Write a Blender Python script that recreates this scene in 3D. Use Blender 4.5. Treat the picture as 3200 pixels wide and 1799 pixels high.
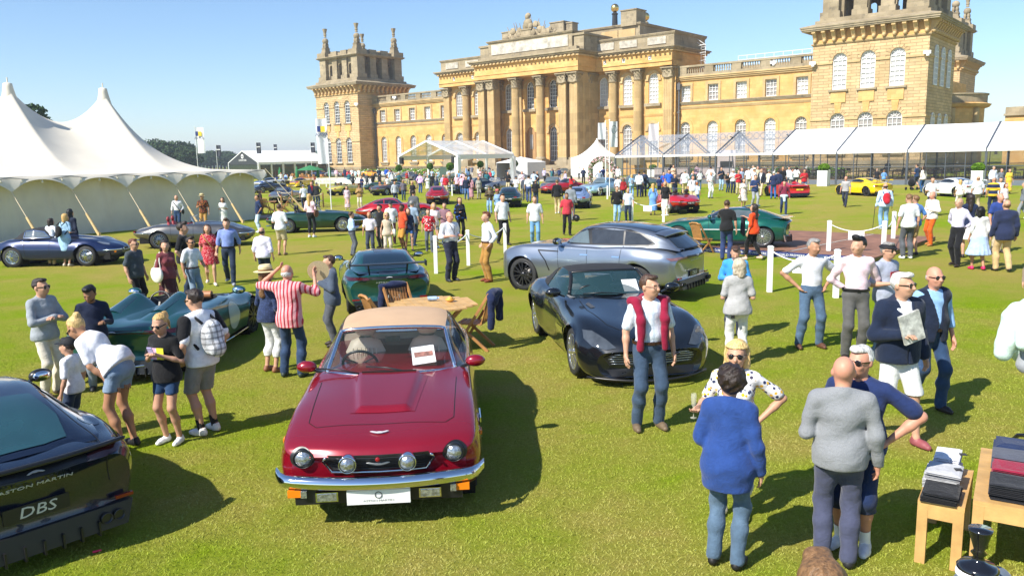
import bpy,bmesh,math,random
import numpy as np
from mathutils import Vector,Matrix
from mathutils.bvhtree import BVHTree
from mathutils.geometry import delaunay_2d_cdt
random.seed(7);np.random.seed(7)
for o in list(bpy.data.objects):bpy.data.objects.remove(o)
SC=bpy.context.scene
COL=SC.collection
R=math.radians
# ------------------------------------------------------------------ camera
CAM_H=3.1;F_PX=2489.0;PITCH=math.atan(409/F_PX);ROLL=0.021
_f=Vector((0,math.cos(PITCH),-math.sin(PITCH)))
_u0=Vector((0,math.sin(PITCH),math.cos(PITCH)));_r0=Vector((1,0,0))
_r=_r0*math.cos(ROLL)-_u0*math.sin(ROLL);_u=_u0*math.cos(ROLL)+_r0*math.sin(ROLL)
cd=bpy.data.cameras.new('camera');cam=bpy.data.objects.new('camera',cd);COL.objects.link(cam)
m=Matrix(((_r.x,_u.x,-_f.x,0),(_r.y,_u.y,-_f.y,0),(_r.z,_u.z,-_f.z,CAM_H),(0,0,0,1)))
cam.matrix_world=m
cd.sensor_width=36;cd.lens=36*F_PX/3200;cd.clip_end=6000;cd.clip_start=0.05
SC.camera=cam
# ------------------------------------------------------------------ sky + sun
SUN_EL=43;SH_AZ=40
W=bpy.data.worlds.new('World');SC.world=W;W.use_nodes=True
wt=W.node_tree;bg=wt.nodes['Background']
sky=wt.nodes.new('ShaderNodeTexSky');sky.sky_type='NISHITA';sky.sun_disc=False
sky.sun_elevation=R(SUN_EL);sky.sun_rotation=R(230);sky.air_density=1.0;sky.dust_density=0.1;sky.ozone_density=5.5
wt.links.new(sky.outputs[0],bg.inputs[0]);bg.inputs[1].default_value=0.105
sl=bpy.data.lights.new('sun','SUN');so=bpy.data.objects.new('sun',sl);COL.objects.link(so)
sl.energy=4.6;sl.angle=R(0.55);sl.color=(1.0,0.95,0.86)
ce=math.cos(R(SUN_EL));ld=Vector((math.cos(R(SH_AZ))*ce,math.sin(R(SH_AZ))*ce,-math.sin(R(SUN_EL))))
so.rotation_euler=ld.to_track_quat('-Z','Y').to_euler();so.location=(-60,-50,80)
SC.view_settings.view_transform='Standard';SC.view_settings.look='None'
SC.view_settings.exposure=0.76;SC.view_settings.gamma=1
SC.render.engine='CYCLES'
# ------------------------------------------------------------------ helpers
def gnd(px,py,z=0.0):
 ""
 d=_f*F_PX+_r*(px-1600)-_u*(py-899.5)
 k=(z-CAM_H)/d.z
 return Vector((d.x*k,d.y*k,z))
def at_dist(px,py,Y):
 d=_f*F_PX+_r*(px-1600)-_u*(py-899.5);k=Y/d.y
 return Vector((d.x*k,Y,CAM_H+d.z*k))
def tag(o,label=None,cat=None,group=None,kind=None):
 if label:o['label']=label
 if cat:o['category']=cat
 if group:o['group']=group
 if kind:o['kind']=kind
 return o
def empty(name,loc=(0,0,0),rz=0.0,label=None,cat=None,group=None):
 o=bpy.data.objects.new(name,None);COL.objects.link(o)
 o.location=loc;o.rotation_euler=(0,0,rz);o.empty_display_size=0.2
 return tag(o,label,cat,group)
def link(name,me,parent=None,loc=None,rz=None):
 o=bpy.data.objects.new(name,me);COL.objects.link(o)
 if parent:o.parent=parent
 if loc is not None:o.location=loc
 if rz is not None:o.rotation_euler=(0,0,rz)
 return o
def np_mesh(name,V,Q,mats=(),smooth=True,midx=None):
 ""
 me=bpy.data.meshes.new(name);V=np.asarray(V,np.float32);Q=np.asarray(Q,np.int32)
 k=Q.shape[1]
 me.vertices.add(len(V));me.vertices.foreach_set('co',V.ravel())
 me.loops.add(Q.size);me.loops.foreach_set('vertex_index',Q.ravel())
 me.polygons.add(len(Q));me.polygons.foreach_set('loop_start',np.arange(len(Q),dtype=np.int32)*k)
 me.polygons.foreach_set('loop_total',np.full(len(Q),k,np.int32))
 if midx is not None:me.polygons.foreach_set('material_index',np.asarray(midx,np.int32))
 me.polygons.foreach_set('use_smooth',np.full(len(Q),bool(smooth)))
 for m_ in mats:me.materials.append(m_)
 me.update(calc_edges=True);me.validate()
 return me
class MB:
 ""
 def __init__(s):s.v=[];s.f=[];s.mi=[];s.sm=[];s.cur=0
 def add(s,vs,fs,smooth=False):
  b=len(s.v);s.v+=[tuple(v)for v in vs]
  for f in fs:s.f.append([b+i for i in f]);s.mi.append(s.cur);s.sm.append(smooth)
  return s
 def box(s,c,d,rz=0.0,M=None,taper=1.0):
  x,y,z=d[0]/2,d[1]/2,d[2]/2;vs=[]
  for sz in(-1,1):
   k=taper if sz>0 else 1.0
   for sx,sy in((-1,-1),(1,-1),(1,1),(-1,1)):vs.append(Vector((sx*x*k,sy*y*k,sz*z)))
  if M is not None:vs=[M@v for v in vs]
  elif rz:
   q=Matrix.Rotation(rz,3,'Z');vs=[q@v for v in vs]
  c=Vector(c);vs=[v+c for v in vs]
  return s.add(vs,[(0,3,2,1),(4,5,6,7),(0,1,5,4),(1,2,6,5),(2,3,7,6),(3,0,4,7)])
 def b2(s,x0,x1,y0,y1,z0,z1):return s.box(((x0+x1)/2,(y0+y1)/2,(z0+z1)/2),(abs(x1-x0),abs(y1-y0),abs(z1-z0)))
 def beam(s,a,b,w,h=None,up=(0,0,1)):
  a=Vector(a);b=Vector(b);h=h or w;d=b-a;L=d.length
  if L<1e-6:return s
  d.normalize();u=Vector(up)
  if abs(d.dot(u))>.98:u=Vector((0,1,0))
  x=d.cross(u).normalized();z=x.cross(d)
  M=Matrix((x,d,z)).transposed()
  return s.box((a+b)/2,(w,L,h),M=M)
 def cyl(s,a,b,r0,r1=None,n=12,cap=True,smooth=True):
  a=Vector(a);b=Vector(b);r1=r0 if r1 is None else r1
  d=(b-a)
  if d.length<1e-7:return s
  d.normalize();u=Vector((0,0,1))if abs(d.z)<.9 else Vector((1,0,0))
  x=d.cross(u).normalized();y=d.cross(x);vs=[]
  for p,r in((a,r0),(b,r1)):
   for i in range(n):
    t=2*math.pi*i/n;vs.append(p+(x*math.cos(t)+y*math.sin(t))*r)
  s.add(vs,[(i,(i+1)%n,n+(i+1)%n,n+i)for i in range(n)],smooth)
  if cap:
   s.add(vs[:n],[tuple(range(n))[::-1]]);s.add(vs[n:],[tuple(range(n))])
  return s
 def tube(s,pts,r,n=8,closed=False):
  pts=[Vector(p)for p in pts];N=len(pts);rs=r if isinstance(r,(list,tuple))else[r]*N
  vs=[];prev=None
  for i,p in enumerate(pts):
   if closed:d=pts[(i+1)%N]-pts[i-1]
   else:d=pts[min(i+1,N-1)]-pts[max(i-1,0)]
   d.normalize()
   if prev is None:x=d.cross(Vector((0,0,1))if abs(d.z)<.9 else Vector((1,0,0))).normalized()
   else:x=(prev-d*prev.dot(d)).normalized()
   prev=x;y=d.cross(x)
   for k in range(n):
    t=2*math.pi*k/n;vs.append(p+(x*math.cos(t)+y*math.sin(t))*rs[i])
  fs=[]
  for i in range(N if closed else N-1):
   j=(i+1)%N
   fs+=[(i*n+k,i*n+(k+1)%n,j*n+(k+1)%n,j*n+k)for k in range(n)]
  if not closed:fs+=[tuple(range(n))[::-1],tuple((N-1)*n+k for k in range(n))]
  return s.add(vs,fs,True)
 def lathe(s,prof,c=(0,0,0),n=16,smooth=True,axis='Z',M=None,cap=True):
  vs=[];c=Vector(c)
  for r,z in prof:
   for i in range(n):
    t=2*math.pi*i/n
    v=Vector((r*math.cos(t),r*math.sin(t),z))
    if axis=='X':v=Vector((z,v.x,v.y))
    if axis=='Y':v=Vector((v.x,z,v.y))
    if M is not None:v=M@v
    vs.append(c+v)
  fs=[]
  for j in range(len(prof)-1):
   fs+=[(j*n+i,j*n+(i+1)%n,(j+1)*n+(i+1)%n,(j+1)*n+i)for i in range(n)]
  s.add(vs,fs,smooth);k=len(prof)-1
  if cap and prof[0][0]>1e-4:s.add(vs[:n],[tuple(range(n))[::-1]])
  if cap and prof[k][0]>1e-4:s.add(vs[k*n:],[tuple(range(n))])
  return s
 def ball(s,c,r,n=12,m_=8,smooth=True):
  rr=r if isinstance(r,(tuple,list))else(r,r,r);c=Vector(c);vs=[]
  for j in range(m_+1):
   ph=math.pi*j/m_
   for i in range(n):
    t=2*math.pi*i/n
    vs.append(c+Vector((rr[0]*math.sin(ph)*math.cos(t),rr[1]*math.sin(ph)*math.sin(t),rr[2]*math.cos(ph))))
  return s.add(vs,[(j*n+i,(j+1)*n+i,(j+1)*n+(i+1)%n,j*n+(i+1)%n)for j in range(m_)for i in range(n)],smooth)
 def poly(s,pts,flip=False):
  n=len(pts);return s.add(pts,[tuple(range(n))[::-1]if flip else tuple(range(n))])
 def prism(s,pts,vec):
  ""
  vec=Vector(vec);a=[Vector(p)for p in pts];b=[p+vec for p in a];n=len(a)
  s.add(a+b,[tuple(range(n))[::-1],tuple(range(n,2*n))]+[(i,(i+1)%n,n+(i+1)%n,n+i)for i in range(n)])
  return s
 def grid(s,A,smooth=True,closed_u=False):
  A=np.asarray(A);n,m_=A.shape[:2]
  fs=[]
  for i in range(n if closed_u else n-1):
   for j in range(m_-1):fs.append((i*m_+j,i*m_+j+1,((i+1)%n)*m_+j+1,((i+1)%n)*m_+j))
  return s.add([tuple(map(float,p))for p in A.reshape(-1,3)],fs,smooth)
 def mesh(s,name,mats):
  me=bpy.data.meshes.new(name);me.from_pydata(s.v,[],s.f)
  for m_ in(mats if isinstance(mats,(list,tuple))else[mats]):me.materials.append(m_)
  me.polygons.foreach_set('material_index',s.mi);me.polygons.foreach_set('use_smooth',s.sm)
  me.update();return me
 def build(s,name,mats,parent=None,loc=None,rz=None):
  return link(name,s.mesh(name,mats),parent,loc,rz)
  # ------------------------------------------------------------------ materials
MATS={}
def srgb(h):
 h=h.lstrip('#');h=h if len(h)==6 else ''.join(x*2 for x in h);c=[int(h[i:i+2],16)/255 for i in(0,2,4)]
 return tuple(x/12.92 if x<=.04045 else((x+.055)/1.055)**2.4 for x in c)
def new_mat(name):
 mt=bpy.data.materials.new(name);mt.use_nodes=True
 return mt,mt.node_tree,mt.node_tree.nodes['Principled BSDF']
def N(nt,t,**k):
 n=nt.nodes.new(t)
 for a,b in k.items():
  if a.startswith('i_'):n.inputs[a[2:].replace('_',' ')].default_value=b
  else:setattr(n,a,b)
 return n
def ramp(nt,fac,stops):
 r=nt.nodes.new('ShaderNodeValToRGB');e=r.color_ramp.elements
 while len(e)<len(stops):e.new(.5)
 for x,(p,c)in zip(e,stops):x.position=p;x.color=(*c,1)if len(c)==3 else c
 nt.links.new(fac,r.inputs[0]);return r.outputs[0]
def noise(nt,scale,detail=4,rough=.55,coord='Object',vec=None,dist=0):
 n=N(nt,'ShaderNodeTexNoise');n.inputs['Scale'].default_value=scale;n.inputs['Detail'].default_value=detail
 n.inputs['Roughness'].default_value=rough;n.inputs['Distortion'].default_value=dist
 if vec is None:
  tc=nt.nodes.new('ShaderNodeTexCoord');vec=tc.outputs[coord]
 nt.links.new(vec,n.inputs['Vector']);return n.outputs['Fac']
def bump(nt,b,h,strength=.3,dist=.02):
 n=nt.nodes.new('ShaderNodeBump');n.inputs['Strength'].default_value=strength;n.inputs['Distance'].default_value=dist
 nt.links.new(h,n.inputs['Height']);nt.links.new(n.outputs[0],b.inputs['Normal']);return n
def mixc(nt,fac,a,b,mode='MIX'):
 n=nt.nodes.new('ShaderNodeMix');n.data_type='RGBA';n.blend_type=mode
 for v,i in((fac,0),(a,6),(b,7)):
  if isinstance(v,(int,float)):n.inputs[i].default_value=v
  elif isinstance(v,(tuple,list)):n.inputs[i].default_value=(*v[:3],1)
  else:nt.links.new(v,n.inputs[i])
 return n.outputs[2]
def plain(name,c,rough=.6,metal=0.0,spec=.5,coat=0.0,var=0.12,vs=6.0,bmp=0.0,bs=40,emit=None,alpha=None,trans=0.0,ior=None):
 if name in MATS:return MATS[name]
 if isinstance(c,str):c=srgb(c)
 mt,nt,b=new_mat(name)
 b.inputs['Roughness'].default_value=rough;b.inputs['Metallic'].default_value=metal
 b.inputs['Specular IOR Level'].default_value=spec;b.inputs['Coat Weight'].default_value=coat;b.inputs['Coat Roughness'].default_value=.03
 if var>0:
  f=noise(nt,vs,4);lo=tuple(x*(1-var)for x in c);hi=tuple(min(1,x*(1+var))for x in c)
  nt.links.new(ramp(nt,f,[(.3,lo),(.7,hi)]),b.inputs['Base Color'])
 else:b.inputs['Base Color'].default_value=(*c,1)
 if bmp>0:bump(nt,b,noise(nt,bs,3),bmp,.01)
 if trans:b.inputs['Transmission Weight'].default_value=trans
 if ior:b.inputs['IOR'].default_value=ior
 MATS[name]=mt;return mt
def glassy(name,tint=(.02,.025,.03),a=.85,rough=.02):
 ""
 if name in MATS:return MATS[name]
 mt,nt,b=new_mat(name)
 b.inputs['Base Color'].default_value=(*tint,1);b.inputs['Roughness'].default_value=rough
 b.inputs['Specular IOR Level'].default_value=.6;b.inputs['Alpha'].default_value=a
 b.inputs['Coat Weight'].default_value=.3
 MATS[name]=mt;return mt
def text_mesh(body,size,depth=.004,align='CENTER',font=None,shear=0):
 c=bpy.data.curves.new('txt','FONT');c.body=body;c.size=size;c.extrude=depth;c.align_x=align;c.align_y='CENTER';c.resolution_u=2;c.shear=shear
 o=bpy.data.objects.new('txt',c);COL.objects.link(o)
 dg=bpy.context.evaluated_depsgraph_get();me=bpy.data.meshes.new_from_object(o.evaluated_get(dg))
 bpy.data.objects.remove(o);bpy.data.curves.remove(c);return me
def text(name,body,size,mat_,parent,M,depth=.004,align='CENTER',shear=0,sx=1.0):
 ""
 me=text_mesh(body,size,depth,align,shear=shear);me.materials.clear();me.materials.append(mat_)
 o=link(name,me,parent);o.matrix_local=M@Matrix.Diagonal((sx,1,1,1));return o
def frame_m(o,x,y):
 ""
 x=Vector(x).normalized();z=x.cross(Vector(y)).normalized();y=z.cross(x)
 return Matrix(((x.x,y.x,z.x,o[0]),(x.y,y.y,z.y,o[1]),(x.z,y.z,z.z,o[2]),(0,0,0,1)))
def copy_tree(o,parent=None):
 c=o.copy();COL.objects.link(c);c.parent=parent
 for ch in o.children:copy_tree(ch,c)
 return c
 # ------------------------------------------------------------------ lawn
mt,nt,b=new_mat('mown_lawn');L=nt.links
tcg=nt.nodes.new('ShaderNodeTexCoord');
n1=noise(nt,.11,6,.62,vec=tcg.outputs['Object'],dist=.6);n2=noise(nt,.9,6,.65,vec=tcg.outputs['Object']);n3=noise(nt,26,5,.7,vec=tcg.outputs['Object']);n4=noise(nt,140,3,.7,vec=tcg.outputs['Object'])
green=ramp(nt,n3,[(.25,(.16,.255,.006)),(.55,(.235,.335,.010)),(.8,(.33,.40,.025))])
straw=ramp(nt,n3,[(.25,(.26,.22,.04)),(.6,(.43,.34,.09)),(.85,(.56,.45,.17))])
a1=N(nt,'ShaderNodeMath',operation='MULTIPLY_ADD');L.new(n2,a1.inputs[0]);a1.inputs[1].default_value=.55;L.new(n1,a1.inputs[2])
msk=ramp(nt,a1.outputs[0],[(.60,(0,0,0)),(.90,(.9,.9,.9))])
c_=mixc(nt,msk,green,straw)
fine=ramp(nt,n4,[(.3,(.72,.72,.72)),(.7,(1.18,1.18,1.18))])
c_=mixc(nt,.8,c_,fine,'MULTIPLY')
L.new(c_,b.inputs['Base Color']);b.inputs['Roughness'].default_value=.95;b.inputs['Specular IOR Level'].default_value=.03
ah=N(nt,'ShaderNodeMath',operation='ADD');L.new(n3,ah.inputs[0]);L.new(n4,ah.inputs[1]);bump(nt,b,ah.outputs[0],.8,.03)
LAWN=mt
g=MB();g.poly([(-1500,-40,0),(1500,-40,0),(1500,2500,0),(-1500,2500,0)]);lawn=g.build('lawn',LAWN);tag(lawn,'wide mown green lawn with straw patches',None,kind='structure')
g_=np.random.default_rng(3);n_=330000
yy=2.6+13*g_.random(n_)**1.7;xx=(g_.random(n_)*2-1)*(yy*.70+.6)
hh=.008+.013*g_.random(n_);aa=g_.random(n_)*6.283;ww=.0028+.002*g_.random(n_);le=(g_.random((n_,2))-.5)*.045
V_=np.zeros((n_,3,3));V_[:,0,0]=xx-ww*np.cos(aa);V_[:,0,1]=yy-ww*np.sin(aa);V_[:,1,0]=xx+ww*np.cos(aa);V_[:,1,1]=yy+ww*np.sin(aa);V_[:,2,0]=xx+le[:,0];V_[:,2,1]=yy+le[:,1];V_[:,2,2]=hh
mt,nt,b=new_mat('grass_blade');tcg=nt.nodes.new('ShaderNodeTexCoord');n1=noise(nt,.11,6,.62,vec=tcg.outputs['Object'],dist=.6);n2=noise(nt,.9,6,.65,vec=tcg.outputs['Object']);n3=noise(nt,60,3,.7,vec=tcg.outputs['Object'])
a1=N(nt,'ShaderNodeMath',operation='MULTIPLY_ADD');nt.links.new(n2,a1.inputs[0]);a1.inputs[1].default_value=.55;nt.links.new(n1,a1.inputs[2]);msk=ramp(nt,a1.outputs[0],[(.60,(0,0,0)),(.90,(.9,.9,.9))])
c_=mixc(nt,msk,ramp(nt,n3,[(.3,(.20,.30,.007)),(.6,(.26,.37,.012)),(.8,(.36,.43,.025))]),ramp(nt,n3,[(.3,(.30,.27,.055)),(.7,(.58,.48,.2))]))
nt.links.new(c_,b.inputs['Base Color']);b.inputs['Roughness'].default_value=.9;b.inputs['Specular IOR Level'].default_value=.02
gb=link('grass',np_mesh('grass',V_.reshape(-1,3),np.arange(3*n_).reshape(n_,3),[mt],False));tag(gb,'short mown grass blades in the near lawn',None,kind='stuff')
# ------------------------------------------------------------------ palace
def stone(name,c1,c2,bw=1.0,bh=.42,groove=.3,mortar=.018,dirt=.25,dirtc=(.16,.14,.11),blk=.16):
 if name in MATS:return MATS[name]
 mt,nt,b=new_mat(name);L=nt.links
 tc=nt.nodes.new('ShaderNodeTexCoord');sx=nt.nodes.new('ShaderNodeSeparateXYZ');L.new(tc.outputs['Object'],sx.inputs[0])
 ad=N(nt,'ShaderNodeMath',operation='ADD');L.new(sx.outputs[0],ad.inputs[0]);L.new(sx.outputs[1],ad.inputs[1])
 cb=nt.nodes.new('ShaderNodeCombineXYZ');L.new(ad.outputs[0],cb.inputs[0]);L.new(sx.outputs[2],cb.inputs[1])
 br=nt.nodes.new('ShaderNodeTexBrick');L.new(cb.outputs[0],br.inputs['Vector'])
 br.inputs['Scale'].default_value=1;br.inputs['Brick Width'].default_value=bw;br.inputs['Row Height'].default_value=bh
 br.inputs['Mortar Size'].default_value=mortar;br.inputs['Mortar Smooth'].default_value=.3;br.inputs['Bias'].default_value=-.1
 br.inputs['Color1'].default_value=(1,1,1,1);br.inputs['Color2'].default_value=(1-blk*2.2,1-blk*2.2,1-blk*2.2,1);br.inputs['Mortar'].default_value=(.62,.62,.62,1)
 base=ramp(nt,noise(nt,.45,6,.65),[(.3,c1),(.68,c2)])
 col=mixc(nt,.85,base,br.outputs['Color'],'MULTIPLY')
 dn=noise(nt,1.1,8,.7);dr=ramp(nt,dn,[(.55,(0,0,0)),(.72,(dirt*2,)*3)])
 col=mixc(nt,dr,col,dirtc)
 L.new(col,b.inputs['Base Color']);b.inputs['Roughness'].default_value=.92;b.inputs['Specular IOR Level'].default_value=.2
 fin=noise(nt,9,5);mh=N(nt,'ShaderNodeMath',operation='MULTIPLY_ADD');mh.inputs[1].default_value=.25
 iv=N(nt,'ShaderNodeMath',operation='SUBTRACT');iv.inputs[0].default_value=1;L.new(br.outputs['Fac'],iv.inputs[1])
 L.new(fin,mh.inputs[0]);L.new(iv.outputs[0],mh.inputs[2])
 bump(nt,b,mh.outputs[0],groove,.06)
 MATS[name]=mt;return mt
S_WALL=stone('honey_ashlar',(.62,.35,.11),(.74,.48,.20),1.1,.45,.12,.01,.10,(.30,.24,.15),.10)
S_TOW=stone('rusticated_stone',(.56,.385,.19),(.68,.50,.28),1.3,.36,.9,.035,.14,(.28,.23,.15),.13)
S_GREY=stone('weathered_stone',(.30,.24,.15),(.44,.36,.24),1.2,.6,.2,.015,.38,(.09,.085,.075),.12)
S_TRIM=stone('trim_stone',(.52,.35,.16),(.60,.44,.23),1.6,.8,.1,.008,.25,(.17,.14,.10),.08)
S_COL=stone('column_stone',(.50,.34,.15),(.60,.44,.23),1.6,.95,.1,.008,.2,(.2,.17,.12),.14)
S_LEAD=plain('lead_roof',(.22,.23,.24),.5,var=.2)
WHITE_P=plain('white_window_paint',(.80,.80,.78),.4,var=.04)
PANE_D=plain('window_glass_dark',(.035,.04,.05),.05,spec=.8,var=.3,vs=.8)
PANE_B=plain('window_blind',(.62,.60,.58),.25,spec=.6,var=.08,vs=1.5)
PANE_M=plain('window_glass_half_blind',(.34,.31,.29),.15,spec=.7,var=.25,vs=1.2)
GOLD=plain('gilded_ball',(.80,.55,.20),.28,metal=1,var=.08)
BLACK_I=plain('black_iron',(.02,.02,.022),.5,var=.1)
PAL_C=Vector((48.32,94.21,0))+Vector((-math.sin(R(50)),math.cos(R(50)),0))*57.3
PAL=empty('palace',PAL_C,R(-40),'honey stone baroque palace with tall columns, corner towers and rooftop finials','palace')
def wall(mb,x0,x1,z0,z1,y,ops=(),rev=.4,flip=1):
 ""
 cols={}
 for o in ops:cols.setdefault(o[0],[]).append(o)
 q=lambda a,b,c,d:mb.poly([(a,y,c),(b,y,c),(b,y,d),(a,y,d)])
 cx=x0
 for xc in sorted(cols):
  w=cols[xc][0][1];xa,xb=xc-w/2,xc+w/2
  q(cx,xa,z0,z1);cz=z0;cx=xb
  for(_,w,zb,zt,ar)in sorted(cols[xc],key=lambda o:o[2]):
   q(xa,xb,cz,zb);cz=zt;zs=zt-w/2 if ar else zt
   e=y+rev
   mb.poly([(xa,y,zb),(xa,y,zs),(xa,e,zs),(xa,e,zb)],True);mb.poly([(xb,y,zb),(xb,y,zs),(xb,e,zs),(xb,e,zb)])
   mb.poly([(xa,y,zb),(xb,y,zb),(xb,e,zb),(xa,e,zb)])
   if ar:
    K=10;P=[(xc-w/2*math.cos(math.pi*i/K),zs+w/2*math.sin(math.pi*i/K))for i in range(K+1)]
    for(ax,az),(bx,bz)in zip(P,P[1:]):
     mb.poly([(ax,y,az),(bx,y,bz),(bx,y,zt),(ax,y,zt)])
     mb.poly([(ax,y,az),(bx,y,bz),(bx,e,bz),(ax,e,az)],True)
   else:mb.poly([(xa,y,zt),(xb,y,zt),(xb,e,zt),(xa,e,zt)],True)
  q(xa,xb,cz,z1)
 q(cx,x1,z0,z1)
WINC={}
def window_mesh(w,h,ar,nc,nr):
 k=(round(w,2),round(h,2),ar,nc,nr)
 if k in WINC:return WINC[k]
 mb=MB();fw=.1;t=.07;zs=h-w/2 if ar else h
 for sx in(-1,1):mb.b2(sx*(w/2-fw),sx*w/2,-t,t,0,zs)
 mb.b2(-w/2+fw,w/2-fw,-t,t,0,fw*1.2)
 if not ar:mb.b2(-w/2+fw,w/2-fw,-t,t,h-fw,h)
 else:
  K=12
  for i in range(K):
   a,b=math.pi*i/K,math.pi*(i+1)/K
   ro,ri=w/2,w/2-fw
   P=[(-ro*math.cos(a),zs+ro*math.sin(a)),(-ro*math.cos(b),zs+ro*math.sin(b)),(-ri*math.cos(b),zs+ri*math.sin(b)),(-ri*math.cos(a),zs+ri*math.sin(a))]
   mb.prism([(x,-t,z)for x,z in P],(0,2*t,0))
  mb.b2(-w/2+fw,w/2-fw,-.05,.05,zs-.05,zs+.05)
  for a in(R(40),R(75),R(105),R(140)):
   mb.beam((.28*w/2*math.cos(a),0,zs+.28*w/2*math.sin(a)),((w/2-.05)*math.cos(a),0,zs+(w/2-.05)*math.sin(a)),.05,.05)
  K=6;P=[(.30*w/2*math.cos(math.pi*i/K),0,zs+.30*w/2*math.sin(math.pi*i/K))for i in range(K+1)]
  for a,b in zip(P,P[1:]):mb.beam(a,b,.05,.05)
 for i in range(1,nc):x=-w/2+fw+(w-2*fw)*i/nc;mb.b2(x-.028,x+.028,-.045,.045,fw,zs-.04)
 for j in range(1,nr):
  z=fw+(zs-fw)*j/nr;d=.05 if j==nr//2 else.028
  mb.b2(-w/2+fw,w/2-fw,-.04,.04,z-d,z+d)
 fm=mb.mesh('window',WHITE_P)
 pb=MB();pts=[(-w/2,.09,0),(w/2,.09,0)]
 if ar:pts+=[(w/2*math.cos(math.pi*i/12),.09,zs+w/2*math.sin(math.pi*i/12))for i in range(13)]
 else:pts+=[(w/2,.09,h),(-w/2,.09,h)]
 pb.poly(pts);WINC[k]=(fm,pb);return WINC[k]
PANEC={}
def window(xc,y,zb,w,h,ar,nc=3,nr=5,pane=None,rz=None):
 fm,pb=window_mesh(w,h,ar,nc,nr)
 o=link('window',fm,PAL,(xc,y,zb));key=(id(fm),pane.name)
 if rz is not None:o.rotation_euler=(0,0,rz)
 if key not in PANEC:PANEC[key]=pb.mesh('pane',pane)
 link('pane',PANEC[key],o);return o
def ledge(name,x0,x1,y,z0,z1,out,mat_=None,back=.3,ends=True):
 ""
 mb=MB();h=z1-z0
 for k,(a,b,o)in enumerate(((0,.35,.45),(.35,.7,.75),(.7,1,1.0))):
  e=out*o if ends else 0
  mb.b2(x0-e,x1+e,y-out*o,y+back,z0+h*a,z0+h*b)
 return mb.build(name,mat_ or S_GREY,PAL)
def ring_ledge(name,x0,x1,y0,y1,z0,z1,out,mat_=None,steps=((0,.3,.4),(.3,.65,.75),(.65,1,1.0))):
 mb=MB();h=z1-z0
 for a,b,o in steps:mb.b2(x0-out*o,x1+out*o,y0-out*o,y1+out*o,z0+h*a,z0+h*b)
 return mb.build(name,mat_ or S_GREY,PAL)
 # --- columns
def leaf(mb,a,r,z0,h,out):
 P=[]
 for k in range(5):
  t=k/4;rr=r+out*(t**2.2);zz=z0+h*t-(.25*h if k==4 else 0)
  wd=(.17*(1-.35*t))*(.6 if k==4 else 1)
  P.append([(rr*math.cos(a)-s*wd*math.sin(a),rr*math.sin(a)+s*wd*math.cos(a),zz)for s in(-1,0,1)])
 A=np.array(P);A[:,1,0]+=.03*math.cos(a);A[:,1,1]+=.03*math.sin(a);mb.grid(A,smooth=False)
def capital_mesh(r,sq=False):
 mb=MB()
 if sq:mb.box((0,0,.6),(2*r*.95,2*r*.95,1.2))
 else:mb.lathe([(r*.88,0),(r*.9,.5),(r*1.1,1.1)],n=16)
 mb.lathe([(r*1.0,-.1),(r*1.06,-.05),(r*1.0,0)],n=16)
 for tier,(n,z0,h,o)in enumerate(((8,0,.55,.16),(8,.35,.55,.22),(8,.75,.42,.34))):
  for i in range(n):
   a=2*math.pi*(i+.5*tier)/n;rr=r*.9
   if sq:rr=r*.95/max(abs(math.cos(a)),abs(math.sin(a)))
   leaf(mb,a,rr,z0,h,o)
 for sx in(-1,1):
  for sy in(-1,1):mb.ball((sx*r*1.02,sy*r*1.02,1.08),(.13,.13,.14),8,6)
 mb.box((0,0,1.3),(2.6*r,2.6*r,.16));mb.box((0,0,1.2),(2.4*r,2.4*r,.06))
 return mb.mesh('capital',S_GREY)
def shaft_mesh(r,h,n=24):
 mb=MB();prof=[];A=[]
 for k in range(9):
  t=k/8;rr=r*(1-.14*t**1.6);row=[]
  for i in range(n*4+1):
   a=2*math.pi*i/(n*4);d=.045*r*2*(0,.8,1,.8)[i%4]if(t>.3)else.02*(0,1,1,1)[i%4]
   row.append(((rr-d)*math.cos(a),(rr-d)*math.sin(a),h*t))
  A.append(row)
 mb.grid(np.array(A),smooth=False);return mb.mesh('column',S_COL)
def base_mesh(r):
 mb=MB();mb.box((0,0,-.75),(2.9*r,2.9*r,1.0));mb.box((0,0,-.2),(2.65*r,2.65*r,.2))
 mb.lathe([(r*1.28,-.1),(r*1.32,-.02),(r*1.25,.06),(r*1.1,.1),(r*1.14,.18),(r*1.02,.26)],n=20)
 return mb.mesh('column_base',S_GREY)
COLR=.68;CH=11.3
m_sh,m_cap,m_cb=shaft_mesh(COLR,CH),capital_mesh(COLR*1.0),base_mesh(COLR)
m_psh=MB()
for k in range(5):m_psh.b2(-.62+.28*k,-.62+.28*k+.13,-.03,.3,.4,CH-.1)
m_psh.b2(-.7,.7,.01,.5,0,CH);m_psh=m_psh.mesh('pilaster',S_COL)
m_pcap=capital_mesh(.78,True)
mbp=MB();mbp.b2(-1.0,1.0,-.3,.6,-1.2,-.25);mbp.b2(-.85,.85,-.15,.6,-.25,.12);m_pb=mbp.mesh('column_base',S_GREY)
def column(x,y,z0=2.75):
 c=link('column',m_sh,PAL,(x,y,z0));link('capital',m_cap,c,(0,0,CH));link('column_base',m_cb,c)
def pilaster(x,y,z0=2.75):
 c=link('pilaster',m_psh,PAL,(x,y,z0));link('capital',m_pcap,c,(0,.45,CH));link('column_base',m_pb,c)
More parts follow.
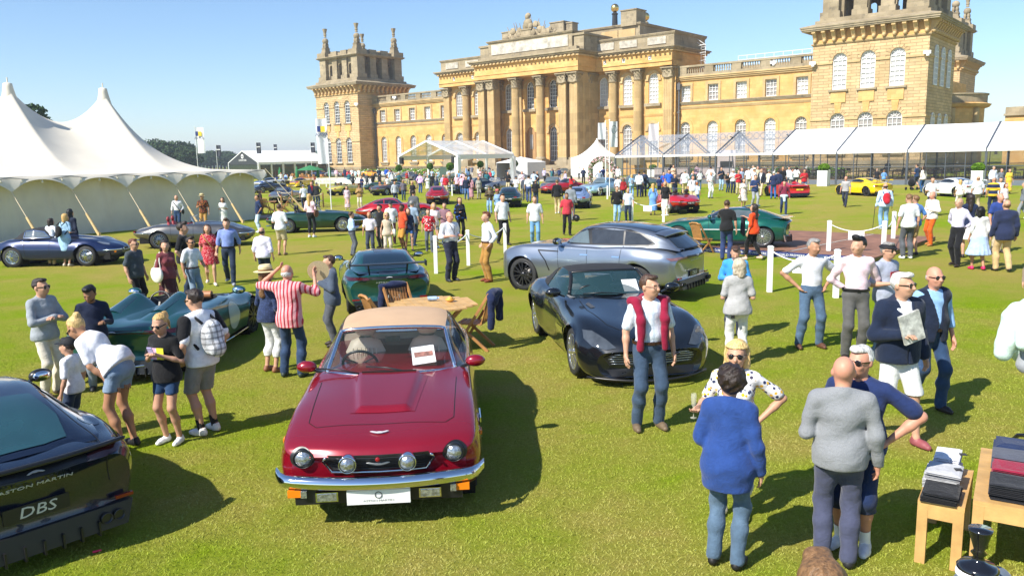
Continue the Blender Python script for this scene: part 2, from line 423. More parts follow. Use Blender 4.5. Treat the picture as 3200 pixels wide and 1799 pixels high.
 # --- wings
for sd in(-1,1):
 xa,xb=(23.4,44.04)if sd>0 else(-44.04,-23.4)
 cs=[sd*c for c in(24.5,28.8,33.0,37.2,41.4)]
 mb=MB();wall(mb,xa,xb,0,14.2,4,[(c,1.6,10.45,12.7,False)for c in cs]+[(c,1.6,2.65,7.6,True)for c in cs],.45)
 mb.b2(xa,xb,4.55,30,0,13.9);mb.build('wing_wall',S_WALL,PAL)
 for i,c in enumerate(cs):
  pn=PANE_B if(sd>0 and i!=3)or i==1 else PANE_M
  if sd>0 and i==1:pn=PANE_M
  window(c,4.28,10.45,1.6,2.25,False,3,4,pn);window(c,4.28,2.65,1.6,4.95,True,3,6,PANE_B if i%2 else PANE_M)
  mb=MB()
  for s in(-1,1):mb.b2(c+s*.8,c+s*1.15,3.86,4.1,10.42,12.7)
  mb.b2(c-1.15,c+1.15,3.86,4.1,12.7,13.05);mb.build('window_surround',S_TRIM,PAL)
  mb=MB();K=14;P=[]
  for i2 in range(K):
   a,b=math.pi*i2/K,math.pi*(i2+1)/K
   P4=[(c-r_*math.cos(t),3.9,6.8+r_*math.sin(t))for r_,t in((.8,a),(.8,b),(1.25,b),(1.25,a))]
   mb.prism(P4,(0,.15,0))
  for s in(-1,1):mb.b2(c+s*.8,c+s*1.25,3.9,4.05,2.6,6.8)
  mb.build('window_surround',S_WALL,PAL)
  mb=MB();mb.b2(c-1.3,c+1.3,3.7,4.1,2.3,2.6);mb.b2(c-1.0,c+1.0,3.85,4.1,1.95,2.3);mb.build('window_sill',S_GREY,PAL)
 ledge('string_course',xa,xb,4,9.4,9.75,.18,S_TRIM,ends=False);ledge('string_course',xa,xb,4,10.0,10.42,.28,S_GREY,ends=False)
 ledge('cornice',xa,xb,4,13.4,14.0,.5,S_TRIM,ends=False);ledge('plinth',xa,xb,4,1.2,1.75,.4,S_GREY,ends=False)
 mb=MB();mb.b2(xa,xb,3.62,4.2,14.0,14.35);mb.b2(xa,xb,3.6,4.22,15.22,15.48);mb.build('balustrade_rail',S_GREY,PAL)
 nb=5;bl=(xb-xa)/nb
 for i in range(nb):
  mb=MB();mb.b2(xa+bl*i,xa+bl*i+1.35,3.66,4.16,14.35,15.22);mb.build('balustrade_pier',S_GREY,PAL)
  mb=MB();n_=8
  for k in range(n_):
   x=xa+bl*i+1.35+(bl-1.35)*(k+.5)/n_
   mb.lathe([(.09,0),(.09,.08),(.06,.12),(.13,.36),(.06,.68),(.09,.76),(.09,.87)],(x,3.91,14.35),6)
  mb.build('balusters',S_GREY,PAL)
  # --- centre block
cs=[13.05,17.35,19.55]
CW=[(c,1.65,10.5,14.85,True)for c in(10.85,15.3,19.65)]
ops=[]
for sd in(-1,1):
 for c in(11.0,15.3,19.75):
  ops+=[(sd*c,1.65,10.5,14.85,True),(sd*c,1.65,2.65,7.6,True)]
for c in(-6.0,-3.6,0.0,3.6,6.0):
 pass
for c in(-6.1,-1.5,3.1):ops+=[(c,1.6,10.7,15.0,True),(c,1.6,2.3 if c!=-1.5 else 1.9,7.8,True)]
mb=MB();wall(mb,-23.4,-8.7,0,15.7,3.0,[o for o in ops if o[0]<-8],.5);wall(mb,8.7,23.4,0,15.7,3.0,[o for o in ops if o[0]>8],.5);wall(mb,-8.7,8.7,0,15.7,.5,[o for o in ops if abs(o[0])<8],.5);mb.b2(-23.4,23.4,3.55,12,0,15.7)
mb.b2(-22.9,22.9,12,34,0,15.5);mb.build('main_wall',S_WALL,PAL)
WOOD_D=plain('oak_door',(.42,.25,.11),.5,var=.15)
for(c,w,zb,zt,ar)in ops:
 up=zb>9;D_=2.5 if abs(c)<8 else 0
 if c==-1.5 and not up:
  mb=MB();mb.b2(-2.3,-.7,.75,.85,1.9,7.75);mb.b2(-2.12,-.88,.7,.8,2.2,4.0)
  for s in(-1,1):mb.b2(-1.5+s*.8,-1.5+s*1.1,.35,.6,1.9,7.0)
  d=mb.build('door',WOOD_D,PAL);mb=MB();mb.b2(-1.8,-1.2,.67,.7,4.3,6.6);mb.build('pane',PANE_M,d)
  continue
 window(c,3.3-D_,zb,w,zt-zb,ar,3 if abs(c)>6 else 4,6,(PANE_D if abs(c)<6 else(PANE_B if up and c>0 else PANE_M)))
 mb=MB();mb.b2(c-1.35,c+1.35,2.6-D_,3.1-D_,zb-.45,zb-.02);mb.build('window_sill',S_GREY,PAL)
 mb=MB();K=14;zs=zt-w/2
 for i2 in range(K):
  a,b=math.pi*i2/K,math.pi*(i2+1)/K
  mb.prism([(c-r_*math.cos(t),2.86-D_,zs+r_*math.sin(t))for r_,t in((w/2,a),(w/2,b),(w/2+.4,b),(w/2+.4,a))],(0,.2,0))
 for s in(-1,1):mb.b2(c+s*(w/2),c+s*(w/2+.5),2.8-D_,3.1-D_,zs-.3,zs)
 mb.build('window_arch',S_TRIM,PAL)
for sd in(-1,1):
 ledge('string_course',sd*23.4 if sd<0 else 8.0,-8.0 if sd<0 else 23.4,3.0,8.6,8.95,.15,S_WALL,ends=False)
 for x in(13.1,17.5):column(sd*x,2.35)
 pilaster(sd*22.4,2.45);pilaster(sd*9.2,2.45)
 x0,x1=(10.0,23.4)if sd>0 else(-23.4,-10.0)
 mb=MB();mb.b2(x0,x1,1.75,3.2,15.62,16.2);mb.b2(x0,x1,1.62,3.2,16.2,16.32);mb.build('architrave',S_WALL,PAL)
 mb=MB();wall(mb,x0,x1,16.32,17.6,1.8,[(sd*c,.62,16.6,17.2,False)for c in(12.0,15.3,19.75)],.3);mb.b2(x0,x1,2.15,5,16.32,17.6)
 mb.b2(x1-.02 if sd>0 else x0,x1 if sd>0 else x0+.02,1.8,12,15.7,17.6);mb.build('frieze',S_WALL,PAL)
 for c in(12.0,15.3,19.75):window(sd*c,2.0,16.6,.62,.6,False,2,2,PANE_D)
 ring_ledge('cornice',x0,x1,1.8,12,17.75,18.3,.75,S_GREY)
 mb=MB();mb.b2(x0-.3,x1+.3,1.5,12.3,17.6,17.75);mb.build('cornice',S_TRIM,PAL)
 for k in range(17):
  x=x0+.4+(x1-x0-.8)*k/16
  mb=MB();mb.b2(x-.16,x+.16,1.15,1.8,17.58,17.77);mb.build('modillion',S_TRIM,PAL)
 mb=MB();mb.b2(x0,x1,2.4,12,18.3,20.0);mb.build('attic',S_GREY,PAL);ring_ledge('attic_coping',x0,x1,2.4,12,20.0,20.35,.22,S_GREY)
 for c in(11.8,15.8,20.6):
  mb=MB();mb.b2(sd*c-1.5,sd*c+1.5,2.28,2.42,18.75,19.75);mb.build('attic_panel',plain('pale_panel',(.46,.42,.35),.9,var=.3,vs=2),PAL)
  # --- portico
for x in(-2.5,2.5):column(x,-2.1)
for sd in(-1,1):
 pilaster(sd*7.25,-2.75);mb=MB();mb.b2(sd*6.55,sd*7.95,-2.4,-1.2,1.7,15.6);mb.build('portico_pier',S_COL,PAL)
 for y in(-2.75,.6):pilaster(sd*9.35,y)
 for x in((.8,5.4)if sd>0 else(3.8,7.9)):pilaster(sd*x,.15)
 pass
 mb=MB();mb.b2(sd*8.75,sd*10.1,-2.6,3,1.7,15.6);mb.build('portico_pier',S_COL,PAL)
 mb=MB()
 for k in range(4):
  for j in range(3):mb.b2(sd*10.1,sd*10.16,-2.3+1.55*j+.28*k,-2.3+1.55*j+.28*k+.13,3.1,13.9)
 mb.build('pilaster_reeds',S_COL,PAL)
mb=MB();mb.b2(-10.4,10.4,-3.0,3,15.62,16.25);mb.b2(-10.5,10.5,-3.1,3,16.25,16.4);mb.build('architrave',S_WALL,PAL)
mb=MB();mb.b2(-10.4,10.4,-3.0,3,16.4,17.75);mb.build('frieze',S_WALL,PAL)
ring_ledge('cornice',-10.4,10.4,-3.0,3,17.95,18.6,.85,S_GREY)
mb=MB();mb.b2(-10.8,10.8,-3.4,3,17.75,17.95);mb.build('cornice',S_TRIM,PAL)
for k in range(27):
 x=-10.1+20.2*k/26;mb=MB();mb.b2(x-.17,x+.17,-3.7,-3.0,17.74,17.97);mb.build('modillion',S_TRIM,PAL)
mb=MB();mb.b2(-9.6,9.6,-2.2,4,18.6,19.3);mb.build('attic',S_GREY,PAL)
mb=MB();mb.b2(-8.4,8.4,-1.6,5,19.3,21.35);mb.build('attic',S_GREY,PAL)
mb=MB();mb.b2(-7.7,7.7,-1.72,-1.58,19.5,21.1);mb.build('attic_panel',plain('pale_inscription',(.50,.46,.39),.95,var=.35,vs=1.4),PAL)
ring_ledge('attic_coping',-8.4,8.4,-1.6,5,21.35,21.7,.3,S_GREY)
mb=MB();mb.b2(8.6,10.4,-1.4,6,18.6,20.9);mb.b2(8.4,10.6,-1.6,6.2,20.9,21.2);mb.build('attic',S_GREY,PAL)
mb=MB();mb.b2(-10.4,-8.6,-1.4,6,18.6,20.9);mb.b2(-10.6,-8.4,-1.6,6.2,20.9,21.2);mb.build('attic',S_GREY,PAL)
tr=MB();S_SC=S_GREY
tr.b2(-2.8,-.8,.0,1.4,21.7,23.0);tr.b2(-3.0,-.6,-.1,1.5,23.0,23.2)
tr.ball((-1.8,.6,24.0),(.85,.6,.9));tr.ball((-1.8,.5,25.1),(.42,.42,.5));tr.ball((-1.8,.7,25.3),(.5,.4,.45));tr.ball((-2.3,.6,23.6),(.5,.5,.7));tr.ball((-1.3,.6,23.6),(.5,.5,.7))
rr_=random.Random(3)
for sd in(-1,1):
 for k in range(11):
  x=-1.8+sd*(1.2+.33*k*1.05);top=24.3-.2*k
  z=22.1+rr_.random()*(top-22.2)
  M_=Matrix.Rotation(rr_.uniform(-.9,.9),3,'Y')@Matrix.Rotation(rr_.uniform(-.6,.6),3,'Z')
  tr.lathe([(0,-.1),(.5,-.06),(.55,0),(.4,.1),(0,.16)],(x,.5+rr_.uniform(-.5,.5),z),10,axis='Y',M=M_)
  a=rr_.uniform(-.5,.9)*sd
  tr.cyl((x,.7,21.8),(x+a*1.6,.7,top+.9*rr_.random()),.09,.05,6)
  tr.ball((x+rr_.uniform(-.2,.2),.6,22.0+rr_.random()*.9),(.36,.3,.45),8,6)
tr.build('trophy_sculpture',S_SC,PAL)
mb=MB();mb.b2(-10.6,10.6,-3.9,3.2,0,1.72);mb.build('portico_floor',S_GREY,PAL)
for k in range(9):
 mb=MB();mb.b2(-13.5+.2*k,11.5-.15*k,-8.2+.48*k,-3.9,.19*k,.19*(k+1));mb.build('step',S_GREY,PAL)
 # --- hall roof blocks, chimneys, gilded balls
mb=MB();mb.b2(-14.4,14.4,8,30,18.2,22.8);mb.build('upper_block',S_GREY,PAL);ring_ledge('attic_coping',-14.4,14.4,8,30,22.8,23.2,.3,S_GREY)
for x in(-10,-5,9,12):mb=MB();mb.b2(x-1.6,x+1.6,7.88,8.02,20.4,22.4);mb.build('attic_panel',S_TRIM,PAL)
for(x0,x1,y0,y1,z1)in((11.2,14.0,7.6,10.4,25.1),(-2.6,.2,7.5,9.6,24.9),(.4,1.6,8,9.6,24.6),(-13.6,-11,8,10,24.6)):
 mb=MB();mb.b2(x0,x1,y0,y1,22.8,z1);mb.b2(x0-.12,x1+.12,y0-.12,y1+.12,z1,z1+.18);mb.build('chimney_block',S_GREY,PAL)
def ball_turret(x,y,zb,zc,dark):
 mb=MB();mb.lathe([(1.6,zb),(1.3,zb+.5),(1.0,zb+.9),(1.05,zb+1.1),(.55,zb+1.3),(.45,zc-1.2),(.6,zc-1.0),(.3,zc-.7)],(x,y,0),10,smooth=False)
 t=mb.build('turret_base',BLACK_I if dark else S_GREY,PAL);mb=MB();mb.ball((x,y,zc),.72,20,12);mb.build('gilded_ball',GOLD,t)
ball_turret(2.2,20,22.8,28.3,True);ball_turret(8.3,20,22.8,26.1,False)
mb=MB();WH=plain('white_steel',(.75,.75,.73),.4,var=.05)
for s in(-.35,.35):
 mb.beam((24.4+s,9.5,13.9),(24.4+s,9.5,18.9),.07);mb.beam((24.4+s,9.5,18.9),(23.0+s,9.5,19.9),.07)
for k in range(14):mb.beam((24.05,9.5,14.3+.36*k),(24.75,9.5,14.3+.36*k),.05)
for z in(15.5,16.6,17.7,18.8):mb.tube([(24.05,9.5,z),(24.0,8.8,z),(24.4,8.6,z),(24.8,8.8,z),(24.75,9.5,z)],.04,6)
mb.build('fire_ladder',WH,PAL)
mb=MB()
for k in range(9):mb.beam((27+k*1.4,16,15.0),(27+k*1.4,16,17.6),.06)
for z in(16.3,17.0,17.6):mb.beam((27,16,z),(38.2,16,z),.06)
mb.build('roof_rail',WH,PAL)
mb=MB();mb.b2(26.5,44,14.5,30,13.9,15.9);mb.build('rear_parapet',S_GREY,PAL)
def statue(x,y,z):
 mb=MB();mb.box((x,y,z+.4),(.9,.9,.8));mb.lathe([(.35,.8),(.42,1.3),(.3,1.9),(.4,2.3),(.16,2.6),(.2,2.8),(.2,3.0),(0,3.1)],(x,y,z),8);mb.build('statue',S_GREY,PAL)
statue(38.5,17,14.8);statue(-36.5,20,13.9)
for x,y in((23.65,3.55),(-43.6,3.75)):
 mb=MB();mb.cyl((x,y,.8),(x,y,13.2),.12,.12,8);mb.box((x,y,12.6),(.5,.45,.9),taper=1.2)
 for z in(3,6,9):mb.box((x,y,z),(.34,.3,.25))
 mb.build('downpipe',plain('grey_lead_pipe',(.12,.12,.13),.5,var=.15),PAL)
 # --- towers
m_br=MB()
m_br.prism([(-.22,-.05,0),(-.22,-.75,1.15),(-.22,-1.0,1.2),(-.22,-1.0,1.5),(-.22,0,1.5),(-.22,0,0)],(.44,0,0));m_br.ball((0,-.32,.28),(.23,.26,.26),8,6)
m_br=m_br.mesh('bracket',S_TRIM)
def finial(x,y,z,sc=1.0,parent=None):
 mb=MB();mb.box((x,y,z+.25*sc),(1.5*sc,1.5*sc,.5*sc));mb.box((x,y,z+.75*sc),(1.25*sc,1.25*sc,.5*sc));mb.box((x,y,z+1.05*sc),(1.4*sc,1.4*sc,.12*sc))
 for i in range(4):
  a=math.pi/4+math.pi/2*i
  mb.ball((x+.42*sc*math.cos(a),y+.42*sc*math.sin(a),z+1.75*sc),(.28*sc,.28*sc,.5*sc),8,6);mb.ball((x+.5*sc*math.cos(a),y+.5*sc*math.sin(a),z+1.25*sc),(.3*sc,.3*sc,.2*sc),8,6)
 mb.ball((x,y,z+2.65*sc),.68*sc,14,10)
 mb.lathe([(.3,3.2),(.24,3.5),(.34,3.7),(.26,3.9),(.3,4.1),(.48,4.75),(.5,4.85),(.0,4.8)],(x,y,z),8,smooth=False)
 return mb.build('finial',S_GREY,PAL)
def belvedere(x0,x1,y0,y1,z0,fin=True):
 ""
 zt=z0+4.15;w=x1-x0;d=y1-y0;mb=MB()
 for sx in(0,1):
  for sy in(0,1):
   cx,cy=(x0,x1)[sx],(y0,y1)[sy];dx,dy=(1,-1)[sx],(1,-1)[sy]
   mb.b2(cx,cx+dx*1.9,cy,cy+dy*1.9,z0+.8,zt);mb.b2(cx-dx*.25,cx+dx*2.15,cy-dy*.25,cy+dy*2.15,z0,z0+.8)
 for t in(.37,.63):
  for cy in(y0,y1):
   dy=1 if cy==y0 else-1
   mb.b2(x0+w*t-.75,x0+w*t+.75,cy+dy*.3,cy+dy*2.0,z0+.8,zt);mb.b2(x0+w*t-.95,x0+w*t+.95,cy+dy*.1,cy+dy*2.0,z0,z0+.8)
  for cx in(x0,x1):
   dx=1 if cx==x0 else-1
   mb.b2(cx+dx*.3,cx+dx*2.0,y0+d*t-.75,y0+d*t+.75,z0+.8,zt);mb.b2(cx+dx*.1,cx+dx*2.0,y0+d*t-.95,y0+d*t+.95,z0,z0+.8)
 mb.build('lantern_pier',S_GREY,PAL)
 mb=MB()
 for(a,b,c,e)in((x0+1.9,x1-1.9,y0+.7,0),(x0+1.9,x1-1.9,y1-1.4,0)):
  ops_=[((x0+x1)/2,1.35,z0,z0+3.3,True),(x0+w*.245,1.1,z0,z0+3.0,True),(x0+w*.755,1.1,z0,z0+3.0,True)]
  wall(mb,a,b,z0,zt,c,ops_,.7)
 k0=len(mb.v)
 m2=MB()
 for c in(y0,):
  for xx in(x0+.7,x1-1.4):
   ops_=[((y0+y1)/2,1.35,z0,z0+3.3,True),(y0+d*.245,1.1,z0,z0+3.0,True),(y0+d*.755,1.1,z0,z0+3.0,True)]
   m3=MB();wall(m3,y0+1.9,y1-1.9,z0,zt,0,ops_,.7)
   m2.add([(xx+v[1],v[0],v[2])for v in m3.v],m3.f)
 mb.add(m2.v,m2.f);mb.build('lantern_arcade',S_GREY,PAL)
 ring_ledge('lantern_cornice',x0,x1,y0,y1,zt,zt+.4,.55,S_GREY)
 mb=MB()
 for(cx,cy)in[(x0+1,y0+1),(x1-1,y0+1),(x0+1,y1-1),(x1-1,y1-1)]:mb.b2(cx-1.3,cx+1.3,cy-1.3,cy+1.3,zt+.4,zt+1.35)
 for t in(.37,.63):
  for cy in(y0+.9,y1-.9):mb.b2(x0+w*t-.9,x0+w*t+.9,cy-.7,cy+.7,zt+.4,zt+1.4)
  for cx in(x0+.9,x1-.9):mb.b2(cx-.7,cx+.7,y0+d*t-.9,y0+d*t+.9,zt+.4,zt+1.4)
 mb.b2(x0+.5,x1-.5,y0+.5,y1-.5,zt+.4,zt+1.1);mb.build('lantern_parapet',S_GREY,PAL)
 if fin:
  for(cx,cy)in[(x0+1,y0+1),(x1-1,y0+1),(x0+1,y1-1),(x1-1,y1-1)]:finial(cx,cy,zt+1.35,.92)
def tower(x0,x1,y0,y1,panes,full=True):
 xm=(x0+x1)/2;cs=[xm-3.3,xm,xm+3.3];mb=MB()
 ops=[(c,1.7,10.42,14.8,True)for c in cs]+[(c,1.7,2.65,7.6,True)for c in cs]if full else[]
 wall(mb,x0,x1,0,16.1,y0,ops,.4)
 mb.poly([(x1,y0,0),(x1,y1,0),(x1,y1,16.1),(x1,y0,16.1)]);mb.poly([(x0,y0,0),(x0,y1,0),(x0,y1,16.1),(x0,y0,16.1)],True)
 mb.b2(x0+.05,x1-.05,y0+.5,y1,0,16.1);mb.build('tower_wall',S_TOW,PAL)
 for(c,w,zb,zt,ar)in ops:
  window(c,y0+.25,zb,w,zt-zb,True,3 if zb>9 else 3,6,panes[0]if zb>9 else panes[1])
  mb=MB();mb.b2(c-1.15,c+1.15,y0-.3,y0+.1,zb-.24,zb-.01);mb.build('window_sill',S_GREY,PAL)
  if zb>9:
   mb=MB();mb.b2(c-.9,c+.9,y0-.14,y0+.05,8.85,10.15);mb.prism([(c-.28,y0-.1,7.6),(c+.28,y0-.1,7.6),(c+.42,y0-.1,8.85),(c-.42,y0-.1,8.85)],(0,.12,0));mb.build('apron_panel',S_WALL,PAL)
  mb=MB()
  for k in range(9):
   a0,a1=math.pi*k/9+.02,math.pi*(k+1)/9-.02;r0,r1=.86,1.35+(.25 if k==4 else 0)
   mb.prism([(c-r_*math.cos(t),y0-.06,zt-.85+r_*math.sin(t))for r_,t in((r0,a0),(r0,a1),(r1,a1),(r1,a0))],(0,.1,0))
  mb.build('voussoirs',S_TOW,PAL)
 if full:
  for z in(6.75,13.55):
   mb=MB();xs=[x0]+[v for c in cs for v in(c-.87,c+.87)]+[x1]
   for a,b in zip(xs[::2],xs[1::2]):mb.b2(a-(.12 if a==x0 else 0),b+(.12 if b==x1 else 0),y0-.14,y0+.1,z,z+.22)
   mb.b2(x1-.05,x1+.12,y0+.1,y1,z,z+.22);mb.build('string_course',S_TRIM,PAL)
  ring_ledge('plinth',x0,x1,y0,y1,.5,1.75,.3,S_GREY)
 ring_ledge('string_course',x0,x1,y0,y1,15.85,16.1,.22,S_TRIM)
 mb=MB();mb.b2(x0,x1,y0,y1,16.1,17.6);mb.build('tower_frieze',S_WALL,PAL)
 n=12
 for k in range(n):
  t=k/(n-1);x=x0+.3+(x1-x0-.6)*t;link('bracket',m_br,PAL,(x,y0,16.1))
  y=y0+.3+(y1-y0-.6)*t;o=link('bracket',m_br,PAL,(x1,y,16.1),R(90))
  if not full:link('bracket',m_br,PAL,(x0,y,16.1),R(-90))
 ring_ledge('tower_cornice',x0,x1,y0,y1,17.55,18.1,1.3,S_GREY,((0,.3,.85),(.3,.7,.93),(.7,1,1.0)))
 mb=MB()
 A_=[(x0-1.3,y0-1.3),(x1+1.3,y0-1.3),(x1+1.3,y1+1.3),(x0-1.3,y1+1.3)];B_=[(x0+.1,y0+.1),(x1-.1,y0+.1),(x1-.1,y1-.1),(x0+.1,y1-.1)]
 for i in range(4):
  j=(i+1)%4;mb.poly([(*A_[i],18.1),(*A_[j],18.1),(*B_[j],18.5),(*B_[i],18.5)])
 mb.b2(x0+.1,x1-.1,y0+.1,y1-.1,18.1,18.85);mb.b2(x0+.5,x1-.5,y0+.5,y1-.5,18.85,19.1);mb.build('tower_roof',S_GREY,PAL)
 belvedere(x0+.7,x1-.7,y0+.9,y1-.7,19.1)
tower(44.04,57.3,0,13.26,(PANE_B,PANE_M));tower(-57.3,-44.04,0,13.26,(PANE_D,PANE_D));tower(37.6,50.4,52,65,(PANE_D,PANE_D),False)
for k in range(3):
 for z in(2.65,10.42):window(57.4,3.2+3.4*k,z,1.5,4.6,True,3,6,PANE_D,R(90))
mb=MB();mb.b2(43,51.5,13.26,52,0,13.5);mb.build('side_range',S_WALL,PAL)
mb=MB()
mb.lathe([(6.3,0),(6.3,8.7),(6.9,8.9),(7.2,9.3),(6.6,9.5),(6.5,10.6),(6.7,10.8),(0,10.9)],(51.3,33,0),40,smooth=False);mb.build('bow_bay',S_WALL,PAL)
mb=MB();mb.lathe([(6.35,9.5),(6.62,9.52),(6.62,10.6),(6.8,10.62),(6.8,10.82),(6.3,10.83)],(51.3,33,0),40,smooth=False);mb.build('bow_parapet',S_GREY,PAL)
mb=MB();mb.lathe([(1.0,0),(1.05,.1)],(0,0,0),4);mb=MB()
for a in(-95,-60,-25):mb.cyl((51.3+6.32*math.cos(R(a)),33+6.32*math.sin(R(a)),0.5),(51.3+6.32*math.cos(R(a)),33+6.32*math.sin(R(a)),8.7),.55,.5,8)
mb.build('bow_pilasters',S_COL,PAL)
mb=MB();mb.b2(56,110,62,80,0,8.4);mb.build('court_range',S_WALL,PAL)
mb=MB();mb.b2(55.8,110.2,61.6,62.4,8.4,8.75);mb.b2(56,110,61.9,62.5,8.75,9.9);mb.b2(70,100,66,78,8.4,11.6);mb.build('court_parapet',S_GREY,PAL)
finial(84,64,10,1.0)
for k in range(8):window(58+k*5,61.9,2.5,1.8,3.6,False,3,5,PANE_M)
mb=MB()
for(x,y,z)in((57.2,-.5,13.9),(44.2,-.5,13.8),(37.5,3.6,14.8),(-44.2,-.3,13.9),(-37.3,3.5,14.9)):mb.box((x,y,z),(.75,.4,.38),.4);mb.box((x+.1,y,z-.25),(.3,.3,.3))
mb.build('floodlights',plain('white_plastic',(.8,.8,.8),.4,var=.03),PAL)
# ------------------------------------------------------------------ tents
CANVAS=plain('cream_canvas',(.70,.64,.53),.8,var=.05,vs=1.2,bmp=.15,bs=3)
CANVAS_W=plain('canvas_wall',(.66,.61,.50),.85,var=.08,vs=.8,bmp=.5,bs=1.6)
PVC=plain('white_tent_skin',(.86,.86,.85),.5,var=.03,vs=1,bmp=.06,bs=2)
FR_D=plain('dark_grey_aluminium',(.075,.085,.10),.4,var=.06)
FR_W=plain('white_aluminium',(.80,.80,.80),.4,var=.04)
ROPE=plain('pale_rope',(.62,.52,.36),.9,var=.2,vs=60)
WOOD_L=plain('pale_pine',(.66,.47,.22),.6,var=.2,vs=9)
def clear_pvc(name,a,tint):
 if name in MATS:return MATS[name]
 mt,nt,b=new_mat(name);b.inputs['Base Color'].default_value=(*tint,1);b.inputs['Roughness'].default_value=.18
 f=noise(nt,.7,3);nt.links.new(ramp(nt,f,[(.3,(a*.75,)*3),(.7,(min(1,a*1.35),)*3)]),b.inputs['Alpha'])
 bump(nt,b,noise(nt,.9,3),.15,.05);MATS[name]=mt;return mt
CLEAR=clear_pvc('clear_roof_skin',.30,(.55,.60,.68));CLEAR2=clear_pvc('clear_roof_skin_warm',.62,(.75,.74,.72))
TGLASS=glassy('tent_glazing',(.06,.07,.08),.16)
def pole_tent():
 b0=Vector((-21.81,33.95,0));dr=Vector((.6084,.7936,0));bk=Vector((-.7936,.6084,0))
 T=empty('pole_tent',b0,math.atan2(dr.y,dr.x),'large cream canvas pole tent with tall peaks and scalloped eaves','tent')
 AL,AR,B=-6.0,12.75,12.0;poles=(-1.35,3.35,7.99)
 def zr(a):
  d=min(abs(a-p)for p in poles)
  if a>7.99:u=(a-7.99)/(AR-7.99+.5);return 2.72+4.25*(1-u)**2.0
  u=min(1,d/2.35);return 5.35+1.62*(1-u)**1.9
 na,nb=150,60;A=np.zeros((na+1,nb+1,3))
 for i in range(na+1):
  a=AL+(AR+.45-AL)*i/na
  for j in range(nb+1):
   b_=-.45+(B+.9)*j/nb;v=min(1,abs(b_-6)/6.45)
   z=2.70+(zr(a)-2.70)*(1-v)**1.55
   dp=min(math.hypot(a-p,b_-6)for p in poles)
   if dp<.30:z=max(z,6.55+.4*(1-dp/.3))
   A[i,j]=(a,b_,z+.02*math.sin(a*2.6)*v*(1-v)*4)
 mb=MB();mb.grid(A);r=mb.build('roof',CANVAS,T)
 for p in poles[:3]:
  mb=MB();mb.lathe([(.36,6.35),(.27,6.75),(.22,7.0),(.2,7.16),(.1,7.2),(.0,7.2)],(p,6,0),18);mb.cyl((p,6,7.1),(p,6,7.45),.03,.03,6);mb.build('peak_cap',CANVAS,T)
 mb=MB();mb.lathe([(.9,5.2),(.42,6.0),(.30,6.8),(.24,7.2),(0,7.25)],(3.2,10.2,0),18);mb.cyl((3.2,10.2,7.2),(3.2,10.2,7.5),.03,.03,6);mb.build('rear_peak',CANVAS,T)
 pts=[.45+2.46*k for k in range(-3,6)]
 def scallop(P0,d,ks,nrm):
  mb=MB();rows=[]
  for a in ks:
   u=((a-.45)%2.46)/2.46;arch=(1-abs(2*u-1)**2.2);zt=2.70;zb=2.06+.50*arch
   o=.42+.12*(1-arch)
   rows.append([P0+d*a+nrm*.44+Vector((0,0,zt)),P0+d*a+nrm*(.44+o*.25)+Vector((0,0,(zt+zb)/2+.02)),P0+d*a+nrm*(.44+o*.4)+Vector((0,0,zb))])
  mb.grid(np.array([[tuple(p)for p in r_]for r_ in rows]));return mb.build('valance',CANVAS,T)
 scallop(Vector((0,0,0)),Vector((1,0,0)),[AL+(AR+.45-AL)*i/260 for i in range(261)],Vector((0,-1,0)))
 scallop(Vector((AR,0,0)),Vector((0,1,0)),[-.45+12.9*i/180 for i in range(181)],Vector((1,0,0)))
 for k in range(9):
  a0=AL+2.085*k;rows=[]
  for i in range(25):
   a=a0+2.085*i/24
   rows.append([(a,.06*math.sin(a*5.1+z)*.6+.05*math.sin(a*13+2*z)*(.4+.3*math.sin(3*a)),z)for z in(0,.4,.9,1.5,2.1,2.66)])
  mb=MB();mb.grid(np.array(rows));mb.build('side_wall',CANVAS_W,T)
 rows=[[(AR+.04*math.sin(b_*7),b_,z)for z in(0,.8,1.6,2.66)]for b_ in np.linspace(0,12,60)]
 mb=MB();mb.grid(np.array(rows));mb.build('side_wall',CANVAS_W,T)
 for a in pts:
  if a>AR-.2 or a<-1.5:continue
  t=Vector((a,-.62,2.06));s=Vector((a+.45,-1.75,.03));m_=t.lerp(s,.52)
  mb=MB();mb.cyl(t,m_,.022,.022,6);mb.build('guy_rope',ROPE,T)
  mb=MB();mb.cyl(m_,s,.055,.07,8);mb.box((s.x,s.y,.06),(.1,.1,.2));mb.build('guy_strap',WOOD_L,T)
 for(p,q)in(((AR+.45,-.5,2.75),(14.9,-2.0,.02)),((AR+.5,.8,2.72),(16.3,.3,.02)),((AR+.5,4,2.1),(17,4,.02))):
  p=Vector(p);q=Vector(q);m_=p.lerp(q,.6);mb=MB();mb.cyl(p,m_,.022,.022,6);mb.build('guy_rope',ROPE,T);mb=MB();mb.cyl(m_,q,.05,.07,8);mb.build('guy_strap',WOOD_L,T)
 mb=MB();c=[(AL+.1*i,-.56,2.66-.10*abs(math.sin((AL+.1*i-.45)*math.pi/2.46)))for i in range(int((AR+.4-AL)/.1))];mb.tube(c,.012,5);mb.build('festoon_cable',BLACK_I,T)
 for k in range(22):
  a=AL+.35+.82*k
  if a>AR:break
  mb=MB();z=2.60-.10*abs(math.sin((a-.45)*math.pi/2.46));mb.cyl((a,-.56,z+.05),(a,-.56,z),.03,.03,6);mb.ball((a,-.56,z-.05),.055,8,6);mb.build('festoon_bulb',plain('bulb_glass',(.8,.72,.55),.2,var=0),T)
 return T
pole_tent()
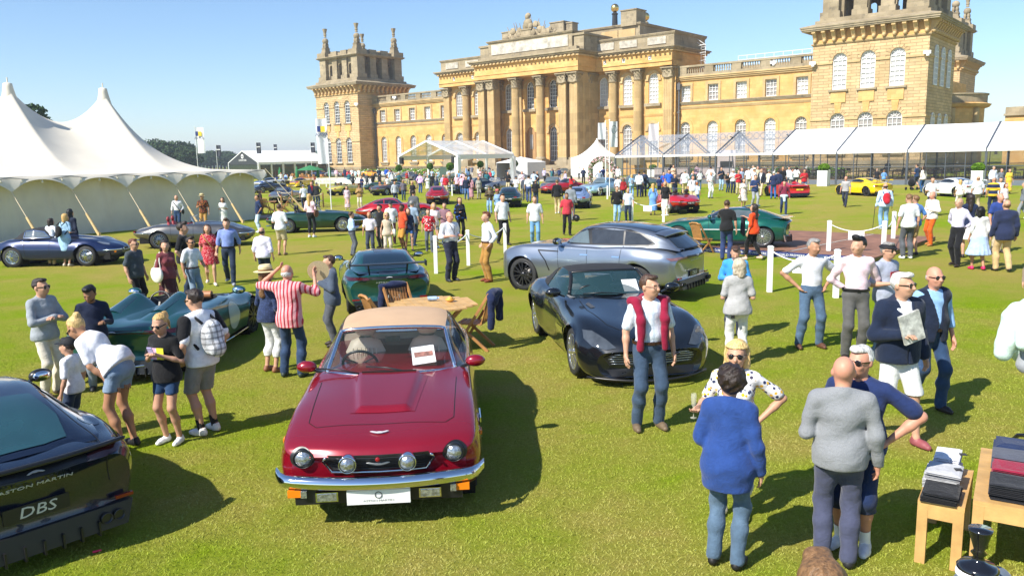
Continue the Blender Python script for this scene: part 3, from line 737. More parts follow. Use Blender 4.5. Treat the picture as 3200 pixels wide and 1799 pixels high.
def frame_tent(name,org,rz,W_,nb_,bay,eave,ridge,skin,frame,label,gable_mat=None,valance=.45,post=.14,clear=False,back_gable=True):
 ""
 T=empty(name,org,rz,label,'tent');Lg=nb_*bay;xm=W_/2
 for k in range(nb_):
  y0,y1=k*bay,(k+1)*bay
  for s,(xa,xb)in((0,(0,xm)),(1,(W_,xm))):
   A=[]
   for i in range(9):
    y=y0+.04+(bay-.08)*i/8;A.append([(xa+(xb-xa)*t+(-.12 if s==0 else.12)*(1-t),y,eave+.05+(ridge-eave)*t-(0 if clear else.05)*math.sin(math.pi*i/8)*math.sin(math.pi*t))for t in np.linspace(0,1,7)])
   mb=MB();mb.grid(np.array(A));mb.build('roof_panel',skin,T)
   if valance:
    xx=xa+(-.12 if s==0 else.12);mb=MB();mb.b2(xx-.012,xx+.012,y0+.04,y1-.04,eave-valance,eave+.05);mb.build('valance',FR_W if clear else skin,T)
 for k in range(nb_+1):
  y=k*bay;mb=MB()
  for x in(0,W_):mb.box((x,y,eave/2),(post,post,eave))
  mb.beam((0,y,eave),(xm,y,ridge),post,post);mb.beam((W_,y,eave),(xm,y,ridge),post,post);mb.build('frame',frame,T)
 mb=MB()
 for x,z in((0,eave),(W_,eave),(xm,ridge)):mb.beam((x,0,z),(x,Lg,z),.09,.09)
 for t in(.35,.7):
  for s in(-1,1):mb.beam((xm+s*xm*(1-t),0,eave+(ridge-eave)*t-.03),(xm+s*xm*(1-t),Lg,eave+(ridge-eave)*t-.03),.06,.06)
 mb.build('purlins',frame,T)
 if gable_mat:
  for y in((-.05,Lg+.05)if back_gable else(-.05,)):
   mb=MB();mb.prism([(0,y,eave-.35),(W_,y,eave-.35),(W_,y,eave),(xm,y,ridge),(0,y,eave)],(0,.03,0));mb.build('gable',gable_mat,T)
 return T
al=R(-40)
xu=Vector((math.cos(al),math.sin(al),0));yu=Vector((-math.sin(al),math.cos(al),0))
c0=Vector((-6.2,97,0))
CT=frame_tent('clear_tent',c0-xu*10.4,al,10.4,2,5.2,3.45,5.25,CLEAR2,FR_W,'open white framed tent with clear roof in front of the palace steps',valance=.5,post=.22,clear=True)
for x,y in((.3,.1),(10.0,.1)):
 mb=MB();mb.box((x+(.25 if x<5 else-.25),y-.15,2.9),(.42,.36,.78));mb.build('loudspeaker',BLACK_I,CT)
for x in(10.4,):
 for y in(0,10.4):
  mb=MB();mb.box((x,y,1.6),(.55,.55,3.2));mb.build('post_cover',PVC,CT)
T2=empty('small_white_tent',c0+xu*-6.0+yu*14,al,'low plain white shelter behind the clear roofed tent','tent')
mb=MB();mb.b2(0,5.5,0,4,2.3,2.36);A=[(0,0),(5.5,0),(5.5,4),(0,4)]
for i in range(4):a,b_=A[i],A[(i+1)%4];mb.poly([(*a,2.36),(*b_,2.36),(2.75,2,3.1)])
mb.build('roof',PVC,T2)
mb=MB();mb.b2(0,.04,0,4,0,2.3);mb.b2(5.46,5.5,0,4,0,2.3);mb.b2(.04,5.46,3.96,4,0,2.3);mb.b2(2.4,5.46,0.02,.06,0,2.3);mb.build('side_wall',plain('grey_tent_wall',(.55,.55,.54),.7,var=.08),T2)
LT=frame_tent('gabled_tent',Vector((-46.66,150,0))-xu*10.2,al,10.2,3,5.2,3.05,5.25,PVC,FR_W,'white roofed pavilion with black gable and round white emblem, left of the palace',plain('black_gable_cloth',(.035,.04,.045),.7,var=.1),.35)
mb=MB();mb.cyl((5.1,-.09,4.25),(5.1,-.07,4.25),.42,.42,24);mb.build('emblem',FR_W,LT)
mb=MB();mb.cyl((5.1,-.12,4.25),(5.1,-.095,4.25),.16,.16,12);mb.b2(4.8,5.4,-.12,-.095,4.20,4.30);mb.build('emblem_mark',plain('black_gable_cloth',(.035,.04,.045)),LT)
text('lettering','LOCKTON',.52,FR_W,LT,frame_m((5.1,-.08,3.5),(1,0,0),(0,0,1)),.01)
for k in range(6):
 mb=MB();y=.3+2.6*k;mb.b2(10.1,10.16,y+.1,y+2.3,.1,2.6);mb.build('glazed_wall',glassy('dark_tent_glass',(.03,.045,.04),.8),LT)
 mb=MB();mb.b2(10.06,10.2,y-.18,y+.08,0,2.7);mb.build('wall_post',FR_W,LT)
mb=MB();mb.b2(0.1,10.1,.05,.1,.1,2.7);mb.build('glazed_wall',glassy('dark_tent_glass',(.03,.045,.04),.8),LT)
PG=empty('pagoda_tent',(13.25,115,0),al,'small white pagoda tent with pointed concave roof beside the glass marquee','tent')
s_=5.4;A=[]
for t in np.linspace(0,1,10):
 h=2.82+2.55*(t**1.9)*.9+.25*t;k=(1-t)
 ring=[]
 for(a,b_)in((-s_,0),(0,0),(0,s_),(-s_,s_),(-s_,0)):ring.append((-s_/2+(a+s_/2)*max(k,.02),s_/2+(b_-s_/2)*max(k,.02),h))
 A.append(ring)
mb=MB();mb.grid(np.array(A),smooth=False);mb.ball((-s_/2,s_/2,5.4),.12,8,6);mb.build('roof',PVC,PG)
for(a,b_,c,d)in((-s_,0,0,0),(0,0,0,s_),(0,s_,-s_,s_),(-s_,s_,-s_,0)):
 mb=MB();mb.beam((a,b_,1.42),(c,d,1.42),.04,2.84);mb.build('side_wall',PVC,PG)
 mb=MB();mb.box((a,b_,1.4),(.12,.12,2.8));mb.build('post',FR_W,PG)
MQ=empty('glazed_marquee',PAL_C,al,'long marquee with glass walls, part clear roofed and part white roofed','marquee')
XS=[32.9+5.92*k for k in range(9)];YF,YR,YB=-28.0,-22.6,-17.2;EV,RG=2.93,5.15
for k in range(8):
 x0,x1=XS[k]+.05,XS[k+1]-.05;clear=k<3
 for s,(ya,yb)in((0,(YF,YR)),(1,(YB,YR))):
  e=-.15 if s==0 else.15;A=[]
  for x in np.linspace(x0,x1,9):
   A.append([(x,ya+(yb-ya)*t+e*(1-t),EV+.03+(RG-EV)*t+(0 if clear else.04*math.sin(math.pi*(x-x0)/(x1-x0))*math.sin(math.pi*t)))for t in np.linspace(0,1,6)])
  mb=MB();mb.grid(np.array(A));mb.build('roof_panel',CLEAR if clear else PVC,MQ)
 mb=MB();mb.b2(x0,x1,YF-.17,YF-.15,EV-.16,EV+.04);mb.build('eave_strip',FR_W if clear else PVC,MQ)
 nm=4;pw=(XS[k+1]-XS[k])/nm
 for y in(YF,YB):
  for i in range(nm):
   xa=XS[k]+pw*i
   for(za,zb)in((.45,1.55),(1.6,EV-.1)):
    mb=MB();mb.b2(xa+.06,xa+pw-.06,y-.01,y+.01,za,zb);mb.build('pane',TGLASS,MQ)
   if i:mb=MB();mb.b2(xa-.035,xa+.035,y-.04,y+.04,.45,EV-.05);mb.build('mullion',FR_D,MQ)
  mb=MB();mb.b2(XS[k]+.1,XS[k+1]-.1,y-.045,y+.045,1.54,1.61);mb.b2(XS[k]+.1,XS[k+1]-.1,y-.045,y+.045,EV-.1,EV-.02);mb.build('transom',FR_D,MQ)
 if clear:
  mb=MB()
  for i in range(8):
   c=XS[k]+.4+.74*i
   mb.tube([(c+.3*math.cos(2*math.pi*j/16),YR,RG-.42+.3*math.sin(2*math.pi*j/16))for j in range(16)],.03,5,True)
  mb.beam((XS[k],YR,RG-.78),(XS[k+1],YR,RG-.78),.05);mb.build('ring_frieze',FR_D,MQ)
for k in range(9):
 x=XS[k];mb=MB()
 for y in(YF,YB):mb.box((x,y,EV/2),(.17,.17,EV))
 for ya in(YF,YB):
  mb.beam((x,ya,EV+.08),(x,YR,RG+.06),.14,.1)
  mb.beam((x,ya,EV-.25),(x,YR,RG-.35),.08,.08)
  for i in range(12):
   t=(i+.5)/12;t2=(i+1)/12
   y_,z_=ya+(YR-ya)*t,EV+(RG-EV)*t;mb.beam((x,y_,z_+.05),(x,ya+(YR-ya)*t2,EV+(RG-EV)*t2-.32),.04)
 if k<4:
  mb.beam((x,YR,RG),(x,YR,EV+.4),.1)
  for s in(-1,1):
   P=[(x,YR+s*2.6*math.sin(t),RG-.9-1.3*(1-math.cos(t)))for t in np.linspace(0,1.4,9)]
   mb.tube([(x,YR+s*(2.4-2.4*math.cos(t)),EV+.5+1.25*math.sin(t))for t in np.linspace(0,1.5,9)],.05,6)
 mb.build('truss',FR_D,MQ)
mb=MB();x=XS[0]
for i in range(1,7):y=YF+(YB-YF)*i/7;mb.b2(x-.04,x+.04,y-.035,y+.035,.45,EV+(RG-EV)*(1-abs(y-YR)/(YR-YF)));
mb.b2(x-.04,x+.04,YF,YB,EV-.06,EV+.02);mb.build('gable_mullions',FR_D,MQ)
mb=MB();mb.b2(XS[0],XS[8],YF-.05,YB,0.0,.42);mb.build('floor_deck',plain('grey_deck_fascia',(.13,.15,.18),.5,var=.08),MQ)
mb=MB();mb.b2(XS[0]+.1,XS[8]-.1,YF+.1,YB-.1,.42,.44);mb.build('floor_boards',plain('oak_floor',(.34,.23,.13),.5,var=.15),MQ)
DKW=plain('dark_walnut',(.07,.045,.03),.45,var=.2);LEA=plain('brown_leather',(.17,.075,.05),.45,var=.15)
def dining_chair(name='dining_chair'):
 o=MB();o.box((0,0,.45),(.42,.42,.05))
 for sx in(-1,1):
  for sy in(-1,1):o.cyl((sx*.18,sy*.18,0),(sx*.18,sy*.18,.45 if sy<0 else.9),.02,.02,5)
 o.b2(-.18,.18,.17,.2,.72,.9);o.beam((-.16,.18,.47),(.16,.18,.72),.03);o.beam((.16,.18,.47),(-.16,.18,.72),.03);return o.mesh(name,DKW)
m_dc=dining_chair();tb=MB();tb.lathe([(.02,.73),(.75,.73),(.76,.76),(0,.77)],n=20);tb.cyl((0,0,0),(0,0,.73),.06,.06,8);tb.lathe([(.3,0),(.3,.04),(0,.05)],n=12);m_dt=tb.mesh('dining_table',DKW)
rng=random.Random(11)
al_lab=['nearest the lawn','in the middle row']
for i in range(11):
 for j in range(2):
  X=53.6+2.5*i+rng.uniform(-.2,.2);Y=-26.4+2.6*j
  p=PAL_C+xu*X+yu*Y
  t=link('dining_table',m_dt,None,(p.x,p.y,.44));tag(t,'round dark dining table on the marquee floor behind the glass','table','dining tables in the marquee')
  for q in range(3):
   a=q*2.09+rng.random();pc=p+Vector((math.cos(a),math.sin(a),0))*.95
   c=link('dining_chair',m_dc,None,(pc.x,pc.y,.44),a-R(90));tag(c,'dark wooden cross-back chair at a marquee dining table','chair','dining chairs in the marquee')
def sofa(X,Y,lab):
 p=PAL_C+xu*X+yu*Y;e=empty('lounge_chair',(p.x,p.y,.44),al+R(180),lab,'armchair','brown armchairs in the marquee')
 mb=MB();mb.box((0,0,.3),(.8,.75,.3));mb.build('seat',LEA,e);mb=MB();mb.box((0,.36,.62),(.86,.16,.8));mb.build('backrest',LEA,e)
 for s in(-1,1):mb=MB();mb.box((s*.42,0,.42),(.14,.75,.5));mb.build('armrest',LEA,e)
for k in range(6):sofa(51.2+.95*k if k<3 else 46.6+1.0*(k-3),-26.6 if k<3 else-25.2,'brown leather tub chair behind the marquee glass')
def bar(X0,X1,Y,lab):
 p=PAL_C+xu*(X0+X1)/2+yu*Y;mb=MB();w=X1-X0;mb.b2(-w/2,w/2,-.3,.3,0,1.1);mb.b2(-w/2-.05,w/2+.05,-.36,.36,1.1,1.16)
 o=mb.build('bar_counter',plain('pale_pink_counter',(.62,.53,.50),.5,var=.05),None,(p.x,p.y,.44),al);tag(o,lab,'counter')
bar(36.5,40.5,-25.5,'pale counter inside the clear roofed end of the marquee, left');bar(41.5,43.8,-25.0,'short pale counter inside the marquee with black screen above')
p=PAL_C+xu*44.3+yu*-24.6;mb=MB();mb.b2(-1.0,1.0,-.03,.03,.4,2.9);o=mb.build('menu_board',plain('pale_pink_counter',(.62,.53,.50)),None,(p.x,p.y,.44),al);tag(o,'tall pale display board with black screen inside the marquee','display board')
mb=MB();mb.b2(-.65,.65,-.1,-.05,1.15,1.75);mb.build('screen',BLACK_I,o)
mb=MB();p=PAL_C+xu*52.6+yu*-28.7;mb.b2(-1.2,1.2,-.5,.5,0,.22);mb.b2(-1.2,1.2,-.1,.5,.22,.42);o=mb.build('wooden_steps',WOOD_L,None,(p.x,p.y,0),al);tag(o,'low pine steps up into the marquee beside white planter','steps')
# ------------------------------------------------------------------ vegetation, hills, flags
def leaf_mat(name,c1,c2):
 if name in MATS:return MATS[name]
 mt,nt,b=new_mat(name);nt.links.new(ramp(nt,noise(nt,.9,3),[(.3,c1),(.7,c2)]),b.inputs['Base Color'])
 b.inputs['Roughness'].default_value=.75;b.inputs['Specular IOR Level'].default_value=.2;MATS[name]=mt;return mt
LEAF_F=leaf_mat('far_oak_leaves',(.025,.055,.018),(.06,.10,.030));LEAF_T=leaf_mat('topiary_leaves',(.03,.085,.008),(.10,.20,.02));LEAF_Y=leaf_mat('box_leaves',(.08,.17,.01),(.19,.33,.02));LEAF_P=leaf_mat('pine_needles',(.015,.045,.012),(.04,.08,.02))
BARK=plain('bark',(.10,.07,.045),.9,var=.3,bmp=.4,bs=12)
def leaf_cloud(rs,centers,radii,n,size,rngs):
 ""
 k=rngs.integers(0,len(centers),n);d=rngs.normal(size=(n,3));d/=np.linalg.norm(d,axis=1)[:,None]
 r=rngs.random(n)**.33;P=np.asarray(centers)[k]+d*np.asarray(radii)[k]*(r*.55+.45)[:,None]
 a=rngs.normal(size=(n,3));a/=np.linalg.norm(a,axis=1)[:,None];b=np.cross(a,d+rngs.normal(size=(n,3))*.6);b/=np.linalg.norm(b,axis=1)[:,None]+1e-9
 s=size*(.6+.8*rngs.random(n))[:,None]
 V=np.stack([P-a*s-b*s*.6,P+a*s-b*s*.6,P+a*s+b*s*.6,P-a*s+b*s*.6],1).reshape(-1,3)
 return V,np.arange(4*n).reshape(n,4)
def tree_meshes(seed,H,W_,n,leafm,size):
 g=np.random.default_rng(seed);nc=16;cen=[];rad=[]
 for i in range(nc):
  t=g.random();a=g.random()*6.28;rr=W_*.36*math.sqrt(g.random())*(1-.5*abs(t-.4));cen.append((rr*math.cos(a),rr*math.sin(a),H*(.33+.55*t)));q=W_*(.14+.12*g.random());rad.append((q,q,q*.8))
 V,Q=leaf_cloud(None,np.array(cen),np.array(rad),n,size,g);crown=np_mesh('crown',V,Q,[leafm],False)
 tr=MB();tr.cyl((0,0,-.2),(0,0,H*.4),W_*.045,W_*.03,8)
 for c in cen[:8]:tr.cyl((0,0,H*(.25+.1*g.random())),c,W_*.02,W_*.006,6)
 return crown,tr.mesh('trunk',BARK)
TV=[tree_meshes(s,13,12,2600,LEAF_F,.34)for s in(1,2,3,4)]
def tree(px,top,Y,v,label,W_=1.0,group=None):
 p=at_dist(px,505,Y);zt=at_dist(px,top,Y).z;sc=zt/13.0
 e=empty('tree',(p.x,Y,0),v*1.3,label,'tree',group);e.scale=(sc*W_,sc*W_,sc)
 cr,tk=TV[v%4];link('crown',cr,e);link('trunk',tk,e)
k=0
for(px,top)in((418,462),(440,448),(462,440),(485,436),(506,444),(528,441),(552,438),(573,446),(590,455),(398,470),(378,474)):
 tree(px,top,255+9*(k%4),k,'broad dark tree in the near clump behind the cream tent',1.15,'near clump of trees left of the flag');k+=1
for i in range(20):
 px=580+11*i if i<14 else 958+13*(i-14)
 tree(px,(478,472,476,470,480,474)[i%6]+(0 if i<14 else 26),400+14*(i%3),i,'hazy tree in the far tree line behind the black gabled tent',1.7,'far tree line')
for i in range(16):tree(-60+30*i,478+4*(i%3),380+12*(i%3),i,'distant tree hidden low behind the cream tent roof',2.0,'trees behind the cream tent')
for i in range(5):tree(3110+34*i,420+8*(i%2),330,i,'distant tree beyond the right end of the palace',1.8,'trees beyond the palace')
cr,tk=tree_meshes(9,13,7,3000,LEAF_P,.2);p=at_dist(97,505,95);e=empty('pine_tree',(p.x,95,0),.4,'dark pine top showing between the tent peaks','tree');s=at_dist(97,320,95).z/12.2;e.scale=(s,s,s);link('crown',cr,e);link('trunk',tk,e)
mb=MB();A=[]
for i in range(60):
 x=-900+1800*i/59;A.append([(x,520,-1),(x,560,5+3*math.sin(x*.013)+2*math.sin(x*.037)),(x,900,16+6*math.sin(x*.006+1)),(x,1400,-2)])
mb.grid(np.array(A));tag(mb.build('hills',leaf_mat('far_hill',(.05,.08,.03),(.09,.12,.05))),'low wooded hills',None,kind='structure')
def pot_tree(px,py,H,rad,lab,Yd=None,box=False):
 p=gnd(px,py)if Yd is None else Vector((at_dist(px,py,Yd).x,Yd,0));e=empty('topiary_tree',p,0,lab,'topiary','lollipop topiary trees by the steps')
 g=np.random.default_rng(int(px));V,Q=leaf_cloud(None,np.array([(0,0,H-rad)]),np.array([(rad,rad,rad)]),1400,.055,g);link('crown',np_mesh('crown',V,Q,[LEAF_T],False),e)
 mb=MB();mb.ball((0,0,H-rad),rad*.8,12,8);mb.build('crown_core',LEAF_T,e)
 mb=MB();mb.cyl((0,0,.3),(0,0,H-rad),.04,.035,6);mb.build('trunk',BARK,e);mb=MB();mb.box((0,0,.25),(.5,.5,.5));mb.build('pot',BLACK_I,e)
for(px,Yd,yt,yb,lab)in((1246,100,515,535,'by the left post of the clear roofed tent'),(1343,100,510,530,'in front of the small white shelter, left'),(1406,88,508,532,'in the middle of the clear roofed tent'),(1501,104,503,524,'at the foot of the palace steps, inside the tent'),(1608,106,500,522,'right of the clear roofed tent')):
 zt=at_dist(px,yt,Yd).z;zb=at_dist(px,yb,Yd).z;pot_tree(px,yt,zt,max(.3,(zt-zb)/2),'round topiary tree '+lab,Yd)
def planter(px,py,h,w,lab,bush=.42):
 p=gnd(px,py);e=empty('planter',p,al,lab,'planter','white planters with clipped box along the marquee')
 mb=MB();mb.box((0,0,h/2),(w,w,h));mb.box((0,0,h-.03),(w+.05,w+.05,.06));mb.build('box',PVC,e)
 g=np.random.default_rng(int(px));V,Q=leaf_cloud(None,np.array([(0,0,h+bush*.62)]),np.array([(bush*1.15,bush*1.15,bush*.8)]),1600,.045,g);link('bush',np_mesh('bush',V,Q,[LEAF_Y],False),e)
 mb=MB();mb.ball((0,0,h+bush*.6),(bush,bush,bush*.68),12,8);mb.build('bush_core',LEAF_Y,e)
planter(2573,581,1.35,.85,'tall white planter with round box bush beside the red sports car');planter(3053,586,1.3,.8,'tall white planter with round box bush behind the white sports car')
planter(2040,562,1.25,1.0,'white planter with box bush at the clear roofed end of the marquee');planter(2438,572,1.0,.8,'white planter half hidden behind the red sports car')
def flowerbed(x0,x1,y,n,lab):
 g=np.random.default_rng(int(abs(x0)*7));N_=n
 V,Q=leaf_cloud(None,np.stack([np.linspace(x0,x1,40),np.full(40,y),np.full(40,.75)],1),np.tile([[.9,.9,.6]],(40,1)),N_,.11,g)
 p=PAL_C;me=np_mesh('flower_bed',V,Q,[LEAF_Y,plain('white_petals',(.8,.8,.72),.6,var=.05)],False,(g.random(N_)<.22).astype(int));o=link('flower_bed',me,None,p,al);tag(o,lab,'flower bed')
flowerbed(-41,-16,-2.0,5200,'leafy bed of white flowers along the left palace wing');flowerbed(30,52,-13.5,4500,'bed of white flowers seen through the marquee glass')
def flag(px,pyb,pyt,fw,fh,cloth,lab,Y=None,side=1,emblem=None,drop=0.0):
 b_=gnd(px,pyb)if Y is None else Vector((at_dist(px,pyb,Y).x,Y,0));H=at_dist(px,pyt,b_.y).z
 e=empty('flag_pole',b_,0,lab,'flag');mb=MB();mb.cyl((0,0,0),(0,0,H),.036,.028,8);mb.ball((0,0,H),.06,8,6);mb.build('pole',FR_W,e)
 A=[]
 for i in range(13):
  t=i/12;A.append([(side*(.05+fw*t),.10*math.sin(t*5+z*1.3),H-.1-fh*z-drop*t*z)for z in np.linspace(0,1,12)])
 mb=MB();mb.grid(np.array(A));f=mb.build('flag',cloth,e)
 return e,H
WF=plain('white_flag_cloth',(.82,.82,.84),.7,var=.03);DF=plain('dark_flag_cloth',(.03,.035,.05),.7,var=.08);GF=plain('pale_grey_flag',(.62,.63,.64),.7,var=.03);NAVY_L=plain('navy_print',(.01,.03,.16),.6,var=0);GOLD_L=plain('yellow_print',(.75,.55,.03),.6,var=0)
def aviva(e,H,sx,fw,zc,s):
 mb=MB();mb.b2(sx*fw*.5-.5*s,sx*fw*.5-.1*s,-.17,-.16,zc-.3*s,zc+.35*s);mb.build('emblem',NAVY_L,e);mb=MB();mb.b2(sx*fw*.5-.1*s,sx*fw*.5+.4*s,-.17,-.16,zc-.3*s,zc+.35*s);mb.build('emblem',GOLD_L,e)
 text('lettering','AVIVA',.52*s,NAVY_L,e,frame_m((sx*fw*.5,-.17,zc-.62*s),(1,0,0),(0,0,1)),.003)
e,H=flag(617,505,396,1.0,3.0,WF,'white flag with small blue and yellow emblem behind the cream tent',96,1,drop=0);aviva(e,H,1,1.0,H-.85,.8)
e,H=flag(1036,655,366,.62,2.8,WF,'tall white flag on pole in front of the left palace tower',None,-1);aviva(e,H,-1,.62,H-.75,.55)
for(px,pt,pb,Y,lab)in((681,452,540,128,'left of the black gable'),(806,444,540,132,'at the corner of the black gable'),(857,450,500,170,'behind the white pavilion roof'),(975,444,540,140,'between pavilion and palace tower')):
 e,H=flag(px,pb,pt,.75,1.75,DF,'small dark flag on white pole '+lab,Y);mb=MB();mb.b2(.12,.72,-.16,-.15,H-.85,H-.72);mb.build('stripe',FR_W,e)
e,H=flag(1905,612,376,.55,1.9,GF,'pale grey flag with ring emblem beside the pagoda tent',None,-1);e.rotation_euler[2]=R(180)
mb=MB();mb.tube([(-.32+.2*math.cos(t*math.pi/12),.16,H-.7+.3*math.sin(t*math.pi/12))for t in range(24)],.018,5,True);mb.build('emblem',FR_D,e);
flag(1893,610,380,.55,1.25,WF,'plain white flag overlapping the grey ring flag',None,-1)
flag(2057,480,384,1.0,1.75,plain('pale_pink_flag',(.75,.68,.69),.7,var=.03),'pale pink flag on the far side of the clear marquee roof',86,-1)
# ------------------------------------------------------------------ cars: lofted bodies
def paint(name,c,metal=.25,rough=.32,flake=0.06):
 k='paint_'+name
 if k in MATS:return MATS[k]
 mt,nt,b=new_mat(k);c=srgb(c)if isinstance(c,str)else c
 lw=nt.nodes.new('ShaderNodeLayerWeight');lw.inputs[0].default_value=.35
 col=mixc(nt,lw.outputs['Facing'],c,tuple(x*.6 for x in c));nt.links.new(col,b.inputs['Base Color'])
 b.inputs['Metallic'].default_value=metal;b.inputs['Roughness'].default_value=rough;b.inputs['Coat Weight'].default_value=1;b.inputs['Coat Roughness'].default_value=.025
 MATS[k]=mt;return mt
BADGE=plain('bright_badge',(.62,.63,.65),.3,metal=.2,var=0);CHROME=plain('chrome',(.75,.76,.78),.07,metal=1,var=0);TYRE=plain('tyre_rubber',(.022,.022,.023),.75,var=.15,vs=30);ALLOY=plain('alloy',(.55,.56,.58),.25,metal=.9,var=.05);ALLOY_D=plain('dark_alloy',(.05,.05,.055),.3,metal=.6,var=.05)
GLASS_D=plain('tinted_car_glass',(.012,.016,.018),.03,spec=.9,coat=.6,var=0);TRIM_B=plain('black_trim',(.012,.012,.013),.35,var=.1);LAMP_C=plain('lamp_glass',(.42,.44,.46),.10,spec=.9,metal=.75,var=.5,vs=45,bmp=.5,bs=60);LAMP_R=plain('red_lens',(.26,.004,.006),.12,spec=.6,coat=.3,var=0);LAMP_O=plain('orange_lens',(.85,.22,.01),.15,spec=.7,var=0)
UNDER=plain('underbody',(.008,.008,.008),.9,var=0);HOODC=plain('black_hood_cloth',(.018,.018,.02),.85,var=.15,bmp=.2,bs=60);PLATE_W=plain('white_plate',(.82,.82,.80),.35,var=0);PLATE_Y=plain('yellow_plate',(.80,.60,.05),.35,var=0);PLATE_K=plain('black_plate',(.015,.015,.015),.4,var=0);SEAM=plain('panel_gap',(.006,.006,.006),.8,var=0)
def pchip(xs,ys,q):
 ""
 xs=np.asarray(xs,float);ys=np.asarray(ys,float);h=np.diff(xs);d=np.diff(ys)/h;m=np.zeros_like(ys)
 for i in range(1,len(xs)-1):
  if d[i-1]*d[i]>0:w1,w2=2*h[i]+h[i-1],h[i]+2*h[i-1];m[i]=(w1+w2)/(w1/d[i-1]+w2/d[i])
 m[0],m[-1]=d[0],d[-1];k=np.clip(np.searchsorted(xs,q)-1,0,len(h)-1);t=(q-xs[k])/h[k]
 return(2*t**3-3*t**2+1)*ys[k]+(t**3-2*t**2+t)*h[k]*m[k]+(-2*t**3+3*t**2)*ys[k+1]+(t**3-t**2)*h[k]*m[k+1]
def catmull(P,n):
 ""
 k=P.shape[1];E=np.concatenate([2*P[:,:1]-P[:,1:2],P,2*P[:,-1:]-P[:,-2:-1]],1);out=[]
 for i in range(k-1):
  p0,p1,p2,p3=E[:,i],E[:,i+1],E[:,i+2],E[:,i+3]
  for j in range(n[i]if isinstance(n,(list,tuple))else n):
   t=j/(n[i]if isinstance(n,(list,tuple))else n);out.append(.5*((2*p1)+(-p0+p2)*t+(2*p0-5*p1+4*p2-p3)*t*t+(-p0+3*p1-3*p2+p3)*t**3))
 out.append(P[:,-1]);return np.stack(out,1)
WHC={}
def wheel_meshes(kind,r,w):
 key=(kind,r,w)
 if key in WHC:return WHC[key]
 t=MB();ri=r*(.66 if kind=='wire' else.74)
 if kind=='steel':ri=r*.66
 t.lathe([(ri,-w/2+.01),(r*.93,-w/2),(r*.985,-w/2+.03),(r,-w/4),(r,w/4),(r*.985,w/2-.03),(r*.93,w/2),(ri,w/2-.01)],n=40,axis='X',cap=False)
 rm=MB();rr=ri*1.01
 rm.lathe([(rr,w/2-.01),(rr*.97,w/2),(rr*.93,w/2-.02),(rr*.92,-.02)],n=36,axis='X',cap=False);rm.lathe([(.0,.0),(rr*.93,.0)],(-.02,0,0),n=24,axis='X')
 if kind=='wire':
  for i in range(28):
   a=2*math.pi*i/28;b_=a+.32*(1 if i%2 else-1);rm.cyl((w/2+.01,.045*math.cos(a),.045*math.sin(a)),(w*.32,rr*.95*math.cos(b_),rr*.95*math.sin(b_)),.0065,.0065,4,False)
  rm.lathe([(0,w/2+.06),(.03,w/2+.055),(.045,w/2+.01),(.05,.02)],n=14,axis='X')
  for a in(0,math.pi/2):rm.box((w/2+.05,0,0),(.02,.15*abs(math.cos(a))+.02,.15*abs(math.sin(a))+.02))
 elif kind=='steel':rm.lathe([(0,w/2+.01),(rr*.5,w/2),(rr*.75,w/2-.02),(rr*.93,w/2-.03)],n=28,axis='X')
 else:
  ns=dict(five=5,multi=10,y=7)[kind]
  for i in range(ns):
   a=2*math.pi*i/ns
   for s in((-1,1)if kind in('multi','y')else(-.6,.6)):
    b_=a+s*(.16 if kind=='multi' else.2);rm.beam((w/2-.012,.05*math.cos(a),.05*math.sin(a)),(w/2-.02,rr*.95*math.cos(b_),rr*.95*math.sin(b_)),.03,.03,(1,0,0))
  rm.lathe([(0,w/2+.006),(.05,w/2+.004),(.065,w/2-.03)],n=16,axis='X')
 bd=MB();bd.lathe([(0,.015),(rr*.62,.015),(rr*.62,-.01),(0,-.01)],n=28,axis='X')
 WHC[key]=(t.mesh('wheel',TYRE),rm,bd.mesh('brake_disc',plain('brake_steel',(.18,.17,.16),.4,metal=.8,var=.1)));return WHC[key]
RIMC={}
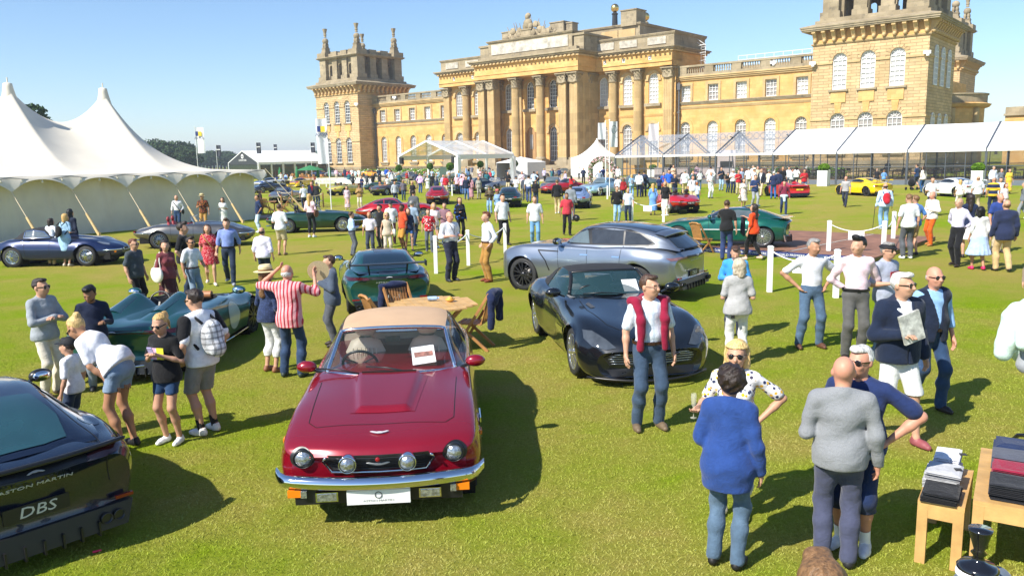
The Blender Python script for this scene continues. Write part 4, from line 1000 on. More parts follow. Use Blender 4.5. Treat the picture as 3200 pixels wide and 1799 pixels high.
class Car:
 def __init__(s,name,spec,loc,head,label,pm,cat='car',group=None,dist=None):
  s.E=empty(name,loc,head,label,cat,group);s.sp=spec;s.pm=pm;s.L=spec['st'][-1][0];s.parts=[];s.dist=dist or math.hypot(loc[0],loc[1])
  s.q=1.0 if s.dist<25 else(.7 if s.dist<45 else.5);s.BV=[];s.BF=[]
  s.y0=-s.L/2
 def off(s,A):A=np.array(A,float);A[...,1]+=s.y0;return A
 def bvh_add(s,V,F):b=len(s.BV);s.BV+=[Vector(v)for v in V];s.BF+=[[i+b for i in f]for f in F]
 def tree(s):s.bvh=BVHTree.FromPolygons(s.BV,s.BF)
 def part(s,name,mb,mat_,parent=None):return mb.build(name,mat_,parent or s.E)
 def body(s,holes=(),mat_=None):
  sp=s.sp;st=np.array(sp['st'],float);L=s.L;n=int(120*s.q)
  u=np.linspace(0,1,n+1);q=L*(u-np.sin(2*math.pi*u)/(2*math.pi)*.55)
  zc,xs,zs,xw,zw,xb,zb=(pchip(st[:,0],st[:,i],q)for i in range(1,8));cr=sp.get('crown',.012)
  P=np.zeros((n+1,8,3))
  for i,(x,z)in enumerate(((0*xs,zc),(xs*.5,zc+(zs-zc)*sp.get('dip',.30)+cr),(xs,zs),(xs+(xw-xs)*.62,zs-(zs-zw)*.30),(xw,zw),(xw-(xw-xb)*.25,zw-(zw-zb)*.55),(xb,zb+.03),(xb-.10,zb))):
   P[:,i,0]=x;P[:,i,2]=z
  fr=sp.get('bowf',.22);rr=sp.get('bowr',.12)
  for i in range(8):
   xn=P[:,i,0]/max(xw.max(),.1);P[:,i,1]=q+fr*xn**2*np.clip(1-q/1.1,0,1)**1.5-rr*xn**2*np.clip(1-(L-q)/1.0,0,1)**1.5
  A=catmull(P,[5,6,4,4,5,4,2]if s.q>.6 else[3,4,3,3,4,3,1]);m_=A.shape[1];s.A=A
  V=np.concatenate([A.reshape(-1,3),(A*np.array((-1,1,1))).reshape(-1,3)]);nv=(n+1)*m_
  idx=np.arange(nv).reshape(n+1,m_);Q=np.stack([idx[:-1,:-1],idx[1:,:-1],idx[1:,1:],idx[:-1,1:]],-1).reshape(-1,4)
  kill=np.zeros(len(V),bool)
  for(yc,zc_,Ra)in sp['arches']:
   d=np.hypot(V[:,1]-yc,V[:,2]-zc_);ins=(d<Ra)&(np.abs(V[:,0])>.45)&(V[:,2]<zc_+Ra);kill|=ins
   sc=Ra/np.maximum(d,1e-4);s1=ins
   V0=V.copy();V[s1,1]=yc+(V0[s1,1]-yc)*sc[s1];V[s1,2]=zc_+(V0[s1,2]-zc_)*sc[s1]
  for(yc,hy,hx,p)in holes:
   e=(np.abs((V[:,1]-yc)/hy)**p+(np.abs(V[:,0])/hx)**p)**(1/p);ins=(e<1)&(V[:,2]>.6);kill|=ins;e=np.maximum(e,.05)
   V[ins,1]=yc+(V[ins,1]-yc)/e[ins];V[ins,0]=V[ins,0]/e[ins]
  Q2=np.concatenate([Q,Q[:,::-1]+nv]);Q2=Q2[~kill[Q2].all(1)]
  V=s.off(V)
  wm=np.arange(2*nv);wm[nv+idx[:,0]]=idx[:,0];Q2=wm[Q2]
  me=np_mesh('body',V,Q2,[mat_ or s.pm]);link('body',me,s.E)
  for row,nm in((0,'nose_panel'),(n,'tail_panel')):
   r_=A[row];pts=[(-x,y,z)for x,y,z in r_[::-1]]+[tuple(p)for p in r_[1:]];pts=s.off(np.array(pts))
   c=pts.mean(0);c[1]+=-.015 if row==0 else.015
   mb=MB();k=len(pts);mb.add([tuple(p)for p in pts]+[tuple(c)],[((i+1)%k,i,k)if row==0 else(i,(i+1)%k,k)for i in range(k)],True);mb.build(nm,mat_ or s.pm,s.E);s.bvh_add([tuple(p)for p in pts]+[tuple(c)],[((i+1)%k,i,k)for i in range(k)])
  s.bvh_add(V,Q2.tolist())
  mb=MB();mb.b2(-.6,.6,s.y0+.25,s.y0+L-.3,.2,.42)
  for(yc,zc_,Ra)in sp['arches']:
   for sd in(-1,1):mb.lathe([(Ra+.005,.35*sd),(Ra+.005,(sp['tw']-.02)*sd)],(0,yc+s.y0,zc_),24,axis='X',cap=False);mb.lathe([(0.01,.36*sd),(Ra+.005,.36*sd)],(0,yc+s.y0,zc_),24,axis='X')
  mb.build('underbody',UNDER,s.E)
  return s
 def cabin(s,cs,mats,sub=8,glass=None,open_top=False):
  ""
  st=np.array(cs,float);rows=[];
  for i in range(len(st)-1):rows+=[st[i,0]+(st[i+1,0]-st[i,0])*j/sub for j in range(sub)]
  rows.append(st[-1,0]);q=np.array(rows);zr,xr,zre,xg,zg=(pchip(st[:,0],st[:,i],q)for i in range(1,6))
  P=np.zeros((len(q),5,3))
  for i,(x,z)in enumerate(((0*xr,zr),(xr*.55,zr+(zre-zr)*.22),(xr,zre),(xr+(xg-xr)*.45,zre+(zg-zre)*.38),(xg,zg))):P[:,i,0]=x;P[:,i,2]=z;P[:,i,1]=q
  bf=s.sp.get('wbow',.22);y1=st[1,0];yb=st[-2,0]
  for i in range(3):P[:,i,1]+=bf*(P[:,i,0]/.6)**2*np.clip(1-(q-st[0,0])/(y1-st[0,0]+.5),0,1)-.06*(P[:,i,0]/.6)**2*np.clip((q-yb)/(st[-1,0]-yb),0,1)
  for i in(3,4):P[:,i,1]+=bf*np.clip(1-(q-st[0,0])/(y1-st[0,0]+.5),0,1)*((xr/.6)**2)
  A=s.off(catmull(P,[4,4,3,4]));nst=len(st)-1;J=8
  s.CA=A;s.csub=sub
  def patch(name,r0,r1,c0,c1,mt,mirror=True,off=0):
   G=A[r0:r1+1,c0:c1+1]
   if mirror and c0==0:G=np.concatenate([(G*np.array((-1,1,1)))[:,:0:-1],G],1);mb=MB();mb.grid(G);s.bvh_add(mb.v,mb.f);mb.build(name,mt,s.E)
   else:
    for sd in(1,-1):
     mb=MB();mb.grid(G*np.array((sd,1,1)));s.bvh_add(mb.v,mb.f);mb.build(name,mt,s.E)
  w=mats['wr'];e=len(q)-1;b0,b1=mats['rr']
  patch('windscreen',0,w*sub,0,J,mats['wind'])
  patch('roof',w*sub,b0*sub,0,J,mats['roof'])
  if b1>b0:patch('rear_window',b0*sub,b1*sub,0,J,mats['rear'])
  if b1*sub<e:patch('rear_deck',b1*sub,e,0,J,mats['roof'])
  patch('side_window' if mats['side']!=mats['roof']else 'cabin_side',0,e,J,A.shape[1]-1,mats['side'])
  return s
 def wheels(s,kind,r,w=.24,rim=None):
  t,rm,bd=wheel_meshes(kind,r,w);rim=rim or ALLOY;k=(kind,r,w,rim.name)
  if k not in RIMC:RIMC[k]=rm.mesh('rim',rim)
  for(yc,zc_,Ra)in s.sp['arches']:
   for sd in(1,-1):
    o=link('wheel',t,s.E,(sd*(s.sp['tw']-w/2),yc+s.y0,r));o.rotation_euler=(0,0,0 if sd>0 else math.pi)
    a=link('rim',RIMC[k],o);b=link('brake_disc',bd,o,(-.03,0,0))
  return s
 def decal(s,name,pts,view,mat_,off=.006,res=.04,both=True,parent=None):
  ""
  pts=[Vector(p)for p in pts];outs=[]
  n=len(pts);lo=Vector((min(p.x for p in pts),min(p.y for p in pts)));hi=Vector((max(p.x for p in pts),max(p.y for p in pts)))
  bp=[]
  for i in range(n):
   a,b=pts[i],pts[(i+1)%n];k=max(1,int((b-a).length/res))
   for j in range(k):bp.append(a+(b-a)*(j/k))
  nb=len(bp);vs=list(bp);res2=res
  def inside(p):
   c=False;j=nb-1
   for i in range(nb):
    if(bp[i].y>p.y)!=(bp[j].y>p.y)and p.x<(bp[j].x-bp[i].x)*(p.y-bp[i].y)/(bp[j].y-bp[i].y+1e-12)+bp[i].x:c=not c
    j=i
   return c
  x=lo.x+res/2
  while x<hi.x:
   y=lo.y+res/2
   while y<hi.y:
    p=Vector((x,y))
    if inside(p)and min((p-b).length for b in bp)>res*.35:vs.append(p)
    y+=res
   x+=res
  r_=delaunay_2d_cdt(vs,[],[list(range(nb))],1,1e-6);V2,F2=r_[0],r_[2]
  for sd in((1,-1)if(both and view in('side','top2','front2','rear2'))else(1,)):
   V=[];ok=[]
   for p in V2:
    if view=='side':o,d=Vector((3*sd,p.x+s.y0,p.y)),Vector((-sd,0,0))
    elif view in('top','top2'):o,d=Vector((p.x*sd,p.y+s.y0,4)),Vector((0,0,-1))
    elif view in('front','front2'):o,d=Vector((p.x*sd,-6,p.y)),Vector((0,1,0))
    else:o,d=Vector((p.x*sd,6,p.y)),Vector((0,-1,0))
    h,nn,_,_=s.bvh.ray_cast(o,d)
    if h is None:V.append(None);continue
    if nn.dot(d)>0:nn=-nn
    V.append(h+nn*off)
   mp={};vv=[];ff=[]
   for f in F2:
    if any(V[i]is None for i in f):continue
    g=[]
    for i in f:
     if i not in mp:mp[i]=len(vv);vv.append(V[i])
     g.append(mp[i])
    ff.append(g)
   if ff:mb=MB();mb.add(vv,ff,True);o=mb.build(name,mat_,parent or s.E);outs.append(o)
  return outs
 def seam(s,pts,view,w=.008,mat_=None,name='panel_gap',both=True,off=.003,res=.05):
  P=[Vector(p)for p in pts];L_,R_=[],[]
  Q=[]
  for a,b in zip(P,P[1:]):
   k=max(1,int((b-a).length/res));Q+=[a+(b-a)*(j/k)for j in range(k)]
  Q.append(P[-1])
  for sd in((1,-1)if(both and view in('side','top2','front2','rear2'))else(1,)):
   rows=[]
   for i,p in enumerate(Q):
    d=Q[min(i+1,len(Q)-1)]-Q[max(i-1,0)];d.normalize();nrm=Vector((-d.y,d.x))*w/2;row=[]
    for p2 in(p-nrm,p+nrm):
     if view=='side':o,dd=Vector((3*sd,p2.x+s.y0,p2.y)),Vector((-sd,0,0))
     elif view in('top','top2'):o,dd=Vector((p2.x*sd,p2.y+s.y0,4)),Vector((0,0,-1))
     elif view in('front','front2'):o,dd=Vector((p2.x*sd,-6,p2.y)),Vector((0,1,0))
     else:o,dd=Vector((p2.x*sd,6,p2.y)),Vector((0,-1,0))
     h,nn,_,_=s.bvh.ray_cast(o,dd)
     if h is None:row=None;break
     if nn.dot(dd)>0:nn=-nn
     row.append(tuple(h+nn*off))
    if row:rows.append(row)
   if len(rows)>1:mb=MB();mb.grid(np.array(rows));mb.build(name,mat_ or SEAM,s.E)
 def surf(s,p,view):
  ""
  if view=='front':o,d=Vector((p[0],-6,p[1])),Vector((0,1,0))
  elif view=='rear':o,d=Vector((p[0],6,p[1])),Vector((0,-1,0))
  elif view=='top':o,d=Vector((p[0],p[1]+s.y0,4)),Vector((0,0,-1))
  else:o,d=Vector((3*p[2],p[0]+s.y0,p[1])),Vector((-p[2],0,0))
  h,n,_,_=s.bvh.ray_cast(o,d)
  if h is None:return(Vector((p[0],p[1]+s.y0,.93))if view=='top' else Vector((p[0],s.y0 if view=='front' else s.y0+s.L,p[1]))),-d
  return h,(n if n.dot(d)<0 else-n)
 def mirror(s,y,z,x,col,size=1.0,stalk=True):
  for sd in(-1,1):
   mb=MB();c=Vector((sd*(x+.1*size),y+s.y0,z));mb.ball(c,(.11*size,.065*size,.065*size),12,8);o=mb.build('door_mirror',col,s.E)
   mb=MB();mb.beam((sd*(x-.06),y+s.y0,z-.07),(sd*(x+.06*size),y+s.y0,z-.02),.05,.025);mb.build('mirror_arm',TRIM_B,o)
   mb=MB();mb.ball(c+Vector((0,.045*size,0)),(.085*size,.03,.05*size),10,6);mb.build('mirror_glass',CHROME,o)
 def plate(s,view,x,z,w,h,mat_,txt=None,tm=None,tilt=0,ts=None,proud=.03):
  hpt,n=s.surf((x,z),view);sg=-1 if view=='front' else 1
  o=Vector((x,hpt.y+sg*proud,z));mb=MB();mb.box(o,(w,.012,h));p=mb.build('number_plate',mat_,s.E)
  if txt:text('plate_lettering',txt,ts or h*.8,tm or PLATE_K,p,frame_m(o+Vector((0,sg*.008,-h*.02)),(-sg,0,0),(0,0,1)),.001)
  return p
 def tailtext(s,view,txt,x,z,size,mat_,sx=1.0,name='badge_lettering'):
  hpt,n=s.surf((x,z),view);sg=-1 if view=='front' else 1;up=Vector((0,0,1));xx=Vector((-sg,0,0));nn=n.normalized();yy=(up-nn*up.dot(nn)).normalized()
  text(name,txt,size,mat_,s.E,frame_m(hpt+nn*.012,xx,yy),.002,sx=sx)
 def wings(s,view,x,z,w,mat_=None):
  ""
  hpt,n=s.surf((x,z),view);nn=n.normalized();up=Vector((0,0,1))if abs(nn.z)<.8 else Vector((0,1 if view!='front' else 1,0));sg=-1 if view in('front',)else 1
  xx=Vector((1,0,0));yy=(up-nn*up.dot(nn)).normalized();O=hpt+nn*.012;mb=MB();k=w/2
  pts=[(-1,.22),(-.75,.26),(-.3,.10),(-.12,.14),(.12,.14),(.3,.10),(.75,.26),(1,.22),(.7,.02),(.2,-.16),(-.2,-.16),(-.7,.02)]
  mb.prism([O+xx*a*k+yy*b*k for a,b in pts],nn*.006);mb.build('badge',mat_ or BADGE,s.E)
 def seat(s,x,y,mat_,z=.45,hr=True,sc=1.0):
  e=bpy.data.objects.new('seat',None);
  mb=MB();yb=y+s.y0
  A=[]
  for i,(zz,w,th,yy)in enumerate(((z,.22,.06,.0),(z+.2,.24,.08,.05),(z+.42,.23,.08,.11),(z+.54,.17,.07,.14),(z+.58,.08,.05,.15))):
   A.append([(x+w*math.cos(t),yb+yy+th*math.sin(t),zz)for t in np.linspace(0,2*math.pi,17)])
  mb.grid(np.array(A));mb.b2(x-.23,x+.23,yb-.45,yb+.02,z-.12,z+.02)
  o=mb.build('seat',mat_,s.E)
  if hr:mb=MB();mb.ball((x,yb+.17,z+.68),(.13,.06,.11),12,8);mb.cyl((x,yb+.16,z+.5),(x,yb+.16,z+.65),.02,.02,6);mb.build('headrest',mat_,o)
  return o
 def steering(s,x,y,z,r=.19):
  mb=MB();M_=Matrix.Rotation(R(-62),3,'X');c=Vector((x,y+s.y0,z))
  mb.tube([c+M_@Vector((r*math.cos(t*math.pi/12),r*math.sin(t*math.pi/12),0))for t in range(24)],.016,6,True)
  for a in(0,2.1,4.2):mb.beam(c,c+M_@Vector((r*math.cos(a+1.57),r*math.sin(a+1.57),0)),.03,.015)
  mb.build('steering_wheel',TRIM_B,s.E)
 def tub(s,yc,hy,hx,col,z0=.35,z1=.86):
  mb=MB();A=[]
  for z,k in((z1,.99),(z0+.08,.93),(z0,.85),(z0,.01)):A.append([(hx*k*abs(math.cos(t))**.6*(1 if math.cos(t)>0 else-1),yc+s.y0+hy*k*abs(math.sin(t))**.6*(1 if math.sin(t)>0 else-1),z)for t in np.linspace(0,2*math.pi,33)])
  mb.grid(np.array(A));mb.build('cockpit_lining',col,s.E)
 def round_lamp(s,x,z,r,mat_=None,ring=None,proud=.0,view='front',name='headlamp'):
  for sd in(-1,1):
   hpt,n=s.surf((x*sd,z),view);sg=-1 if view=='front' else 1;c=Vector((x*sd,hpt.y+sg*proud,z));mb=MB()
   mb.lathe([(r*1.12,.06*-sg),(r*1.15,0),(r*1.05,.02*sg),(r,.012*sg)],c,24,axis='Y',cap=False);o=mb.build(name,ring or CHROME,s.E)
   mb=MB();mb.lathe([(r*1.02,0),(r*.8,.02*sg),(r*.4,.035*sg),(0.001,.04*sg)],c,24,axis='Y');mb.build('lens',mat_ or LAMP_C,o)
ETYPE=dict(st=[(0,.55,.20,.53,.27,.45,.22,.36),(.12,.63,.34,.60,.46,.46,.38,.29),(.5,.75,.50,.72,.68,.50,.55,.24),(.95,.85,.56,.86,.79,.55,.66,.22),(1.6,.92,.54,.88,.82,.58,.74,.22),(2.0,.95,.62,.89,.83,.58,.76,.22),(2.7,.92,.66,.87,.83,.58,.76,.22),(3.1,.90,.64,.89,.83,.60,.74,.24),(3.45,.88,.58,.89,.81,.62,.70,.26),(3.9,.82,.47,.80,.72,.60,.58,.32),(4.3,.72,.34,.70,.52,.58,.40,.40),(4.45,.64,.22,.62,.32,.57,.26,.48)],arches=((.97,.33,.385),(3.40,.33,.375)),tw=.745,bowf=.10,bowr=.08,dip=.42,crown=.02,wbow=.20)
MODERN=dict(st=[(0,.52,.60,.50,.74,.38,.66,.15),(.08,.60,.69,.59,.86,.42,.78,.13),(.30,.69,.74,.70,.95,.50,.86,.14),(.95,.80,.74,.86,.97,.58,.88,.16),(1.55,.90,.72,.89,.95,.62,.88,.18),(2.05,.97,.76,.93,.93,.62,.90,.19),(2.9,.96,.79,.94,.93,.62,.92,.19),(3.4,.96,.78,.97,.99,.68,.90,.18),(3.75,.96,.76,.99,1.0,.72,.9,.17),(4.25,.95,.72,.93,.96,.72,.84,.20),(4.58,.91,.70,.88,.91,.68,.80,.24),(4.70,.84,.64,.81,.84,.64,.74,.30)],arches=((.95,.345,.385),(3.75,.345,.39)),tw=.915,bowf=.40,bowr=.30,dip=.25,crown=.015,wbow=.30)
V8=dict(st=[(0,.64,.70,.62,.76,.52,.70,.30),(.05,.70,.78,.68,.85,.52,.80,.27),(.25,.77,.80,.75,.90,.55,.85,.24),(.82,.86,.80,.845,.915,.58,.86,.24),(1.4,.93,.78,.895,.915,.6,.87,.24),(1.85,.97,.77,.935,.91,.6,.87,.24),(2.6,.95,.80,.93,.91,.6,.88,.24),(3.2,.97,.80,.95,.91,.6,.88,.24),(3.5,.98,.78,.96,.91,.62,.87,.25),(4.1,.95,.74,.92,.88,.62,.82,.3),(4.5,.90,.70,.88,.82,.6,.76,.34),(4.6,.82,.66,.80,.76,.58,.7,.36)],arches=((.82,.335,.385),(3.43,.335,.385)),tw=.86,bowf=.20,bowr=.15,dip=.30,crown=.012,wbow=.20)
SUVS=dict(st=[(0,.80,.62,.78,.72,.6,.64,.28),(.08,.93,.74,.90,.86,.66,.80,.24),(.3,1.02,.80,.99,.96,.72,.9,.24),(.92,1.10,.82,1.11,1.0,.78,.92,.28),(1.6,1.16,.82,1.13,.99,.78,.92,.3),(2.0,1.20,.84,1.15,.97,.78,.93,.3),(2.9,1.17,.86,1.14,.97,.8,.94,.3),(3.5,1.17,.86,1.18,1.0,.86,.94,.3),(3.98,1.18,.84,1.2,1.03,.92,.93,.32),(4.6,1.17,.78,1.16,.98,.92,.86,.36),(4.95,1.10,.72,1.08,.89,.88,.78,.42),(5.04,.98,.66,.96,.80,.82,.7,.46)],arches=((.92,.40,.455),(3.98,.40,.46)),tw=.945,bowf=.35,bowr=.30,dip=.25,crown=.015,wbow=.28)
CLASSIC=dict(st=[(0,.66,.50,.64,.58,.52,.50,.30),(.08,.74,.60,.72,.72,.54,.62,.27),(.3,.82,.64,.80,.80,.56,.72,.25),(.9,.90,.66,.90,.84,.60,.76,.24),(1.5,.96,.66,.93,.84,.62,.78,.24),(1.95,1.0,.68,.95,.83,.62,.78,.24),(2.8,.98,.70,.95,.83,.62,.78,.24),(3.3,.98,.69,.97,.84,.64,.77,.25),(3.6,.98,.66,.96,.83,.64,.75,.26),(4.2,.92,.58,.90,.76,.62,.66,.3),(4.5,.86,.52,.84,.66,.6,.58,.35),(4.57,.78,.46,.76,.58,.58,.5,.38)],arches=((.85,.335,.385),(3.35,.335,.38)),tw=.78,bowf=.16,bowr=.12,dip=.35,crown=.015,wbow=.2)
def scaled(sp,ky=1.0,kx=1.0,kz=1.0,**k):
 d=dict(sp);d['st']=[(a*ky,b*kz,c*kx,e*kz,f*kx,g*kz,h*kx,i)for(a,b,c,e,f,g,h,i)in sp['st']];d['arches']=tuple((a*ky,b,c)for a,b,c in sp['arches']);d['tw']=sp['tw']*kx;d.update(k);return d
 # ------------------------------------------------------------------ the individual cars
def put(name,spec,x,y,head,label,pm,k=1.0,z=0.0,group=None,cat='car'):
 c=Car(name,spec,(x,y,z),R(head),label,pm,cat,group);c.E.scale=(k,k,k);return c
def arc(cx,cy,rx,ry,a0,a1,n=12):return[(cx+rx*math.cos(R(a0+(a1-a0)*i/n)),cy+ry*math.sin(R(a0+(a1-a0)*i/n)))for i in range(n+1)]
CREAM=plain('cream_leather',(.72,.66,.50),.45,var=.06);TANL=plain('tan_leather',(.36,.15,.06),.45,var=.1);REDL=plain('red_leather',(.30,.03,.035),.45,var=.1);BLKL=plain('black_leather',(.02,.02,.022),.5,var=.1);GREYL=plain('grey_leather',(.22,.22,.22),.5,var=.08)
BEIGE_H=plain('beige_hood_cloth',(.50,.33,.20),.9,var=.06,vs=3,bmp=.2,bs=80)
WSCREEN=glassy('clear_windscreen',(.06,.10,.10),.14);WSCREEN_D=glassy('tinted_windscreen',(.03,.075,.085),.55)
RED=paint('burgundy',(.27,.004,.016),.25,.26)
c=put('classic_convertible',V8,-1.32,8.65,4,'burgundy red classic convertible with beige roof up, facing the camera',RED,.98)
c.body();cab=[(1.50,.965,.68,.935,.78,.92),(2.20,1.315,.58,1.265,.80,.94),(2.85,1.37,.60,1.31,.82,.94),(3.35,1.34,.58,1.27,.80,.95),(3.72,1.04,.56,1.00,.72,.96)]
c.cabin(cab,dict(wind=WSCREEN,roof=BEIGE_H,side=WSCREEN_D,rear=BEIGE_H,wr=1,rr=(4,4)));c.tree()
A=c.CA
P=[tuple(A[i,8])for i in range(9)];fr_=MB()
for sd in(1,-1):fr_.tube([(sd*x,y,z+.004)for x,y,z in P],.022,8)
fr_.tube([tuple(A[8,j]*np.array((1,1,1)))for j in range(8,-1,-1)]+[tuple(A[8,j]*np.array((-1,1,1)))for j in range(1,9)],.02,8)
fr_.tube([tuple(A[0,j]*np.array((1,1,1)))for j in range(8,-1,-1)]+[tuple(A[0,j]*np.array((-1,1,1)))for j in range(1,9)],.016,8);c.part('windscreen_frame',fr_,CHROME)
for sd in(-1,1):
 mb=MB();G=A[20:33,8:16]*np.array((sd,1,1));mb.grid(G+np.array((sd*.006,0,.002)));c.part('hood_side',mb,BEIGE_H)
c.wheels('multi',.335,.235,ALLOY)
ins=MB();ins.b2(-.70,.70,c.y0+2.0,c.y0+3.3,.50,.52);ins.b2(-.68,.68,c.y0+1.72,c.y0+1.98,.72,.94);c.part('dashboard',ins,plain('blue_grey_dash',(.09,.12,.12),.6,var=.1))
for x in(-.36,.36):
 o=c.seat(x,2.48,CREAM,.54)
 mb=MB()
 for k in range(-3,4):mb.tube([(x+.045*k,c.y0+2.48-.055+.10*t-.03,(.60+.42*t))for t in np.linspace(0,1,5)],.010,5)
 mb.build('seat_pleats',CREAM,o)
c.part('rear_bulkhead',MB().b2(-.68,.68,c.y0+3.15,c.y0+3.2,.5,1.05),CREAM)
c.steering(-.36,2.02,.95);c.mirror(1.80,1.0,.80,RED,1.0)
mb=MB();mb.b2(-.08,.08,c.y0+2.06,c.y0+2.09,1.18,1.24);c.part('rear_view_mirror',mb,TRIM_B)
o_=Vector((.36,c.y0+1.74,.985));mb=MB();mb.prism([o_+Vector(v)for v in((-.13,0,0),(.12,.0,.03),(.09,.16,.18),(-.15,.16,.155))],(0,-.004,.004));pp_=c.part('display_card',mb,PLATE_W)
mb=MB();mb.prism([o_+Vector(v)+Vector((0,-.006,.007))for v in((-.11,.065,.065),(.09,.065,.082),(.08,.105,.125),(-.12,.105,.108))],(0,-.002,.002));mb.build('card_picture',plain('card_car_print',(.30,.12,.09),.5,var=.5,vs=18),pp_)
for x in(-.30,.22):mb=MB();mb.tube([(x,c.y0+1.53,.97),(x-.25,c.y0+1.63,1.00),(x-.48,c.y0+1.69,1.005)],.009,6);c.part('wiper',mb,TRIM_B)
c.seam([(-.69,1.46),(-.66,.50),(-.58,.40),(.58,.40),(.66,.50),(.69,1.46)],'top',.007,both=False)
G=[]
for i in range(26):
 t=i/25;y=.62+.86*t;w0=.20+.10*t;row=[]
 for j in range(-12,13):
  x=j/12*(w0+.10);hpt,n=c.surf((x,y),'top');e=max(0,min(1,(w0+.06-abs(x))/.06));e=e*e*(3-2*e);e*=min(1,t/.07)**.7
  row.append((x,y+c.y0,hpt.z+.004+.048*e*(.7+.3*t)))
 G.append(row)
mb=MB();mb.grid(np.array(G));c.part('bonnet_bulge',mb,RED)
mb=MB();mb.b2(-.28,.28,c.y0+1.475,c.y0+1.482,.955,1.01);c.part('bulge_vent',mb,TRIM_B)
c.decal('grille',[(-.47,.60),(-.40,.50),(.40,.50),(.47,.60),(.43,.655),(-.43,.655)],'front',TRIM_B,.012)
gr=MB()
for k in range(7):
 z=.515+.02*k;pts=[(c.surf((x,z),'front')[0]+Vector((0,-.016,0)))for x in np.linspace(-.40,.40,13)];gr.tube(pts,.0035,4)
c.part('grille_bars',gr,plain('grille_grey',(.06,.06,.065),.3,metal=.6,var=0))
pts=[]
for(x,z)in[(-.45,.64),(-.485,.60),(-.41,.49),(-.2,.485),(0,.485),(.2,.485),(.41,.49),(.485,.60),(.45,.64)]:pts.append(c.surf((x,z),'front')[0]+Vector((0,-.02,0)))
c.part('grille_surround',MB().tube(pts,.012,8),CHROME)
for sd in(-1,1):
 c.decal('headlamp_recess',[(sd*.66+.108*math.cos(t*math.pi/12),.615+.088*math.sin(t*math.pi/12))for t in range(24)],'front',TRIM_B,.010,both=False)
c.round_lamp(.655,.615,.076,LAMP_C,TRIM_B,.008);c.round_lamp(.255,.60,.068,LAMP_C,CHROME,.10,name='driving_lamp')
bp=[]
for x in np.linspace(-.92,.92,33):
 a=abs(x);yb=(-.10+.16*(a/.9)**2 if a<.84 else-.10+.16*(.84/.9)**2+(a-.84)*2.2);bp.append((x,c.y0+yb,.435))
mb=MB();A2=[]
for x,y,z in bp:A2.append([(x,y+.05,z+.055),(x,y+.01,z+.06),(x,y-.022,z+.035),(x,y-.03,z),(x,y-.02,z-.035),(x,y+.02,z-.055)])
mb.grid(np.array(A2));c.part('bumper',mb,CHROME)
mb=MB();mb.b2(-.72,.72,c.y0+.0,c.y0+.2,.24,.40);c.part('front_valance',mb,TRIM_B)
for sd in(-1,1):
 mb=MB();mb.box((sd*.44,c.y0-.02,.325),(.19,.08,.085));o=c.part('fog_lamp',mb,CHROME);mb=MB();mb.box((sd*.44,c.y0-.062,.325),(.165,.01,.065));mb.build('lens',LAMP_C,o)
 mb=MB();mb.box((sd*.72,c.y0+.02,.345),(.12,.07,.06));c.part('indicator',mb,LAMP_O);mb=MB();mb.box((sd*.64,c.y0-.005,.345),(.05,.06,.06));c.part('side_lamp',mb,LAMP_C)
 mb=MB();mb.box((sd*.905,c.y0+.62,.62),(.03,.09,.04));c.part('side_repeater',mb,LAMP_O)
mb=MB();mb.box((0,c.y0-.07,.315),(.54,.02,.125));pl=c.part('number_plate',mb,PLATE_W)
GREYT=plain('grey_print',(.10,.10,.11),.5,var=0)
mb=MB();mb.tube([(.028*math.cos(t*math.pi/8),c.y0-.083,.335+.028*math.sin(t*math.pi/8))for t in range(16)],.004,4,True);mb.build('plate_emblem',GREYT,pl)
text('plate_lettering','ASTON MARTIN',.024,plain('pale_grey_print',(.4,.4,.41),.5,var=0),pl,frame_m((0,c.y0-.082,.285),(1,0,0),(0,0,1)),.001,sx=1.5)
c.wings('top',0,.24,.17);c.wings('front',0,.575,.20)
mb=MB();mb.ball((0,c.surf((0,.62),'front')[0].y-.03,.625),(.022,.012,.022),10,6);c.part('enamel_badge',mb,LAMP_R)
c.seam([(1.85,.93),(1.83,.45),(1.95,.3),(3.0,.3),(3.1,.5),(3.12,.93)],'side',.010)
mb=MB()
for sd in(-1,1):mb.box((sd*.925,c.y0+1.45,.5),(.015,.32,.05))
c.part('side_strake',mb,CHROME)
NAVYP=paint('midnight_navy',(.006,.012,.032),.35,.24)
def gt_cabin(c,roofm,glass,rear=None,cs=None,split=(3,4),wind=None):
 c.cabin(cs or[(1.80,.985,.64,.955,.74,.93),(2.50,1.275,.52,1.235,.78,.94),(2.95,1.295,.53,1.25,.79,.945),(3.45,1.25,.50,1.20,.78,.97),(4.32,.985,.44,.965,.66,.955),(4.42,.95,.40,.93,.62,.93)],dict(wind=wind or glass,roof=roofm,side=roofm,rear=rear or roofm,wr=1,rr=split));c.tree()
def side_glass(c,glass,pts=None,trim=True):
 pts=pts or[(2.12,1.005),(2.55,1.20),(2.9,1.235),(3.3,1.20),(3.62,1.08),(3.5,1.0),(2.9,.985)]
 c.decal('side_window',pts,'side',glass,.008)
def rear_glass(c,glass,pts):c.decal('rear_window',pts,'top',glass,.008)
def modern_tail(c,txt=True,lamp=None,zl=.86):
 lamp=lamp or plain('smoked_tail_lamp',(.05,.008,.01),.08,spec=.8,var=0)
 c.decal('tail_lamp',[(.40,zl-.035),(.60,zl-.055),(.86,zl-.07),(.90,zl-.01),(.70,zl+.0),(.45,zl+.0)],'rear2',lamp,.010,.03)
 c.decal('tail_panel_strip',[(-.45,zl-.03),(.45,zl-.03),(.42,zl+.015),(-.42,zl+.015)],'rear',TRIM_B,.009,.03)
 if txt:c.tailtext('rear','ASTON MARTIN',0,zl-.10,.055,BADGE,1.45)
 c.wings('rear',0,zl-.005,.14)
